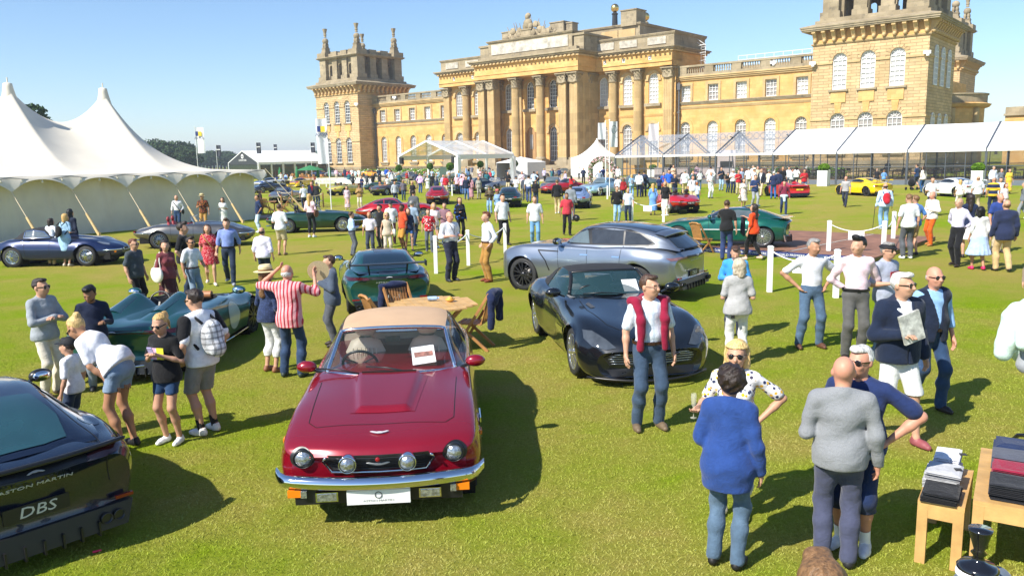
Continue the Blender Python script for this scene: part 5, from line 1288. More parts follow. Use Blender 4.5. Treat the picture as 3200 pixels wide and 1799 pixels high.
def diffuser(c,z=.2,pipes=((.48,),.045),w=.78):
 mb=MB();y=c.y0+c.L;mb.prism([(-w,y-.06,z+.20),(w,y-.06,z+.20),(w*.9,y-.02,z),(-w*.9,y-.02,z)],(0,-.3,-.02));c.part('rear_diffuser',mb,TRIM_B)
 for k in range(-3,4):mb=MB();mb.b2(k*.15-.008,k*.15+.008,y-.25,y-.0,z-.03,z+.10);c.part('diffuser_fin',mb,TRIM_B)
 for sd in(-1,1):
  for x in pipes[0]:mb=MB();mb.lathe([(pipes[1],.06),(pipes[1]*1.05,.08),(pipes[1]*.85,.08),(pipes[1]*.8,-.05)],(sd*x,y-.08,z+.11),16,axis='Y');c.part('tail_pipe',mb,ALLOY_D)
  mb=MB();mb.box((sd*.72,y-.10,z+.24),(.16,.03,.03));c.part('rear_reflector',mb,LAMP_R)
c=put('grand_tourer',MODERN,-5.28,7.2,229,'dark navy grand tourer cropped by the left edge, tail towards the camera',NAVYP,.91)
c.body();gt_cabin(c,NAVYP,GLASS_D,NAVYP,split=(4,4));c.wheels('y',.345,.27,ALLOY_D)
TEALG=plain('teal_tinted_glass',(.015,.055,.065),.04,spec=.8,coat=.5,var=.25,vs=1.5)
rear_glass(c,TEALG,[(-.40,3.42),(.40,3.42),(.46,3.9),(.40,4.28),(.2,4.33),(-.2,4.33),(-.40,4.28),(-.46,3.9)])
side_glass(c,GLASS_D);modern_tail(c,True,zl=.87);diffuser(c,.16,((.52,.63),.05))
c.mirror(1.98,1.05,.86,TRIM_B,1.15)
mb=MB();A2=[[(x,c.y0+4.58-.16*(x/.8)**2,.93-.03*(x/.8)**2),(x,c.y0+4.72-.2*(x/.8)**2,.955-.03*(x/.8)**2),(x,c.y0+4.70-.2*(x/.8)**2,.92-.03*(x/.8)**2)]for x in np.linspace(-.82,.82,21)];mb.grid(np.array(A2));c.part('tail_lip',mb,TRIM_B)
mb=MB();hp_,_=c.surf((0,.5),'rear');mb.box((0,hp_.y+.015,.52),(.52,.015,.13));pl=c.part('number_plate',mb,PLATE_K);text('plate_lettering','DBS',.13,BADGE,pl,frame_m((0,hp_.y+.026,.52),(-1,0,0),(0,0,1)),.003,shear=.2,sx=1.3)
c.seam([(-.62,4.62),(-.60,4.2),(-.5,3.5)],'top',.008,both=False);c.seam([(.62,4.62),(.60,4.2),(.5,3.5)],'top',.008,both=False)
c.seam([(.62,.86),(.64,.55)],'rear2',.008);c.decal('fuel_flap',arc(-.72,3.95,.09,.11,0,345,20),'top',NAVYP,.004)
GRN=paint('racing_green',(.010,.11,.088),.5,.28)
c=put('speedster',scaled(MODERN,.955,.98,.94),-5.65,13.18,179,'metallic green open speedster with twin rear humps and pale roundel',GRN,.95)
c.body(holes=((2.25,.56,.66,3.2),));c.tree();c.wheels('y',.345,.27,ALLOY_D);c.tub(2.25,.56,.66,BLKL,.38,.90)
for x in(-.34,.34):c.seat(x,2.62,BLKL,.40,False)
c.steering(.34,2.12,.86,.18)
for x in(-.37,.37):
 G=[]
 for i in range(22):
  t=i/21;y=2.82+1.35*t;hh=.26*(1-t)**1.15*min(1,(t+.04)/.05);row=[]
  for j in range(-9,10):
   u=j/9;w=.32*(1-.25*t);xx=x+u*w;hpt,n=c.surf((xx,y),'top');row.append((xx,y+c.y0,hpt.z-.008+hh*(math.cos(u*math.pi/2)**1.2)))
  G.append(row)
 mb=MB();mb.grid(np.array(G));o=c.part('fairing_hump',mb,GRN)
 mb=MB();r0=G[0];mb.poly([r0[0]]+[p for p in r0]+[r0[-1]]);hd=mb.build('hump_face',BLKL,o)
 sub=[[(p[0]+(x-p[0])*.18,p[1]+.02,p[2]+.012)for p in row[(1 if x>0 else 5):(14 if x>0 else 18)]]for row in G[3:15]]
 P2=[[(xx_,yy_,zz_)for xx_,yy_,zz_ in r_]for r_ in sub];mb=MB();mb.grid(np.array(P2));mb.build('hump_window',TEALG,o)
modern_tail(c,False,zl=.80);diffuser(c,.15,((.1,),.05));c.mirror(1.75,.98,.84,GRN,1.15);c.plate('rear',0,.48,.46,.11,PLATE_K,'V12 SPEEDSTER',BADGE,ts=.05)
c.decal('roundel',arc(1.95,.55,.25,.25,0,345,24),'side',plain('pale_roundel',(.42,.50,.46),.35,coat=.6,var=0),.007)
c.seam([(.75,.92),(.95,.70),(1.3,.62)],'side',.03,TRIM_B,'side_vent');mb=MB()
for sd in(-1,1):mb.tube([(sd*.93,c.y0+y,z)for y,z in((1.35,.2),(2.2,.185),(3.1,.2))],.014,6)
c.part('sill_strip',mb,CHROME);mb=MB();mb.tube([(x,c.y0+4.49-.22*(x/.8)**2,.27+.06*(abs(x)/.8)**3)for x in np.linspace(-.85,.85,17)],.016,6);c.part('diffuser_strip',mb,CHROME)
mb=MB();mb.cyl((-.45,c.y0+1.75,.90),(-.16,c.y0+1.75,.90),.07,.07,14);c.part('leather_roll_bag',mb,TANL)
c.decal('bonnet_panel',[(-.5,1.55),(-.45,.9),(.45,.9),(.5,1.55)],'top',TRIM_B,.005,.06);c.decal('red_bonnet_patch',[(-.12,1.3),(-.12,.95),(.12,.95),(.12,1.3)],'top',REDL,.009,.06)
GRN2=paint('teal_green',(.010,.105,.095),.5,.25)
c=put('sports_coupe',scaled(MODERN,.955,.97,.985),-2.92,17.6,194,'teal green coupe with thin black rear wing, tail to the camera behind the picnic table',GRN2,.93)
c.body();cs=[(1.72,.975,.64,.945,.74,.92),(2.40,1.265,.54,1.225,.78,.93),(2.85,1.285,.55,1.24,.79,.935),(3.3,1.25,.53,1.20,.78,.955),(4.05,.99,.48,.965,.68,.945),(4.2,.95,.42,.93,.62,.93)]
gt_cabin(c,GRN2,GLASS_D,GRN2,cs,(4,4));c.wheels('y',.345,.27,ALLOY_D)
NAVG=plain('blue_black_glass',(.008,.02,.032),.04,spec=.8,coat=.5,var=0)
rear_glass(c,NAVG,[(-.44,3.22),(0,3.17),(.44,3.22),(.50,3.7),(.44,4.02),(0,4.07),(-.44,4.02),(-.50,3.7)]);c.decal('side_window',[(2.05,.995),(2.4,1.16),(2.75,1.20),(3.05,1.18),(3.2,1.06),(3.05,.985)],'side',GLASS_D,.008)
c.decal('roof_stripe',[(-.20,2.5),(.20,2.5),(.20,3.15),(-.20,3.15)],'top',plain('grey_stripe',(.05,.05,.06),.3,coat=.6,var=0),.006,.06);c.decal('deck_stripe',[(-.2,4.15),(.2,4.15),(.2,4.32),(-.2,4.32)],'top',plain('grey_stripe',(.05,.05,.06)),.006,.05)
modern_tail(c,True,zl=.86);diffuser(c,.16,((.58,.68),.04));c.mirror(1.9,1.03,.86,TRIM_B,1.1);c.plate('rear',0,.44,.5,.11,PLATE_K,'VANTAGE',PLATE_W,ts=.10)
mb=MB();mb.box((0,c.y0+4.28,1.13),(1.62,.22,.02))
for sd in(-1,1):mb.box((sd*.81,c.y0+4.28,1.12),(.02,.26,.12));mb.beam((sd*.42,c.y0+4.26,1.12),(sd*.40,c.y0+4.2,.93),.03)
c.part('rear_wing',mb,TRIM_B)
SILV=paint('silver_blue',(.29,.325,.385),.75,.30)
c=put('luxury_suv',SUVS,2.03,18.33,234,'silver blue sporty SUV with black glass roof behind the black convertible',SILV,.96)
c.body();cs=[(1.72,1.19,.70,1.165,.82,1.14),(2.45,1.60,.60,1.55,.84,1.15),(3.1,1.67,.62,1.61,.85,1.15),(3.9,1.61,.60,1.55,.83,1.18),(4.45,1.47,.58,1.42,.78,1.19),(4.93,1.17,.62,1.15,.74,1.14)]
GLROOF=plain('black_glass_roof',(.01,.01,.012),.04,spec=.8,coat=.8,var=0)
c.cabin(cs,dict(wind=GLASS_D,roof=SILV,side=SILV,rear=SILV,wr=1,rr=(5,5)));c.tree();c.wheels('y',.40,.29,ALLOY_D)
c.decal('glass_roof',[(-.52,2.55),(.52,2.55),(.54,3.2),(.50,4.25),(-.50,4.25),(-.54,3.2)],'top',GLROOF,.008,.08)
c.decal('window_surround',[(1.99,1.20),(2.40,1.49),(2.7,1.565),(3.3,1.585),(3.7,1.555),(4.05,1.475),(4.36,1.27),(4.2,1.225)],'side',TRIM_B,.004,.05)
LGL=plain('grey_tinted_glass',(.10,.13,.14),.05,spec=.8,coat=.4,var=.3,vs=2)
c.decal('side_window',[(2.02,1.215),(2.42,1.46),(2.62,1.51),(2.74,1.225)],'side',LGL,.008,.05);DGL=plain('dark_side_glass',(.035,.038,.042),.05,spec=.8,coat=.4,var=.2)
c.decal('side_window',[(2.82,1.225),(2.72,1.52),(3.1,1.55),(3.55,1.54),(3.6,1.235)],'side',DGL,.008,.05);c.decal('side_window',[(3.64,1.235),(3.6,1.53),(3.95,1.48),(4.3,1.29),(4.2,1.25)],'side',DGL,.008,.05)
c.seam([(1.98,1.2),(2.40,1.485),(2.7,1.56),(3.3,1.58),(3.7,1.55),(4.05,1.47),(4.36,1.27),(4.2,1.225),(2.0,1.195)],'side',.02,TRIM_B,'window_trim')
c.decal('rear_window',[(-.50,4.50),(0,4.52),(.50,4.50),(.56,4.80),(.44,4.90),(0,4.915),(-.44,4.90),(-.56,4.80)],'top',GLASS_D,.008,.05)
mb=MB();A2=[[(x,c.y0+4.33-.05*(x/.6)**2,1.545-.05*(x/.6)**2),(x,c.y0+4.62-.08*(x/.6)**2,1.50-.05*(x/.6)**2),(x,c.y0+4.6-.08*(x/.6)**2,1.47-.05*(x/.6)**2)]for x in np.linspace(-.62,.62,15)];mb.grid(np.array(A2));c.part('roof_spoiler',mb,SILV)
modern_tail(c,True,plain('pale_tail_lamp',(.25,.12,.13),.1,spec=.8,var=.2),1.0);c.mirror(1.98,1.26,.90,TRIM_B,1.3);diffuser(c,.30,((.66,.74),.05),.8);c.plate('rear',0,.60,.50,.12,PLATE_K,'DBX',BADGE,ts=.12)
c.seam([(2.72,1.2),(2.76,.42),(2.0,.42),(1.92,1.1)],'side',.009);c.seam([(3.62,1.2),(3.60,.7),(3.45,.42),(2.8,.42)],'side',.009)
c.decal('side_strake',[(1.38,1.0),(1.95,1.0),(1.95,1.025),(1.38,1.03)],'side',TRIM_B,.01,.04);c.seam([(1.40,1.0),(1.62,.78),(1.72,.55)],'side',.03,TRIM_B,'side_vent')
for y in(2.55,3.40):c.decal('door_handle',[(y,.955),(y+.2,.955),(y+.2,.985),(y,.985)],'side',CHROME,.006,.03)
BLK=paint('onyx_black',(.010,.012,.015),.4,.22)
c=put('black_convertible',MODERN,1.52,12.6,9,'glossy black convertible with fabric roof up, facing the camera',BLK,1.0)
c.body();cs=[(1.80,.985,.66,.955,.76,.93),(2.42,1.27,.56,1.235,.80,.94),(2.9,1.31,.57,1.27,.80,.945),(3.4,1.26,.54,1.21,.78,.97),(3.95,1.01,.48,.985,.70,.965)]
c.cabin(cs,dict(wind=WSCREEN_D,roof=HOODC,side=WSCREEN_D,rear=HOODC,wr=1,rr=(4,4)));c.tree();c.wheels('y',.345,.27,ALLOY);A=c.CA
fr_=MB()
for sd in(1,-1):fr_.tube([(sd*x,y,z+.004)for x,y,z in[tuple(A[i,8])for i in range(9)]],.03,8)
fr_.tube([tuple(A[8,j])for j in range(8,-1,-1)]+[tuple(A[8,j]*np.array((-1,1,1)))for j in range(1,9)],.025,8);c.part('windscreen_frame',fr_,TRIM_B)
for sd in(-1,1):mb=MB();mb.grid(A[20:33,8:16]*np.array((sd,1,1))+np.array((sd*.006,0,.002)));c.part('hood_side',mb,HOODC)
for x in(-.36,.36):c.seat(x,2.68,GREYL,.44)
c.steering(-.36,2.2,.92);c.part('dashboard',MB().b2(-.70,.70,c.y0+1.95,c.y0+2.2,.74,.95),GREYL);c.part('cabin_floor',MB().b2(-.70,.70,c.y0+1.9,c.y0+3.6,.45,.47),BLKL)
c.mirror(1.98,1.03,.84,BLK,1.15)
c.decal('grille',[(-.66,.43),(-.58,.31),(.58,.31),(.66,.43),(.52,.49),(.2,.51),(-.2,.51),(-.52,.49)],'front',TRIM_B,.010,.04)
for k in range(5):
 z=.335+.033*k;w=.56+.02*k if k<3 else.58-.06*(k-3);pts=[c.surf((x,z),'front')[0]+Vector((0,-.02,0))for x in np.linspace(-w,w,13)];c.part('grille_vane',MB().tube(pts,.006,5),CHROME)
c.decal('lower_intake',[(-.62,.26),(-.56,.17),(.56,.17),(.62,.26),(0,.28)],'front',TRIM_B,.008,.05)
c.decal('headlamp',[(.50,.56),(.62,.53),(.78,.56),(.86,.64),(.84,.73),(.74,.73),(.60,.65)],'front2',plain('clear_headlamp',(.07,.08,.09),.05,spec=.9,metal=.2,coat=.6,var=.25,vs=9),.010,.03)
c.wings('top',0,.22,.13);mb=MB();mb.tube([(x,c.y0-.03+.42*(abs(x)/.9)**2,.13)for x in np.linspace(-.85,.85,17)],.02,6);c.part('front_splitter',mb,TRIM_B)
c.decal('bonnet_vent',[(.46,1.35),(.54,1.30),(.56,1.55),(.50,1.60)],'top2',plain('vent_mesh',(.12,.12,.12),.5,metal=.5,var=.3,vs=80),.006,.03);c.seam([(.60,1.75),(.62,1.2),(.50,.62),(.35,.42)],'top2',.009)
c.seam([(1.98,.92),(2.0,.4),(2.15,.25),(3.1,.25),(3.3,.5),(3.32,.92)],'side',.009)
c.decal('side_vent',[(1.34,.62),(1.9,.58),(1.9,.53),(1.34,.50)],'side',CHROME,.01,.04);mb=MB();mb.tube([(.15,c.y0+1.80,.985),(-.2,c.y0+1.88,1.01),(-.5,c.y0+1.92,1.0)],.010,6);c.part('wiper',mb,TRIM_B)
mb=MB();mb.prism([Vector(v)+Vector((.28,c.y0+1.98,.99))for v in((-.1,0,0),(.14,0,0),(.12,.12,.17),(-.12,.12,.17))],(0,-.003,.003));c.part('display_card',mb,PLATE_W)
GRN3=paint('emerald_green',(.006,.125,.085),.5,.25)
c=put('green_supercar',scaled(MODERN,.99,.98,1.0),6.86,25.92,252,'emerald green supercar with white side stripe on the wooden display platform',GRN3,.94,.14)
c.body();gt_cabin(c,GRN3,GLASS_D,GRN3,None,(4,4));c.wheels('multi',.36,.29,ALLOY);side_glass(c,LGL);c.decal('glass_roof',[(-.46,2.55),(.46,2.55),(.44,3.3),(-.44,3.3)],'top',GLROOF,.008,.08)
c.seam([(1.4,.60),(3.2,.60)],'side',.022,PLATE_W,'white_stripe');c.mirror(2.0,1.03,.84,GRN3,1.2);diffuser(c,.2,((.3,),.05),.8)
c.decal('tail_recess',[(-.70,.55),(.70,.55),(.78,.72),(-.78,.72)],'rear',TRIM_B,.01,.05);c.plate('rear',0,.62,.45,.11,PLATE_K,'VICTOR',PLATE_W,ts=.06);mb=MB()
for sd in(-1,1):mb.prism([(sd*.35,c.y0+4.6,.16),(sd*.85,c.y0+4.45,.2),(sd*.92,c.y0+4.4,.42),(sd*.5,c.y0+4.62,.30)],(0,-.04,.02))
c.part('rear_aero_blade',mb,ALLOY);mb=MB();A2=[[(x,c.y0+4.35-.12*(x/.7)**2,.955),(x,c.y0+4.68-.2*(x/.7)**2,.985)]for x in np.linspace(-.78,.78,13)];mb.grid(np.array(A2));c.part('duck_tail',mb,GRN3)
c.seam([(1.95,.93),(1.98,.4),(2.1,.25),(3.1,.25),(3.25,.5),(3.2,.93)],'side',.010);mb=MB();A2=[[(x,c.y0+y,1.30+.10*math.sin((y-2.9)*3)-abs(x)*.3)for x in(-.18,-.08,.08,.18)]for y in np.linspace(2.9,3.6,8)];mb.grid(np.array(A2));c.part('roof_scoop',mb,GRN3)
def etype(x,y,head,label,col,kind='coupe',hood=HOODC,seatm=BLKL,plate=None,k=.97,group='long-nosed sixties sports cars',boot=None):
 c=put('sixties_sports_car',ETYPE,x,y,head,label,col,k,0,group)
 if kind=='open':c.body(holes=((2.62,.52,.58,3.0),));c.tree();c.tub(2.62,.52,.58,seatm,.36,.88)
 else:c.body()
 if kind=='coupe':
  c.cabin([(1.98,.955,.50,.93,.62,.90),(2.36,1.20,.42,1.165,.64,.905),(2.7,1.235,.44,1.19,.66,.90),(3.2,1.17,.42,1.12,.63,.895),(4.0,.87,.34,.845,.46,.80),(4.12,.80,.28,.79,.40,.77)],dict(wind=GLASS_D,roof=col,side=col,rear=col,wr=1,rr=(4,4)));c.tree()
  c.decal('side_window',[(2.22,.955),(2.42,1.10),(2.7,1.15),(2.95,1.14),(2.95,.955)],'side',GLASS_D,.008,.05);c.decal('side_window',[(3.0,.955),(3.0,1.135),(3.25,1.08),(3.5,.97)],'side',GLASS_D,.008,.05)
  c.seam([(2.18,.94),(2.42,1.125),(2.7,1.175),(3.0,1.165),(3.28,1.10),(3.55,.96),(2.18,.935)],'side',.022,CHROME,'window_trim');c.decal('rear_window',[(-.30,3.28),(.30,3.28),(.33,3.5),(.24,3.78),(-.24,3.78),(-.33,3.5)],'top',GLASS_D,.008,.05);c.seam([(-.42,3.15),(.42,3.15),(.38,3.95),(.2,4.1),(-.2,4.1),(-.38,3.95),(-.42,3.15)],'top',.01,both=False)
 elif kind=='soft':
  c.cabin([(1.98,.955,.50,.93,.62,.90),(2.32,1.18,.46,1.15,.64,.905),(2.7,1.24,.48,1.20,.66,.90),(3.05,1.20,.46,1.15,.64,.895),(3.40,.93,.44,.915,.58,.895)],dict(wind=GLASS_D,roof=hood,side=hood,rear=hood,wr=1,rr=(4,4)));c.tree()
  c.decal('side_window',[(2.2,.955),(2.40,1.10),(2.75,1.15),(2.98,1.12),(2.98,.955)],'side',plain('pale_side_glass',(.12,.15,.18),.05,spec=.8,var=.2),.008,.05);c.seam([(2.18,.935),(2.40,1.12),(2.75,1.175),(3.02,1.14),(3.02,.935),(2.18,.935)],'side',.024,CHROME,'window_trim');c.decal('rear_window',[(-.28,3.14),(.28,3.14),(.30,3.32),(-.30,3.32)],'top',LGL,.01,.05)
 else:
  for xs_ in(-.30,.30):c.seat(xs_,2.95,seatm,.42,True)
  c.steering(-.30,2.35,.82,.19);P=[(-.58,2.08,.90),(-.50,2.24,1.17),(0,2.10,1.20),(.50,2.24,1.17),(.58,2.08,.90)];P=[(a,b_+c.y0,z_)for a,b_,z_ in P];mb=MB();mb.tube(P,.018,8);c.part('windscreen_frame',mb,CHROME)
  mb=MB();mb.poly([P[0],P[1],P[2],(0,c.y0+1.95,.93)]);mb.poly([P[4],P[3],P[2],(0,c.y0+1.95,.93)]);c.part('windscreen',mb,glassy('pale_windscreen',(.5,.55,.6),.18))
  mb=MB();A2=[[(.56*math.cos(t),c.y0+3.02+.22*math.sin(t)*k_,.90+.06*(1-k_))for t in np.linspace(0,math.pi,13)]for k_ in(.5,.8,1.0)];mb.grid(np.array(A2));c.part('folded_hood',mb,seatm if seatm!=BLKL else HOODC)
 c.wheels('wire',.33,.17,CHROME)
 for sd in(-1,1):
  mb=MB();mb.tube([(sd*x_,c.y0+y_,.50)for x_,y_ in((.14,.05),(.30,.03),(.48,.16),(.62,.45))],.03,8);c.part('front_bumper',mb,CHROME);mb=MB();mb.tube([(sd*x_,c.y0+y_,.60)for x_,y_ in((.12,4.44),(.34,4.42),(.52,4.28),(.68,4.0),(.74,3.8))],.028,8);c.part('rear_bumper',mb,CHROME)
  mb=MB();mb.box((sd*.42,c.y0+4.34,.66),(.20,.05,.06));c.part('tail_lamp',mb,LAMP_R);mb=MB();mb.box((sd*.42,c.y0+.14,.44),(.12,.05,.05));c.part('indicator',mb,LAMP_O);mb=MB();mb.ball((sd*.16,c.y0+.02,.50),(.035,.03,.06),8,6);c.part('overrider',mb,CHROME)
 c.decal('headlamp',[(.36,.36),(.46,.30),(.54,.46),(.56,.66),(.46,.62)],'top2',LAMP_C,.01,.04);c.decal('mouth',arc(0,.47,.20,.055,0,345,16),'front',TRIM_B,.008,.04)
 mb=MB();mb.tube([(-.2,c.y0-.01,.47),(.2,c.y0-.01,.47)],.012,6);c.part('grille_bar',mb,CHROME);c.seam([(2.1,.88),(2.1,.40),(2.9,.36),(2.95,.88)],'side',.010);c.seam([(.30,1.75),(.28,.8),(.18,.3)],'top2',.010)
 G=[]
 for i in range(14):
  t=i/13;yb_=.45+1.35*t;row=[]
  for j in range(-5,6):
   xx=j/5*.22;hpt,n=c.surf((xx,yb_),'top');row.append((xx,yb_+c.y0,hpt.z+.003+.045*math.cos(j/5*math.pi/2)*min(1,t/.2)))
  G.append(row)
 mb=MB();mb.grid(np.array(G));c.part('bonnet_bulge',mb,col)
 for xs_ in(-.06,.06):mb=MB();mb.cyl((xs_,c.y0+4.1,.30),(xs_,c.y0+4.5,.30),.03,.03,8);c.part('tail_pipe',mb,CHROME)
 if plate:mb=MB();mb.box((0,c.y0+4.50,.56),(.44,.02,.12));p_=c.part('number_plate',mb,PLATE_K);text('plate_lettering',plate,.10,PLATE_W,p_,frame_m((0,c.y0+4.513,.56),(-1,0,0),(0,0,1)),.001)
 return c
PB=lambda n,h,m=.35:paint(n,h,m)
etype(-14.48,25.51,88,'dark blue sixties sports car with black soft top beside the cream tent',PB('dark_blue','#16264f'),'soft')
etype(-12.0,30.3,97,'gunmetal grey open sixties roadster with red seats by the cream tent',PB('gunmetal','#6a6866',.7),'open',seatm=REDL)
etype(-8.65,35.6,95,'dark green open sixties roadster behind the pink-topped woman',PB('dark_green','#0d3a22'),'open')
etype(-5.68,40.7,98,'bright red sixties coupe seen side on behind the crowd',PB('bright_red','#b3121b',.1),'coupe')
etype(-5.03,56.0,183,'red sixties coupe seen from behind near the clear tent',PB('signal_red','#a80f1a',.1),'coupe',plate='NLX 248E',k=1.0)
etype(-.03,51.3,178,'dark green sixties coupe seen from behind in the middle row',PB('deep_green','#1d3b38'),'coupe',plate='OG 1888E',k=1.0)
etype(4.16,48.9,172,'pale blue sixties coupe seen from behind, beside the red roadster',PB('pale_blue','#8ea6cf',.3),'coupe',plate='OYT 385K',k=1.03)
etype(8.9,43.4,190,'red open sixties roadster seen from behind with children beside it',PB('roadster_red','#c1121f',.1),'open',plate='KSJ 712',k=1.03)
etype(-17.3,62.0,172,'silver sixties roadster with navy soft top behind the rope fence',PB('silver_grey','#8d9094',.7),'soft',hood=plain('navy_hood',(.02,.03,.07),.9,var=.1))
p_=gnd(1062,612);etype(p_.x,p_.y+2,158,'primrose yellow open roadster by the tall flag pole',PB('primrose','#e0cf55',.1),'open',plate='VRO 542L')
p_=gnd(1205,612);etype(p_.x,p_.y+2,150,'bronze open roadster with brown interior between the red coupes',PB('bronze','#6f6660',.7),'open',seatm=TANL)
p_=gnd(1190,602);etype(p_.x,p_.y+3,268,'dark green racing roadster parked side on behind the bronze one',PB('race_green','#123a2e'),'open')
p_=gnd(1765,606);etype(p_.x,p_.y+1.5,300,'red roadster with black hood half hidden behind the pale blue coupe',PB('cherry_red','#b0101c',.1),'soft')
def modern(x,y,head,label,col,kind,plate=None,rim=ALLOY_D,k=.95,spec=None,group='modern sports cars by the marquee',wing=False):
 c=put('sports_car',spec or scaled(MODERN,.955,.95,.97),x,y,head,label,col,k,0,group);c.body()
 if kind=='mid':
  cs=[(1.35,.93,.60,.905,.70,.88),(2.05,1.24,.50,1.20,.74,.92),(2.45,1.265,.52,1.225,.76,.93),(2.95,1.21,.48,1.165,.74,.945),(3.9,.97,.42,.95,.60,.935),(4.05,.93,.38,.92,.56,.92)]
  gt_cabin(c,col,GLASS_D,col,cs,(4,4));c.decal('side_window',[(1.68,.955),(2.1,1.15),(2.5,1.18),(2.9,1.12),(3.15,1.0),(2.9,.965)],'side',GLASS_D,.008,.06);c.decal('rear_window',[(-.42,2.98),(.42,2.98),(.42,3.5),(-.42,3.5)],'top',GLASS_D,.008,.06)
 elif kind=='front':gt_cabin(c,col,GLASS_D,col,None,(4,4));side_glass(c,GLASS_D);rear_glass(c,GLASS_D,[(-.40,3.42),(.40,3.42),(.42,4.2),(-.42,4.2)])
 elif kind=='spider':
  c.tree();mb=MB();mb.b2(-.6,.6,c.y0+1.9,c.y0+2.7,.93,.97);c.part('cockpit',mb,BLKL)
  for sd in(-1,1):
   G=[[(sd*.38+u*.26*(1-.5*t),c.y0+2.7+1.2*t,.95+.20*(1-t)**1.3*math.cos(u*math.pi/2))for u in np.linspace(-1,1,9)]for t in np.linspace(0,1,12)];mb=MB();mb.grid(np.array(G));c.part('buttress',mb,col)
   c.seat(sd*.33,2.6,BLKL,.5)
  P=[(-.62,1.75,.93),(-.52,2.0,1.17),(0,1.9,1.2),(.52,2.0,1.17),(.62,1.75,.93)];mb=MB();mb.tube([(a,b_+c.y0,z_)for a,b_,z_ in P],.025,8);c.part('windscreen_frame',mb,TRIM_B)
 c.wheels('y',.345,.27,rim);c.mirror(1.7,1.02,.84,col,1.0)
 c.decal('tail_lamp',[(.55,.72),(.80,.70),(.84,.79),(.58,.80)],'rear2',LAMP_R,.01,.04);diffuser(c,.15,((.10,),.05),.75)
 if kind=='spider':c.decal('rear_grille',[(-.5,.70),(.5,.70),(.55,.80),(-.55,.80)],'rear',TRIM_B,.01,.05);c.round_lamp(.66,.80,.07,LAMP_R,col,.01,'rear','tail_lamp')
 c.plate('rear',0,.58,.5,.11,PLATE_Y if plate else PLATE_W,plate,PLATE_K,ts=.09)
 c.decal('headlamp',[(.55,.62),(.78,.60),(.82,.72),(.66,.78)],'front2',LAMP_C,.01,.04);c.decal('intake',[(-.6,.35),(.6,.35),(.55,.22),(-.55,.22)],'front',TRIM_B,.01,.06)
 if wing:
  mb=MB();mb.box((0,c.y0+4.2,1.12),(1.45,.26,.03))
  for sd in(-1,1):mb.beam((sd*.5,c.y0+4.2,1.11),(sd*.48,c.y0+4.1,.92),.04);mb.box((sd*.73,c.y0+4.2,1.11),(.02,.28,.09))
  c.part('rear_wing',mb,col)
 c.seam([(1.6,.93),(1.62,.4),(2.7,.35),(2.9,.93)],'side',.010);return c
modern(19.1,55.4,186,'red open supercar with twin rear buttresses beside the white planter',PB('supercar_red','#cf1a1e',.1),'spider','F458')
modern(24.3,55.2,198,'yellow mid-engined coupe with rear wing in front of the marquee',PB('racing_yellow','#f2cf0a',.0),'mid',None,ALLOY_D,wing=True)
modern(28.6,51.7,192,'white mid-engined coupe with bronze wheels at the right of the marquee',PB('gt_white','#e9ebee',.0),'mid',None,plain('bronze_alloy',(.35,.24,.08),.3,metal=.8,var=0),wing=True)
def classic(px,py,head,label,col,two=None,roof='coupe',spec=CLASSIC,dy=1.5,k=1.0,bonnet=False):
 p=gnd(px,py);c=put('classic_car',spec,p.x,p.y+dy,head,label,col,k,0,'classic cars in the back rows');c.body(mat_=col)
 if roof=='coupe':c.cabin([(1.75,1.0,.56,.975,.68,.95),(2.2,1.30,.50,1.26,.70,.96),(2.7,1.36,.52,1.31,.72,.96),(3.2,1.32,.50,1.27,.70,.97),(3.9,1.0,.44,.98,.60,.95),(4.05,.95,.40,.94,.55,.93)],dict(wind=LGL,roof=two or col,side=two or col,rear=two or col,wr=1,rr=(4,4)));c.tree();c.decal('side_window',[(2.02,1.02),(2.3,1.21),(2.68,1.25),(2.72,1.02)],'side',LGL,.008,.06);c.decal('side_window',[(2.78,1.02),(2.76,1.25),(3.15,1.23),(3.5,1.05)],'side',LGL,.008,.06);c.decal('rear_window',[(-.40,3.28),(.40,3.28),(.40,3.65),(-.40,3.65)],'top',GLASS_D,.008,.06)
 else:
  c.tree();mb=MB();mb.b2(-.6,.6,c.y0+2.1,c.y0+2.95,.94,.985);c.part('cockpit',mb,BLKL);P=[(-.62,1.85,.95),(-.54,2.05,1.25),(0,1.98,1.28),(.54,2.05,1.25),(.62,1.85,.95)];mb=MB();mb.tube([(a,b_+c.y0,z_)for a,b_,z_ in P],.02,8);c.part('windscreen_frame',mb,CHROME);mb=MB();mb.poly([(a,b_+c.y0,z_)for a,b_,z_ in P]);c.part('windscreen',mb,glassy('pale_windscreen',(.5,.55,.6),.18))
  for xs_ in(-.3,.3):c.seat(xs_,2.7,BLKL,.55)
 c.wheels('steel' if spec is CLASSIC else 'five',.335,.19,CHROME)
 c.round_lamp(.56,.66,.085,LAMP_C,CHROME,.02);c.decal('grille',[(-.34,.46),(.34,.46),(.36,.58),(0,.64),(-.36,.58)],'front',TRIM_B,.01,.05)
 for(y_,z_,s_)in((-.04,.42,1),(c.L+.03,.48,-1)):mb=MB();mb.tube([(x_,c.y0+y_+s_*.16*(x_/.7)**2,z_)for x_ in np.linspace(-.74,.74,13)],.04,8);c.part('bumper',mb,CHROME)
 for sd in(-1,1):mb=MB();mb.box((sd*.55,c.y0+c.L-.02,.68),(.12,.06,.10));c.part('tail_lamp',mb,LAMP_R)
 if bonnet:mb=MB();A2=[[(x_,c.y0+.15+.3*t,.9+1.15*t)for x_ in(-.6,-.2,.2,.6)]for t in(0,.5,1)];mb.grid(np.array(A2));c.part('raised_bonnet',mb,col)
 c.seam([(1.95,.93),(1.95,.4),(2.75,.36),(2.8,.93)],'side',.010);return c
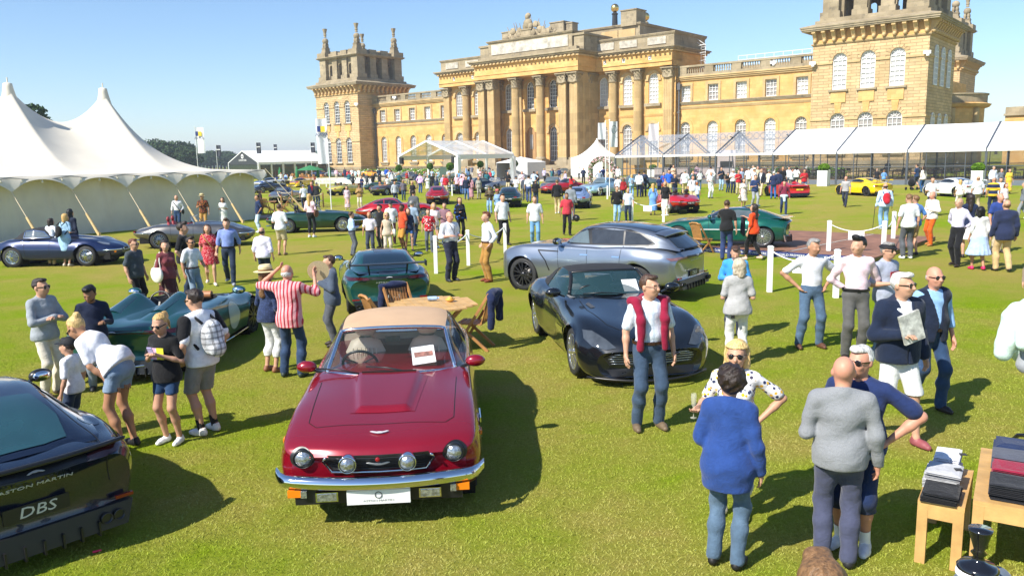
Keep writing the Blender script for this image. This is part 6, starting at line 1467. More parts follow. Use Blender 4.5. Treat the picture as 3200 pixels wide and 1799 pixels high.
classic(1890,612,318,'powder blue seventies coupe behind the white posts and chain',PB('powder_blue','#9cc3dd',.15),spec=scaled(CLASSIC,1.06,1.08,.98))
classic(1730,604,352,'pewter grey sporting coupe facing the camera in the middle row',PB('pewter','#6f7c80',.6),spec=scaled(CLASSIC,1.0,1.12,.97))
classic(1552,602,325,'silver classic roadster with raised windscreen facing left',PB('bright_silver','#a9adb0',.8),roof='open')
classic(1480,606,300,'dark navy fastback coupe with silver wheels facing left',PB('navy_fastback','#14273f',.4),spec=scaled(CLASSIC,1.03,1.1,.95))
classic(1262,566,310,'polished silver lightweight racing coupe facing left',PB('polished_silver','#b9bcbd',.9),spec=scaled(CLASSIC,.95,1.0,.95))
classic(1990,596,285,'sage grey classic saloon parked side on by the marquee',PB('sage_grey','#6d7d7c',.4),dy=3)
classic(1420,575,318,'olive green classic coupe with its bonnet raised',PB('olive_green','#4c5a3c',.2),bonnet=True)
classic(1680,560,80,'two-tone cream and gold vintage limousine at the foot of the steps',PB('cream_gold','#b7a88c',.2),PB('pale_gold','#cdb98d',.2),spec=scaled(CLASSIC,1.15,1.1,1.15),dy=6)
classic(1775,556,120,'grey estate with its boot open beside the pagoda tent',PB('stone_grey','#8d8d86',.4),dy=6)
classic(1395,556,290,'white sports car under the clear roofed tent',PB('arctic_white','#e4e6e8',0),spec=scaled(MODERN,.93,.92,.95),dy=6)
classic(1320,552,290,'black coupe with glossy roof behind the silver racer',PB('jet_black','#101113',.2),spec=scaled(MODERN,.93,.92,.95),dy=8)
for(px,head,nm,hx,lab)in((1005,60,'ink_blue','#1a2c55','ink blue coupe by the base of the left tower'),(1050,60,'dove_grey','#85888d','dove grey coupe between blue and red cars under the left tower'),(1105,60,'tower_red','#c5161d','red supercar in the row under the left tower'),(1165,60,'amber','#e39a10','amber yellow supercar in the row under the left tower'),(1215,65,'mist','#b9bdb8','pale silver coupe at the end of the row under the left wing')):
 p=gnd(px,553);modern(p.x,p.y,head,lab,PB(nm,hx,.2),'mid',None,ALLOY_D,1.0,group='row of cars under the left tower')
def prototype(px,py,head,label,c1,c2):
 p=gnd(px,py);c=put('race_car',scaled(MODERN,.98,.98,.86),p.x,p.y+2,head,label,PB(c1[0],c1[1],.1),1.0,0,'racing cars by the picket fence');c.body();c.cabin([(1.55,.85,.5,.82,.6,.80),(2.1,1.08,.40,1.04,.55,.82),(2.5,1.10,.40,1.05,.55,.82),(3.3,.90,.35,.87,.5,.82)],dict(wind=GLASS_D,roof=PB(c2[0],c2[1],.1),side=GLASS_D,rear=GLASS_D,wr=1,rr=(3,3)));c.tree();c.wheels('five',.345,.30,ALLOY)
 mb=MB();mb.box((0,c.y0+4.45,1.05),(1.8,.4,.03))
 for sd in(-1,1):mb.box((sd*.9,c.y0+4.4,.95),(.03,.6,.35))
 c.part('rear_wing',mb,PB(c2[0],c2[1],.1));c.decal('livery_band',[(-.9,.3),(.9,.3),(.6,.9),(-.6,.9)],'top',PB(c2[0],c2[1],.1),.008,.1);c.decal('intake',[(-.5,.18),(.5,.18),(.45,.32),(-.45,.32)],'front',TRIM_B,.01,.06);c.round_lamp(.55,.5,.07)
prototype(828,584,330,'white and blue racing prototype behind the cream tent corner',('race_white','#e8eaee'),('race_blue','#1d3f9a'));prototype(925,586,345,'yellow and red racing prototype beyond the rope fence',('race_yellow','#f0c80c'),('race_scarlet','#cf1b1b'));prototype(815,604,330,'dark grey racer half hidden by the cream tent',('race_grey','#2a2c30'),('race_black','#101014'))
# ------------------------------------------------------------------ people: bodies and garments as smooth implicit surfaces
class Sdf:
 def __init__(s,lo,hi,cell):
  s.lo=np.array(lo,float);s.c=cell;s.n=np.maximum(4,np.ceil((np.array(hi)-s.lo)/cell).astype(int)+1)
  s.a=np.full(s.n,.5,np.float32);s.ax=[(s.lo[i]+np.arange(s.n[i])*cell).astype(np.float32)for i in range(3)]
 def _sub(s,lo,hi):
  i0=np.clip(np.floor((np.array(lo)-s.lo)/s.c).astype(int),0,s.n-1);i1=np.clip(np.ceil((np.array(hi)-s.lo)/s.c).astype(int)+1,1,s.n)
  sl=tuple(slice(a,b)for a,b in zip(i0,i1))
  X=s.ax[0][sl[0]][:,None,None];Y=s.ax[1][sl[1]][None,:,None];Z=s.ax[2][sl[2]][None,None,:]
  return sl,X,Y,Z
 def _mix(s,sl,d,k):
  a=s.a[sl];h=np.maximum(k-np.abs(a-d),0)/k;s.a[sl]=np.minimum(a,d)-h*h*k*.25
 def ell(s,c,r,k=.04,M=None):
  c=np.array(c,float);r=np.array(r,float);m=(r.max()if M is not None else r)+.05
  sl,X,Y,Z=s._sub(c-m,c+m);x,y,z=X-c[0],Y-c[1],Z-c[2]
  if M is not None:
   x,y,z=(M[0,i]*x+M[1,i]*y+M[2,i]*z for i in range(3))if False else(x*M[0][0]+y*M[1][0]+z*M[2][0],x*M[0][1]+y*M[1][1]+z*M[2][1],x*M[0][2]+y*M[1][2]+z*M[2][2])
  k0=np.sqrt((x/r[0])**2+(y/r[1])**2+(z/r[2])**2);k1=np.sqrt((x/r[0]**2)**2+(y/r[1]**2)**2+(z/r[2]**2)**2)+1e-6
  s._mix(sl,k0*(k0-1)/k1,k);return s
 def cone(s,a,b,ra,rb,k=.03):
  a=np.array(a,float);b=np.array(b,float);m=max(ra,rb)+.05
  sl,X,Y,Z=s._sub(np.minimum(a,b)-m,np.maximum(a,b)+m);d=b-a;L2=d@d+1e-9
  x,y,z=X-a[0],Y-a[1],Z-a[2];t=np.clip((x*d[0]+y*d[1]+z*d[2])/L2,0,1)
  q=np.sqrt((x-t*d[0])**2+(y-t*d[1])**2+(z-t*d[2])**2)-(ra+(rb-ra)*t)
  s._mix(sl,q,k);return s
 def cut(s,p,n):
  ""
  n=np.array(n,float);n/=np.linalg.norm(n);p=np.array(p,float)
  d=(s.ax[0][:,None,None]-p[0])*n[0]+(s.ax[1][None,:,None]-p[1])*n[1]+(s.ax[2][None,None,:]-p[2])*n[2]
  np.maximum(s.a,d,out=s.a);return s
 def folds(s,amp,seed,fz=17.,fx=11.):
  g=np.random.default_rng(seed);p=g.random(8)*6.28;X=s.ax[0][:,None,None];Y=s.ax[1][None,:,None];Z=s.ax[2][None,None,:]
  w=np.sin(fx*X+fz*.7*Z+p[0]+1.7*np.sin(fz*.5*Z+p[1]))+.8*np.sin(fz*Z-fx*.8*Y+p[2]+1.5*np.sin(fx*X+p[3]))+.5*np.sin(2.3*fz*Z+1.3*fx*(X+Y)+p[4])
  s.a+=(amp*.5*w).astype(np.float32);return s
 def mesh(s):
  a=s.a;a[0]=a[-1]=.1;a[:,0]=a[:,-1]=.1;a[:,:,0]=a[:,:,-1]=.1
  sg=a<0;nx,ny,nz=a.shape
  c8=[(0,0,0),(1,0,0),(0,1,0),(1,1,0),(0,0,1),(1,0,1),(0,1,1),(1,1,1)]
  cnt=np.zeros((nx-1,ny-1,nz-1),np.int8)
  for(i,j,k)in c8:cnt+=sg[i:nx-1+i,j:ny-1+j,k:nz-1+k]
  I=np.argwhere((cnt>0)&(cnt<8))
  if not len(I):return np.zeros((0,3)),np.zeros((0,4),int)
  v=np.stack([a[I[:,0]+i,I[:,1]+j,I[:,2]+k]for(i,j,k)in c8],1);C8=np.array(c8,float)
  acc=np.zeros((len(I),3));num=np.zeros(len(I))
  for(p,q)in((0,1),(2,3),(4,5),(6,7),(0,2),(1,3),(4,6),(5,7),(0,4),(1,5),(2,6),(3,7)):
   m_=(v[:,p]<0)!=(v[:,q]<0);t=v[:,p]/(v[:,p]-v[:,q]+1e-12)
   acc[m_]+=(C8[p]+(C8[q]-C8[p])*t[:,None])[m_];num+=m_
  V=s.lo+(I+acc/num[:,None])*s.c
  idx=np.full(cnt.shape,-1,np.int64);idx[I[:,0],I[:,1],I[:,2]]=np.arange(len(I));Q=[]
  for ax in range(3):
   o=[1,1,1];o[ax]=0;sl0=[slice(1,-1)]*3;sl1=[slice(1,-1)]*3;sl0[ax]=slice(0,-1);sl1[ax]=slice(1,None)
   A=sg[tuple(sl0)];B=sg[tuple(sl1)];E=np.argwhere(A!=B)
   if not len(E):continue
   ins=A[E[:,0],E[:,1],E[:,2]];base=E.copy()
   for d in range(3):
    if d!=ax:base[:,d]+=1
   u,w=[d for d in range(3)if d!=ax]
   def gi(du,dw):
    b=base.copy();b[:,u]-=du;b[:,w]-=dw;return idx[b[:,0],b[:,1],b[:,2]]
   q=np.stack([gi(1,1),gi(0,1),gi(0,0),gi(1,0)],1);fl=ins if ax!=1 else~ins
   q[~fl]=q[~fl][:,::-1];Q.append(q)
  return V,np.concatenate(Q)
def smooth_mesh(V,Q,it=1,lam=.5):
 if not len(V):return V
 n=len(V);e=np.concatenate([Q[:,[0,1]],Q[:,[1,2]],Q[:,[2,3]],Q[:,[3,0]]])
 for _ in range(it):
  s=np.zeros((n,3));c=np.zeros(n)
  for i in range(3):
   s[:,i]=np.bincount(e[:,0],V[e[:,1],i],n)+np.bincount(e[:,1],V[e[:,0],i],n)
  c=np.bincount(e[:,0],minlength=n)+np.bincount(e[:,1],minlength=n)
  V=V+lam*(s/np.maximum(c,1)[:,None]-V)
 return V
ARMS=dict(down=((.07,.03,-.28),(.09,-.05,-.53)),hip=((.25,.10,-.20),(.03,-.03,-.42)),front=((.07,.02,-.28),(-.05,-.24,-.24)),chest=((.09,-.02,-.27),(-.11,-.22,-.15)),cross=((.08,-.10,-.27),(-.19,-.21,-.22)),back=((.12,.13,-.26),(-.12,.17,-.45)),pocket=((.13,.07,-.26),(.05,-.06,-.46)),swf=((.06,-.07,-.27),(.03,-.24,-.45)),swb=((.08,.14,-.25),(.09,.17,-.50)),up=((.20,-.16,-.10),(.14,-.28,.14)),head=((.28,-.06,.03),(-.02,-.05,.27)),point=((.07,-.22,-.17),(.02,-.46,-.08)),low=((.04,-.12,-.26),(-.08,-.26,-.46)),glass=((.12,.03,-.26),(.16,-.20,-.28)),bag=((.10,.06,-.27),(.02,-.10,-.42)),knee=((.03,-.10,-.27),(-.06,-.12,-.53)))
def skin_mat(tone):
 c=dict(p=(.56,.315,.205),r=(.60,.29,.195),t=(.45,.235,.135),b=(.30,.155,.085),d=(.12,.06,.035))[tone];nm='skin_'+tone
 if nm in MATS:return MATS[nm]
 mt,nt,b=new_mat(nm);f=noise(nt,9,3);nt.links.new(ramp(nt,f,[(.3,tuple(x*.86 for x in c)),(.7,(c[0]*1.05,c[1]*1.02,c[2]))]),b.inputs['Base Color'])
 b.inputs['Roughness'].default_value=.5;b.inputs['Specular IOR Level'].default_value=.35;b.inputs['Subsurface Weight'].default_value=.0
 MATS[nm]=mt;return mt
def cloth(c,pat=None,c2=None,c3=None,sc=1.0):
 ""
 k='cloth_%s_%s_%s_%s_%.2f'%(c,pat,c2,c3,sc)
 if k in MATS:return MATS[k]
 mt,nt,b=new_mat(k);L=nt.links;a=srgb(c)
 tc=nt.nodes.new('ShaderNodeTexCoord');V=tc.outputs['Object']
 f=noise(nt,14,4,vec=V);lo=tuple(x*.86 for x in a);hi=tuple(min(1,x*1.1)for x in a);col=ramp(nt,f,[(.3,lo),(.7,hi)])
 b.inputs['Roughness'].default_value=.85;b.inputs['Specular IOR Level'].default_value=.25;b.inputs['Sheen Weight'].default_value=.15
 def wave(axis,scale,w,prof='SIN'):
  sx=nt.nodes.new('ShaderNodeSeparateXYZ');L.new(V,sx.inputs[0]);m1=N(nt,'ShaderNodeMath',operation='MULTIPLY');m1.inputs[1].default_value=scale;L.new(sx.outputs[axis],m1.inputs[0])
  m2=N(nt,'ShaderNodeMath',operation='FRACT');L.new(m1.outputs[0],m2.inputs[0]);m3=N(nt,'ShaderNodeMath',operation='LESS_THAN');m3.inputs[1].default_value=w;L.new(m2.outputs[0],m3.inputs[0]);return m3.outputs[0]
 if pat=='vstripe':col=mixc(nt,wave(0,17*sc,.42),col,srgb(c2));col=mixc(nt,wave(0,8.5*sc,.12),col,srgb(c3 or c2))
 elif pat=='hstripe':col=mixc(nt,wave(2,14*sc,.42),col,srgb(c2))
 elif pat in('plaid','check'):
  col=mixc(nt,mixc(nt,1.0,wave(0,15*sc,.35),(.5,.5,.5),'MULTIPLY'),col,srgb(c2));w2=wave(2,15*sc,.35);col=mixc(nt,mixc(nt,1.0,w2,(.5,.5,.5),'MULTIPLY'),col,srgb(c3 or c2))
 elif pat=='heather':col=mixc(nt,ramp(nt,noise(nt,190,4,.8,vec=V),[(.35,(.1,.1,.1)),(.7,(.9,.9,.9))]),col,srgb(c2))
 elif pat in('floral','print','camo'):
  s_=dict(floral=30,print=24,camo=16,heather=90)[pat]*sc
  vo=nt.nodes.new('ShaderNodeTexVoronoi');vo.inputs['Scale'].default_value=s_;L.new(V,vo.inputs['Vector'])
  th=ramp(nt,vo.outputs['Distance'],[(.36,(1,1,1)),(.44,(0,0,0))])
  sc_=nt.nodes.new('ShaderNodeSeparateColor');L.new(vo.outputs['Color'],sc_.inputs[0]);pk=ramp(nt,sc_.outputs[0],[(.45,srgb(c2)),(.55,srgb(c3 or c2))]);col=mixc(nt,th,col,pk)
 elif pat=='denim':col=ramp(nt,noise(nt,5,5,.7,vec=V),[(.3,tuple(x*.7 for x in a)),(.55,a),(.75,tuple(min(1,x*1.3+.02)for x in a))])
 L.new(col,b.inputs['Base Color'])
 bump(nt,b,noise(nt,12,6,.62,vec=V,dist=1.6),.32,.04);MATS[k]=mt;return mt
def hair_mat(c):
 k='hair_'+c
 if k in MATS:return MATS[k]
 mt,nt,b=new_mat(k);a=srgb(c);tc=nt.nodes.new('ShaderNodeTexCoord');mp=nt.nodes.new('ShaderNodeMapping');mp.inputs['Scale'].default_value=(1,1,.25);nt.links.new(tc.outputs['Object'],mp.inputs[0])
 f=noise(nt,60,4,vec=mp.outputs[0]);nt.links.new(ramp(nt,f,[(.3,tuple(x*.55 for x in a)),(.7,tuple(min(1,x*1.35)for x in a))]),b.inputs['Base Color']);b.inputs['Roughness'].default_value=.5;bump(nt,b,f,.6,.02);MATS[k]=mt;return mt
HAIRS=dict(br='#4a3324',dk='#2a1d16',bk='#100d0c',bl='#c9a263',gb='#d8c08a',gy='#8d8a86',wh='#cfccc6',lb='#7a5a3a',rd='#6b3a20')
SUNG=plain('sunglass_lens',(.012,.012,.014),.08,spec=.8,var=0);EYEW=plain('eye_white',(.75,.72,.68),.3,var=0);EYED=plain('eye_iris',(.05,.035,.025),.2,var=0);LIP=plain('lip',(.42,.16,.13),.5,var=0);BROW=plain('brow',(.07,.045,.03),.8,var=0)
SHOEM={}
PCOUNT=[0]
def rotz(v,a):return(v[0]*math.cos(a)-v[1]*math.sin(a),v[0]*math.sin(a)+v[1]*math.cos(a),v[2])
def person(px,py,hpy=None,head=0,H=None,sex='m',tone='p',hair='br',hs='short',top='#ffffff',tp=None,sl='short',tuck=False,bot='#26324a',bp=None,leg='long',shoe='#2b2018',arms=('down','down'),stride=0.0,lean=0.0,yaw=0.0,nod=0.0,belly=1.0,glasses=None,label='',pos=None,hem=None,stance=.10,group=None,coat=None,hat=None,sock=None,skirtz=None,flare=.10,heel=0,fat=1.0,collar=False,belt=None,beard=None):
 ""
 P0=gnd(px,py)if pos is None else Vector(pos)
 if H is None:H=min(1.93,max(1.45,at_dist(px,hpy,P0.y).z))if hpy else(1.76 if sex=='m' else 1.66)
 P0=Vector((P0.x,P0.y,P0.z));dist=math.hypot(P0.x,P0.y);S=H/1.76
 near=dist<12.5;mid=dist<26;seed=int(px*7+py*13)%100000
 cell=max(.0125,dist*.00115)/S;cell=min(cell,.036)
 PCOUNT[0]+=1
 rz=R(head)
 E=empty('person',P0,rz,label,'person',group);E.scale=(S,S,S)
 ch=H<1.5;hsz=1.06+(max(0,1.6-H)*.45)
 fm=sex=='f';la=R(lean)
 hipz=.93;sw=.160 if fm else.184;sw*=fat**.5
 def sp(x,y,z):
  zz=z-hipz;return np.array((x,y*math.cos(la)-zz*math.sin(la),hipz+y*math.sin(la)+zz*math.cos(la)))
 feet=[];
 for s in(-1,1):
  fy=-stride*s*.30;lift=.03*abs(stride)if fy>0 else 0
  ank=np.array((s*stance,fy+.02,.085+lift*2));hip=np.array((s*.09,.0,hipz-.02));d=ank-hip;L_=np.linalg.norm(d)
  kb=math.sqrt(max(0,.425**2-(L_/2)**2))if L_<.85 else 0;kn=(hip+ank)/2+np.array((s*.01,-.012-kb-.03*abs(stride),.02))
  feet.append((s,hip,kn,ank))
 AR=[]
 for s,nm in zip((-1,1),arms):
  e,w=ARMS[nm]if isinstance(nm,str)else nm
  sh=sp(s*sw,.01,1.408);el=sh+(sp(s*e[0],e[1],e[2]+hipz)-sp(0,0,hipz));wr=sh+(sp(s*w[0],w[1],w[2]+hipz)-sp(0,0,hipz));AR.append((s,sh,el,wr))
 hc=sp(0,-.014,1.553);hy=R(yaw);hn=-R(nod)+la*.6
 Mh=np.array(Matrix.Rotation(hy,3,'Z')@Matrix.Rotation(hn,3,'X'))
 def hp(x,y,z):return hc+Mh@(np.array((x,y,z-1.575))*hsz)
 allp=np.array([hp(0,0,1.80)]+[q for a in AR for q in a[1:]]+[q for f in feet for q in f[1:]])
 lo=allp.min(0)-.26;hi=allp.max(0)+.26;lo[2]=-.03;hi[2]=hp(0,0,1.84)[2]+.03;lo[:2]=np.minimum(lo[:2],(-.33,-.3));hi[:2]=np.maximum(hi[:2],(.33,.3))
 SK=skin_mat(tone);parts=[]
 def emit(name,sd,mat_,it=1):
  V,Q=sd.mesh()
  if len(Q):link(name,np_mesh(name,smooth_mesh(V,Q,it),Q,[mat_]),E)
 def torso(sd,inf,k=.06,up=True):
  b=belly;f=fat
  if fm:
   sd.ell(sp(0,.0,1.30),(.140*f+inf,.090+inf,.16+inf),k);sd.ell(sp(0,.0,1.10),(.128*f*b+inf,.093*b+inf,.15+inf),k);sd.ell(sp(0,.015,.94),(.172*f+inf,.122*f+inf,.13+inf),k)
   if not ch:
    for s in(-1,1):sd.ell(sp(s*.07,-.078*f,1.265),(.068*f+inf,.062*f+inf,.068+inf),.05)
  else:
   sd.ell(sp(0,.0,1.30),(.165*f+inf,.108*f+inf,.16+inf),k);sd.ell(sp(0,-.012*b,1.10),(.146*f*b**.5+inf,.102*b+inf,.17+inf),k);sd.ell(sp(0,.012,.94),(.160*f+inf,.118*f+inf,.12+inf),k)
  if up:
   sd.cone(sp(-sw*.80,.01,1.402),sp(sw*.80,.01,1.402),.048+inf,.048+inf,.06)
   for s in(-1,1):sd.cone(sp(s*.02,.015,1.462),sp(s*sw*.8,.01,1.412),.050+inf,.040+inf,.05)
   # --- body (skin): one surface, the fine head and hands joined to it
 sd=Sdf(lo,hi,cell);torso(sd,-.012)
 nk=1.0 if fm else 1.15
 sd.cone(sp(0,.012,1.42),hp(0,.0,1.60),.052*nk,.05*nk,.03)
 for(s,sh,el,wr)in AR:
  f=(.88 if fm else 1.05)*fat**.7*(.82 if(sl=='long' or coat and coat.get('sl','long')!='none')else 1)
  sd.cone(sh,el,.045*f,.037*f,.03);sd.cone(el,el+(wr-el)*.35,.036*f,.038*f,.02);sd.cone(el+(wr-el)*.3,wr,.038*f,.025,.02)
 for(s,hip,kn,ank)in feet:
  f=fat**.6*(.80 if leg in('long','ankle')else(.88 if leg=='crop' else 1));sd.cone(hip,kn,.083*f,.055*f,.05);sd.cone(kn,kn+(ank-kn)*.4+np.array((0,.018,0)),.052*f,.054*f,.03);sd.cone(kn+(ank-kn)*.4+np.array((0,.018,0)),ank,.052*f,.034,.03);sd.cone(ank,ank+np.array((0,0,-.04)),.036,.04,.02)
 def headsdf(h):
  k=.03*hsz;q=hsz
  h.ell(hp(0,.012,1.672),(.076*q,.097*q,.092*q),.03,Mh);h.ell(hp(0,-.028,1.612),(.058*q,.068*q,.070*q),.05,Mh);h.ell(hp(0,-.06,1.572),(.032*q,.032*q,.026*q),.04,Mh)
  h.cone(hp(0,-.096,1.655),hp(0,-.116,1.622),.010*q,.0155*q,.018);h.cone(hp(-.035,-.083,1.668),hp(.035,-.083,1.668),.012*q,.012*q,.02)
  for s in(-1,1):h.ell(hp(s*.079,.012,1.638),(.012*q,.021*q,.030*q),.012,Mh);h.ell(hp(s*.034,-.078,1.622),(.024*q,.020*q,.022*q),.03,Mh)
  h.ell(hp(0,-.094,1.592),(.024*q,.013*q,.009*q),.012,Mh)
 def handsdf(h,s,el,wr,fine):
  d=(wr-el)/np.linalg.norm(wr-el);up=np.array((0,0,1.))if abs(d[2])<.8 else np.array((0,-1.,0));sd_=np.cross(d,up);sd_/=np.linalg.norm(sd_);n=np.cross(sd_,d)
  if abs(d[2])>=.8:sd_,n=n,sd_*s
  h.cone(wr-d*.03,wr+d*.02,.025,.025,.02)
  h.cone(wr+d*.02-sd_*.012,wr+d*.075-sd_*.022,.019,.016,.02);h.cone(wr+d*.02+sd_*.012,wr+d*.075+sd_*.022,.019,.016,.02)
  curl=n*(-1 if n[1]>0 else 1)
  for i,(o,l)in enumerate(((-.030,.062),(-.010,.074),(.011,.070),(.030,.054))):
   b0=wr+d*.08+sd_*o;b1=b0+d*l*.5+curl*.010;b2=b1+d*l*.38+curl*.026;h.cone(b0,b1,.0095,.0088,.006);h.cone(b1,b2,.0088,.0075,.006)
  sg=-1 if(sd_[1]>0)else 1
  t0=wr+d*.03+sd_*sg*.022;t1=t0+d*.032+sd_*sg*.026+curl*.012;t2=t1+d*.030+sd_*sg*.004+curl*.012;h.cone(t0,t1,.012,.011,.012);h.cone(t1,t2,.011,.0085,.006)
 Vs,Qs=[],[]
 def join(h,it=1):
  V,Q=h.mesh()
  if len(Q):Qs.append(Q+sum(len(v)for v in Vs));Vs.append(smooth_mesh(V,Q,it))
 hcell=max(.0085,dist*.0007)/S if mid else cell
 if mid:
  join(sd);c0=hp(0,0,1.63);h=Sdf(c0-.17*hsz,c0+.17*hsz,hcell);h.cone(sp(0,.012,1.45),hp(0,.0,1.60),.052*nk,.05*nk,.03);headsdf(h);join(h)
  hcl=max(.0055,dist*.00055)/S
  for(s,sh,el,wr)in AR:h=Sdf(wr-.2,wr+.2,min(hcl,.012));handsdf(h,s,el,wr,True);join(h)
 else:
  headsdf(sd)
  for(s,sh,el,wr)in AR:d=(wr-el)/np.linalg.norm(wr-el);sd.cone(wr,wr+d*.11,.028,.026,.02)
  join(sd)
 link('body',np_mesh('body',np.concatenate(Vs),np.concatenate(Qs),[SK]),E)
 # --- trousers / shorts / skirt
 BM=cloth(bot,*(bp or()));zc=dict(long=.05,ankle=.16,crop=.26,short=.52,mini=.70,three=.38)
 topz=1.01 if not tuck else 1.04
 if leg in zc:
  sd=Sdf(lo,hi,cell);torso(sd,.012,up=False);z1=zc[leg];wide=1.0 if leg in('long','ankle','crop')else 1.2
  sl_=.92 if fm else 1.0
  for(s,hip,kn,ank)in feet:
   f=fat**.5*sl_
   sd.cone(hip,kn,.092*f,.072*f*wide,.05);lw=.064*f if leg!='ankle' else.054;cm=kn+(ank-kn)*.4+np.array((0,.016,0))
   if z1<.45:
    k2=1.12 if leg in('three','crop')else 1;sd.cone(kn,cm,.070*f*k2,.070*f*k2,.04);sd.cone(cm,ank+(kn-ank)*max(0,(z1-.085)/(kn[2]-ank[2]))*.6,.070*f*k2,lw*k2,.04)
  sd.folds(.0055,seed,24,17);sd.cut(sp(0,0,topz),sp(0,0,1+hipz)-sp(0,0,hipz))
  if z1>.1:
   for(s,hip,kn,ank)in feet:pass
   sd.cut((0,0,z1),(0,0,-1))
  emit('trousers' if z1<.3 else 'shorts',sd,BM)
 elif leg=='skirt':
  z1=skirtz or.5;sd=Sdf(lo,hi,cell);torso(sd,.012,up=False);n_=6
  for i in range(n_):
   t=i/(n_-1);z=.98+(z1-.98)*t;r_=.13+flare*t;sd.ell((0,.01,z),((r_+.03),r_*.86,.12),.10)
  if flare>.08:
   X=sd.ax[0][:,None,None];Y=sd.ax[1][None,:,None];Z=sd.ax[2][None,None,:];sd.a+=(.012*np.sin(14*np.arctan2(Y,X))*np.clip((.95-Z)/.4,0,1)).astype(np.float32)
  sd.folds(.006,seed);sd.cut((0,0,z1),(0,0,-1));sd.cut(sp(0,0,topz),(0,0,1));emit('skirt',sd,BM)
  # --- top
 if top:
  TM=cloth(top,*(tp or()));hz=hem if hem is not None else(1.0 if tuck or coat else.86)
  sd=Sdf(lo,hi,cell);torso(sd,.011+(.006 if not tuck else 0))
  if hz<.95:sd.ell(sp(0,.008,.90),((.166 if not fm else.178)*fat+.024,.122*max(fat,belly*.97)+.024,.30),.08)
  for(s,sh,el,wr)in AR:
   f=(.9 if fm else 1.05)*fat**.6;k0=sp(0,0,1)-sp(0,0,0)
   if sl=='none' or(coat and coat.get('sl','long')!='none'):continue
   if sl=='short':q=sh+(el-sh)*.78;sd.cone(sh,q,.056*f,.060*f,.04)
   elif sl=='elbow':sd.cone(sh,el,.062*f,.052*f,.04);sd.cone(el,el+(wr-el)*.25,.052*f,.05*f,.03)
   else:sd.cone(sh,el,.056*f,.051*f,.04);sd.cone(el,el+(wr-el)*(.98 if sl=='long' else.55),.051*f,.041*f,.03)
  sd.folds(.009,seed+5,19,15)
  up_=sp(0,0,1+hipz)-sp(0,0,hipz);sd.cut(sp(0,0,hz),-up_)
  sd.cut(sp(0,-.02,1.488 if not fm else 1.478),up_+np.array((0,-.55*(1 if not fm else 1.3),0)))
  if sl=='short':
   for(s,sh,el,wr)in AR:pass
  if coat and coat.get('open'):pass
  emit('dress_top' if leg=='skirt' and bot==top else 'shirt',sd,TM)
  if collar:
   mb=MB();K=14
   for i in range(K):
    a0,a1=-math.pi/2+.25+(2*math.pi-.5)*i/K,-math.pi/2+.25+(2*math.pi-.5)*(i+1)/K
    q=[sp(.066*math.cos(a_),.012+.062*math.sin(a_),z_+(.012*math.sin(a_)))for a_,z_ in((a0,1.462),(a1,1.462),(a1,1.502),(a0,1.502))];q2=[sp(.084*math.cos(a_),.012+.08*math.sin(a_),1.455)for a_ in(a0,a1)]
    mb.poly(q);mb.poly([q2[0],q2[1],q[2],q[3]])
   mb.build('collar',cloth(collar if isinstance(collar,str)else top,*((tp or())if collar is True else())),E)
   # --- jacket over the top, open at the front
 if coat:
  sd=Sdf(lo,hi,cell);torso(sd,.030);hz=coat.get('hem',.80)
  if hz<.9:sd.ell(sp(0,.015,.84),(.188*fat,.148*max(fat,belly),.40),.08)
  if coat.get('sl','long')!='none':
   for(s,sh,el,wr)in AR:
    f=(.92 if fm else 1.05)*fat**.5;sd.cone(sh,el,.068*f,.060*f,.05);sd.cone(el,el+(wr-el)*coat.get('sf',.94),.060*f,.052*f,.03)
  sd.folds(.009,seed+9,18,13);up_=sp(0,0,1+hipz)-sp(0,0,hipz);sd.cut(sp(0,0,hz),-up_);sd.cut(sp(0,-.02,1.495),up_+np.array((0,-.5,0)))
  o=coat.get('open',.055)
  if o:
   X=sd.ax[0][:,None,None];Y=sd.ax[1][None,:,None];Z=sd.ax[2][None,None,:]
   wv=o*(np.clip((Z-coat.get('vz',1.08))/.38,0,1)*coat.get('vw',1.3)+np.clip((coat.get('vz',1.08)-Z)/.3,0,1)*coat.get('bw',.8)+.06)
   wd=np.maximum(np.abs(X)-wv,Y+.02);sd.a=np.maximum(sd.a,-wd).astype(np.float32)
  emit('jacket',sd,cloth(coat['c'],*(coat.get('p')or())))
 if belt:
  mb=MB();A=[]
  for i in range(25):
   t=2*math.pi*i/24;A.append([sp((.182*fat+.004)*math.cos(t),.012-.01*belly*(math.sin(t)<0)+(.132*max(1,belly*.96))*math.sin(t),z)for z in(.995,1.03)])
  mb.grid(np.array(A));mb.box(sp(0,-.135*max(1,belly),1.012),(.045,.012,.035));mb.build('belt',plain('belt_'+belt,belt,.4,var=.1),E)
  # --- shoes
 if shoe:
  for(s,hip,kn,ank)in feet:
   sd=Sdf(ank-np.array((.14,.34,.14)),ank+np.array((.14,.2,.16)),max(cell*.6,.009));z0=ank[2]-.085
   ty=-.155;w=.042 if not fm else.037;tx=s*.025
   sd.cone(ank+np.array((0,.035,-.045)),ank+np.array((tx,ty*.6,-.048)),.038,w,.03);sd.cone(ank+np.array((tx*.7,ty*.45,-.05)),ank+np.array((tx,ty,-.055)),w,.032,.03);sd.cone(ank+np.array((0,.01,.0)),ank+np.array((0,0,-.04)),.042,.045,.03)
   sd.cut((0,0,z0+.008),(0,0,-1));sd.cut(ank+np.array((0,0,.02)),(0,0,1));emit('shoe',sd,plain('shoe_'+shoe,shoe,.55,var=.15,vs=20))
 if sock:
  for(s,hip,kn,ank)in feet:mb=MB();mb.cyl(ank+np.array((0,0,-.02)),ank+(kn-ank)*.28,.043,.046,12,False);mb.build('sock',plain('sock_'+sock,sock,.8,var=.1),E)
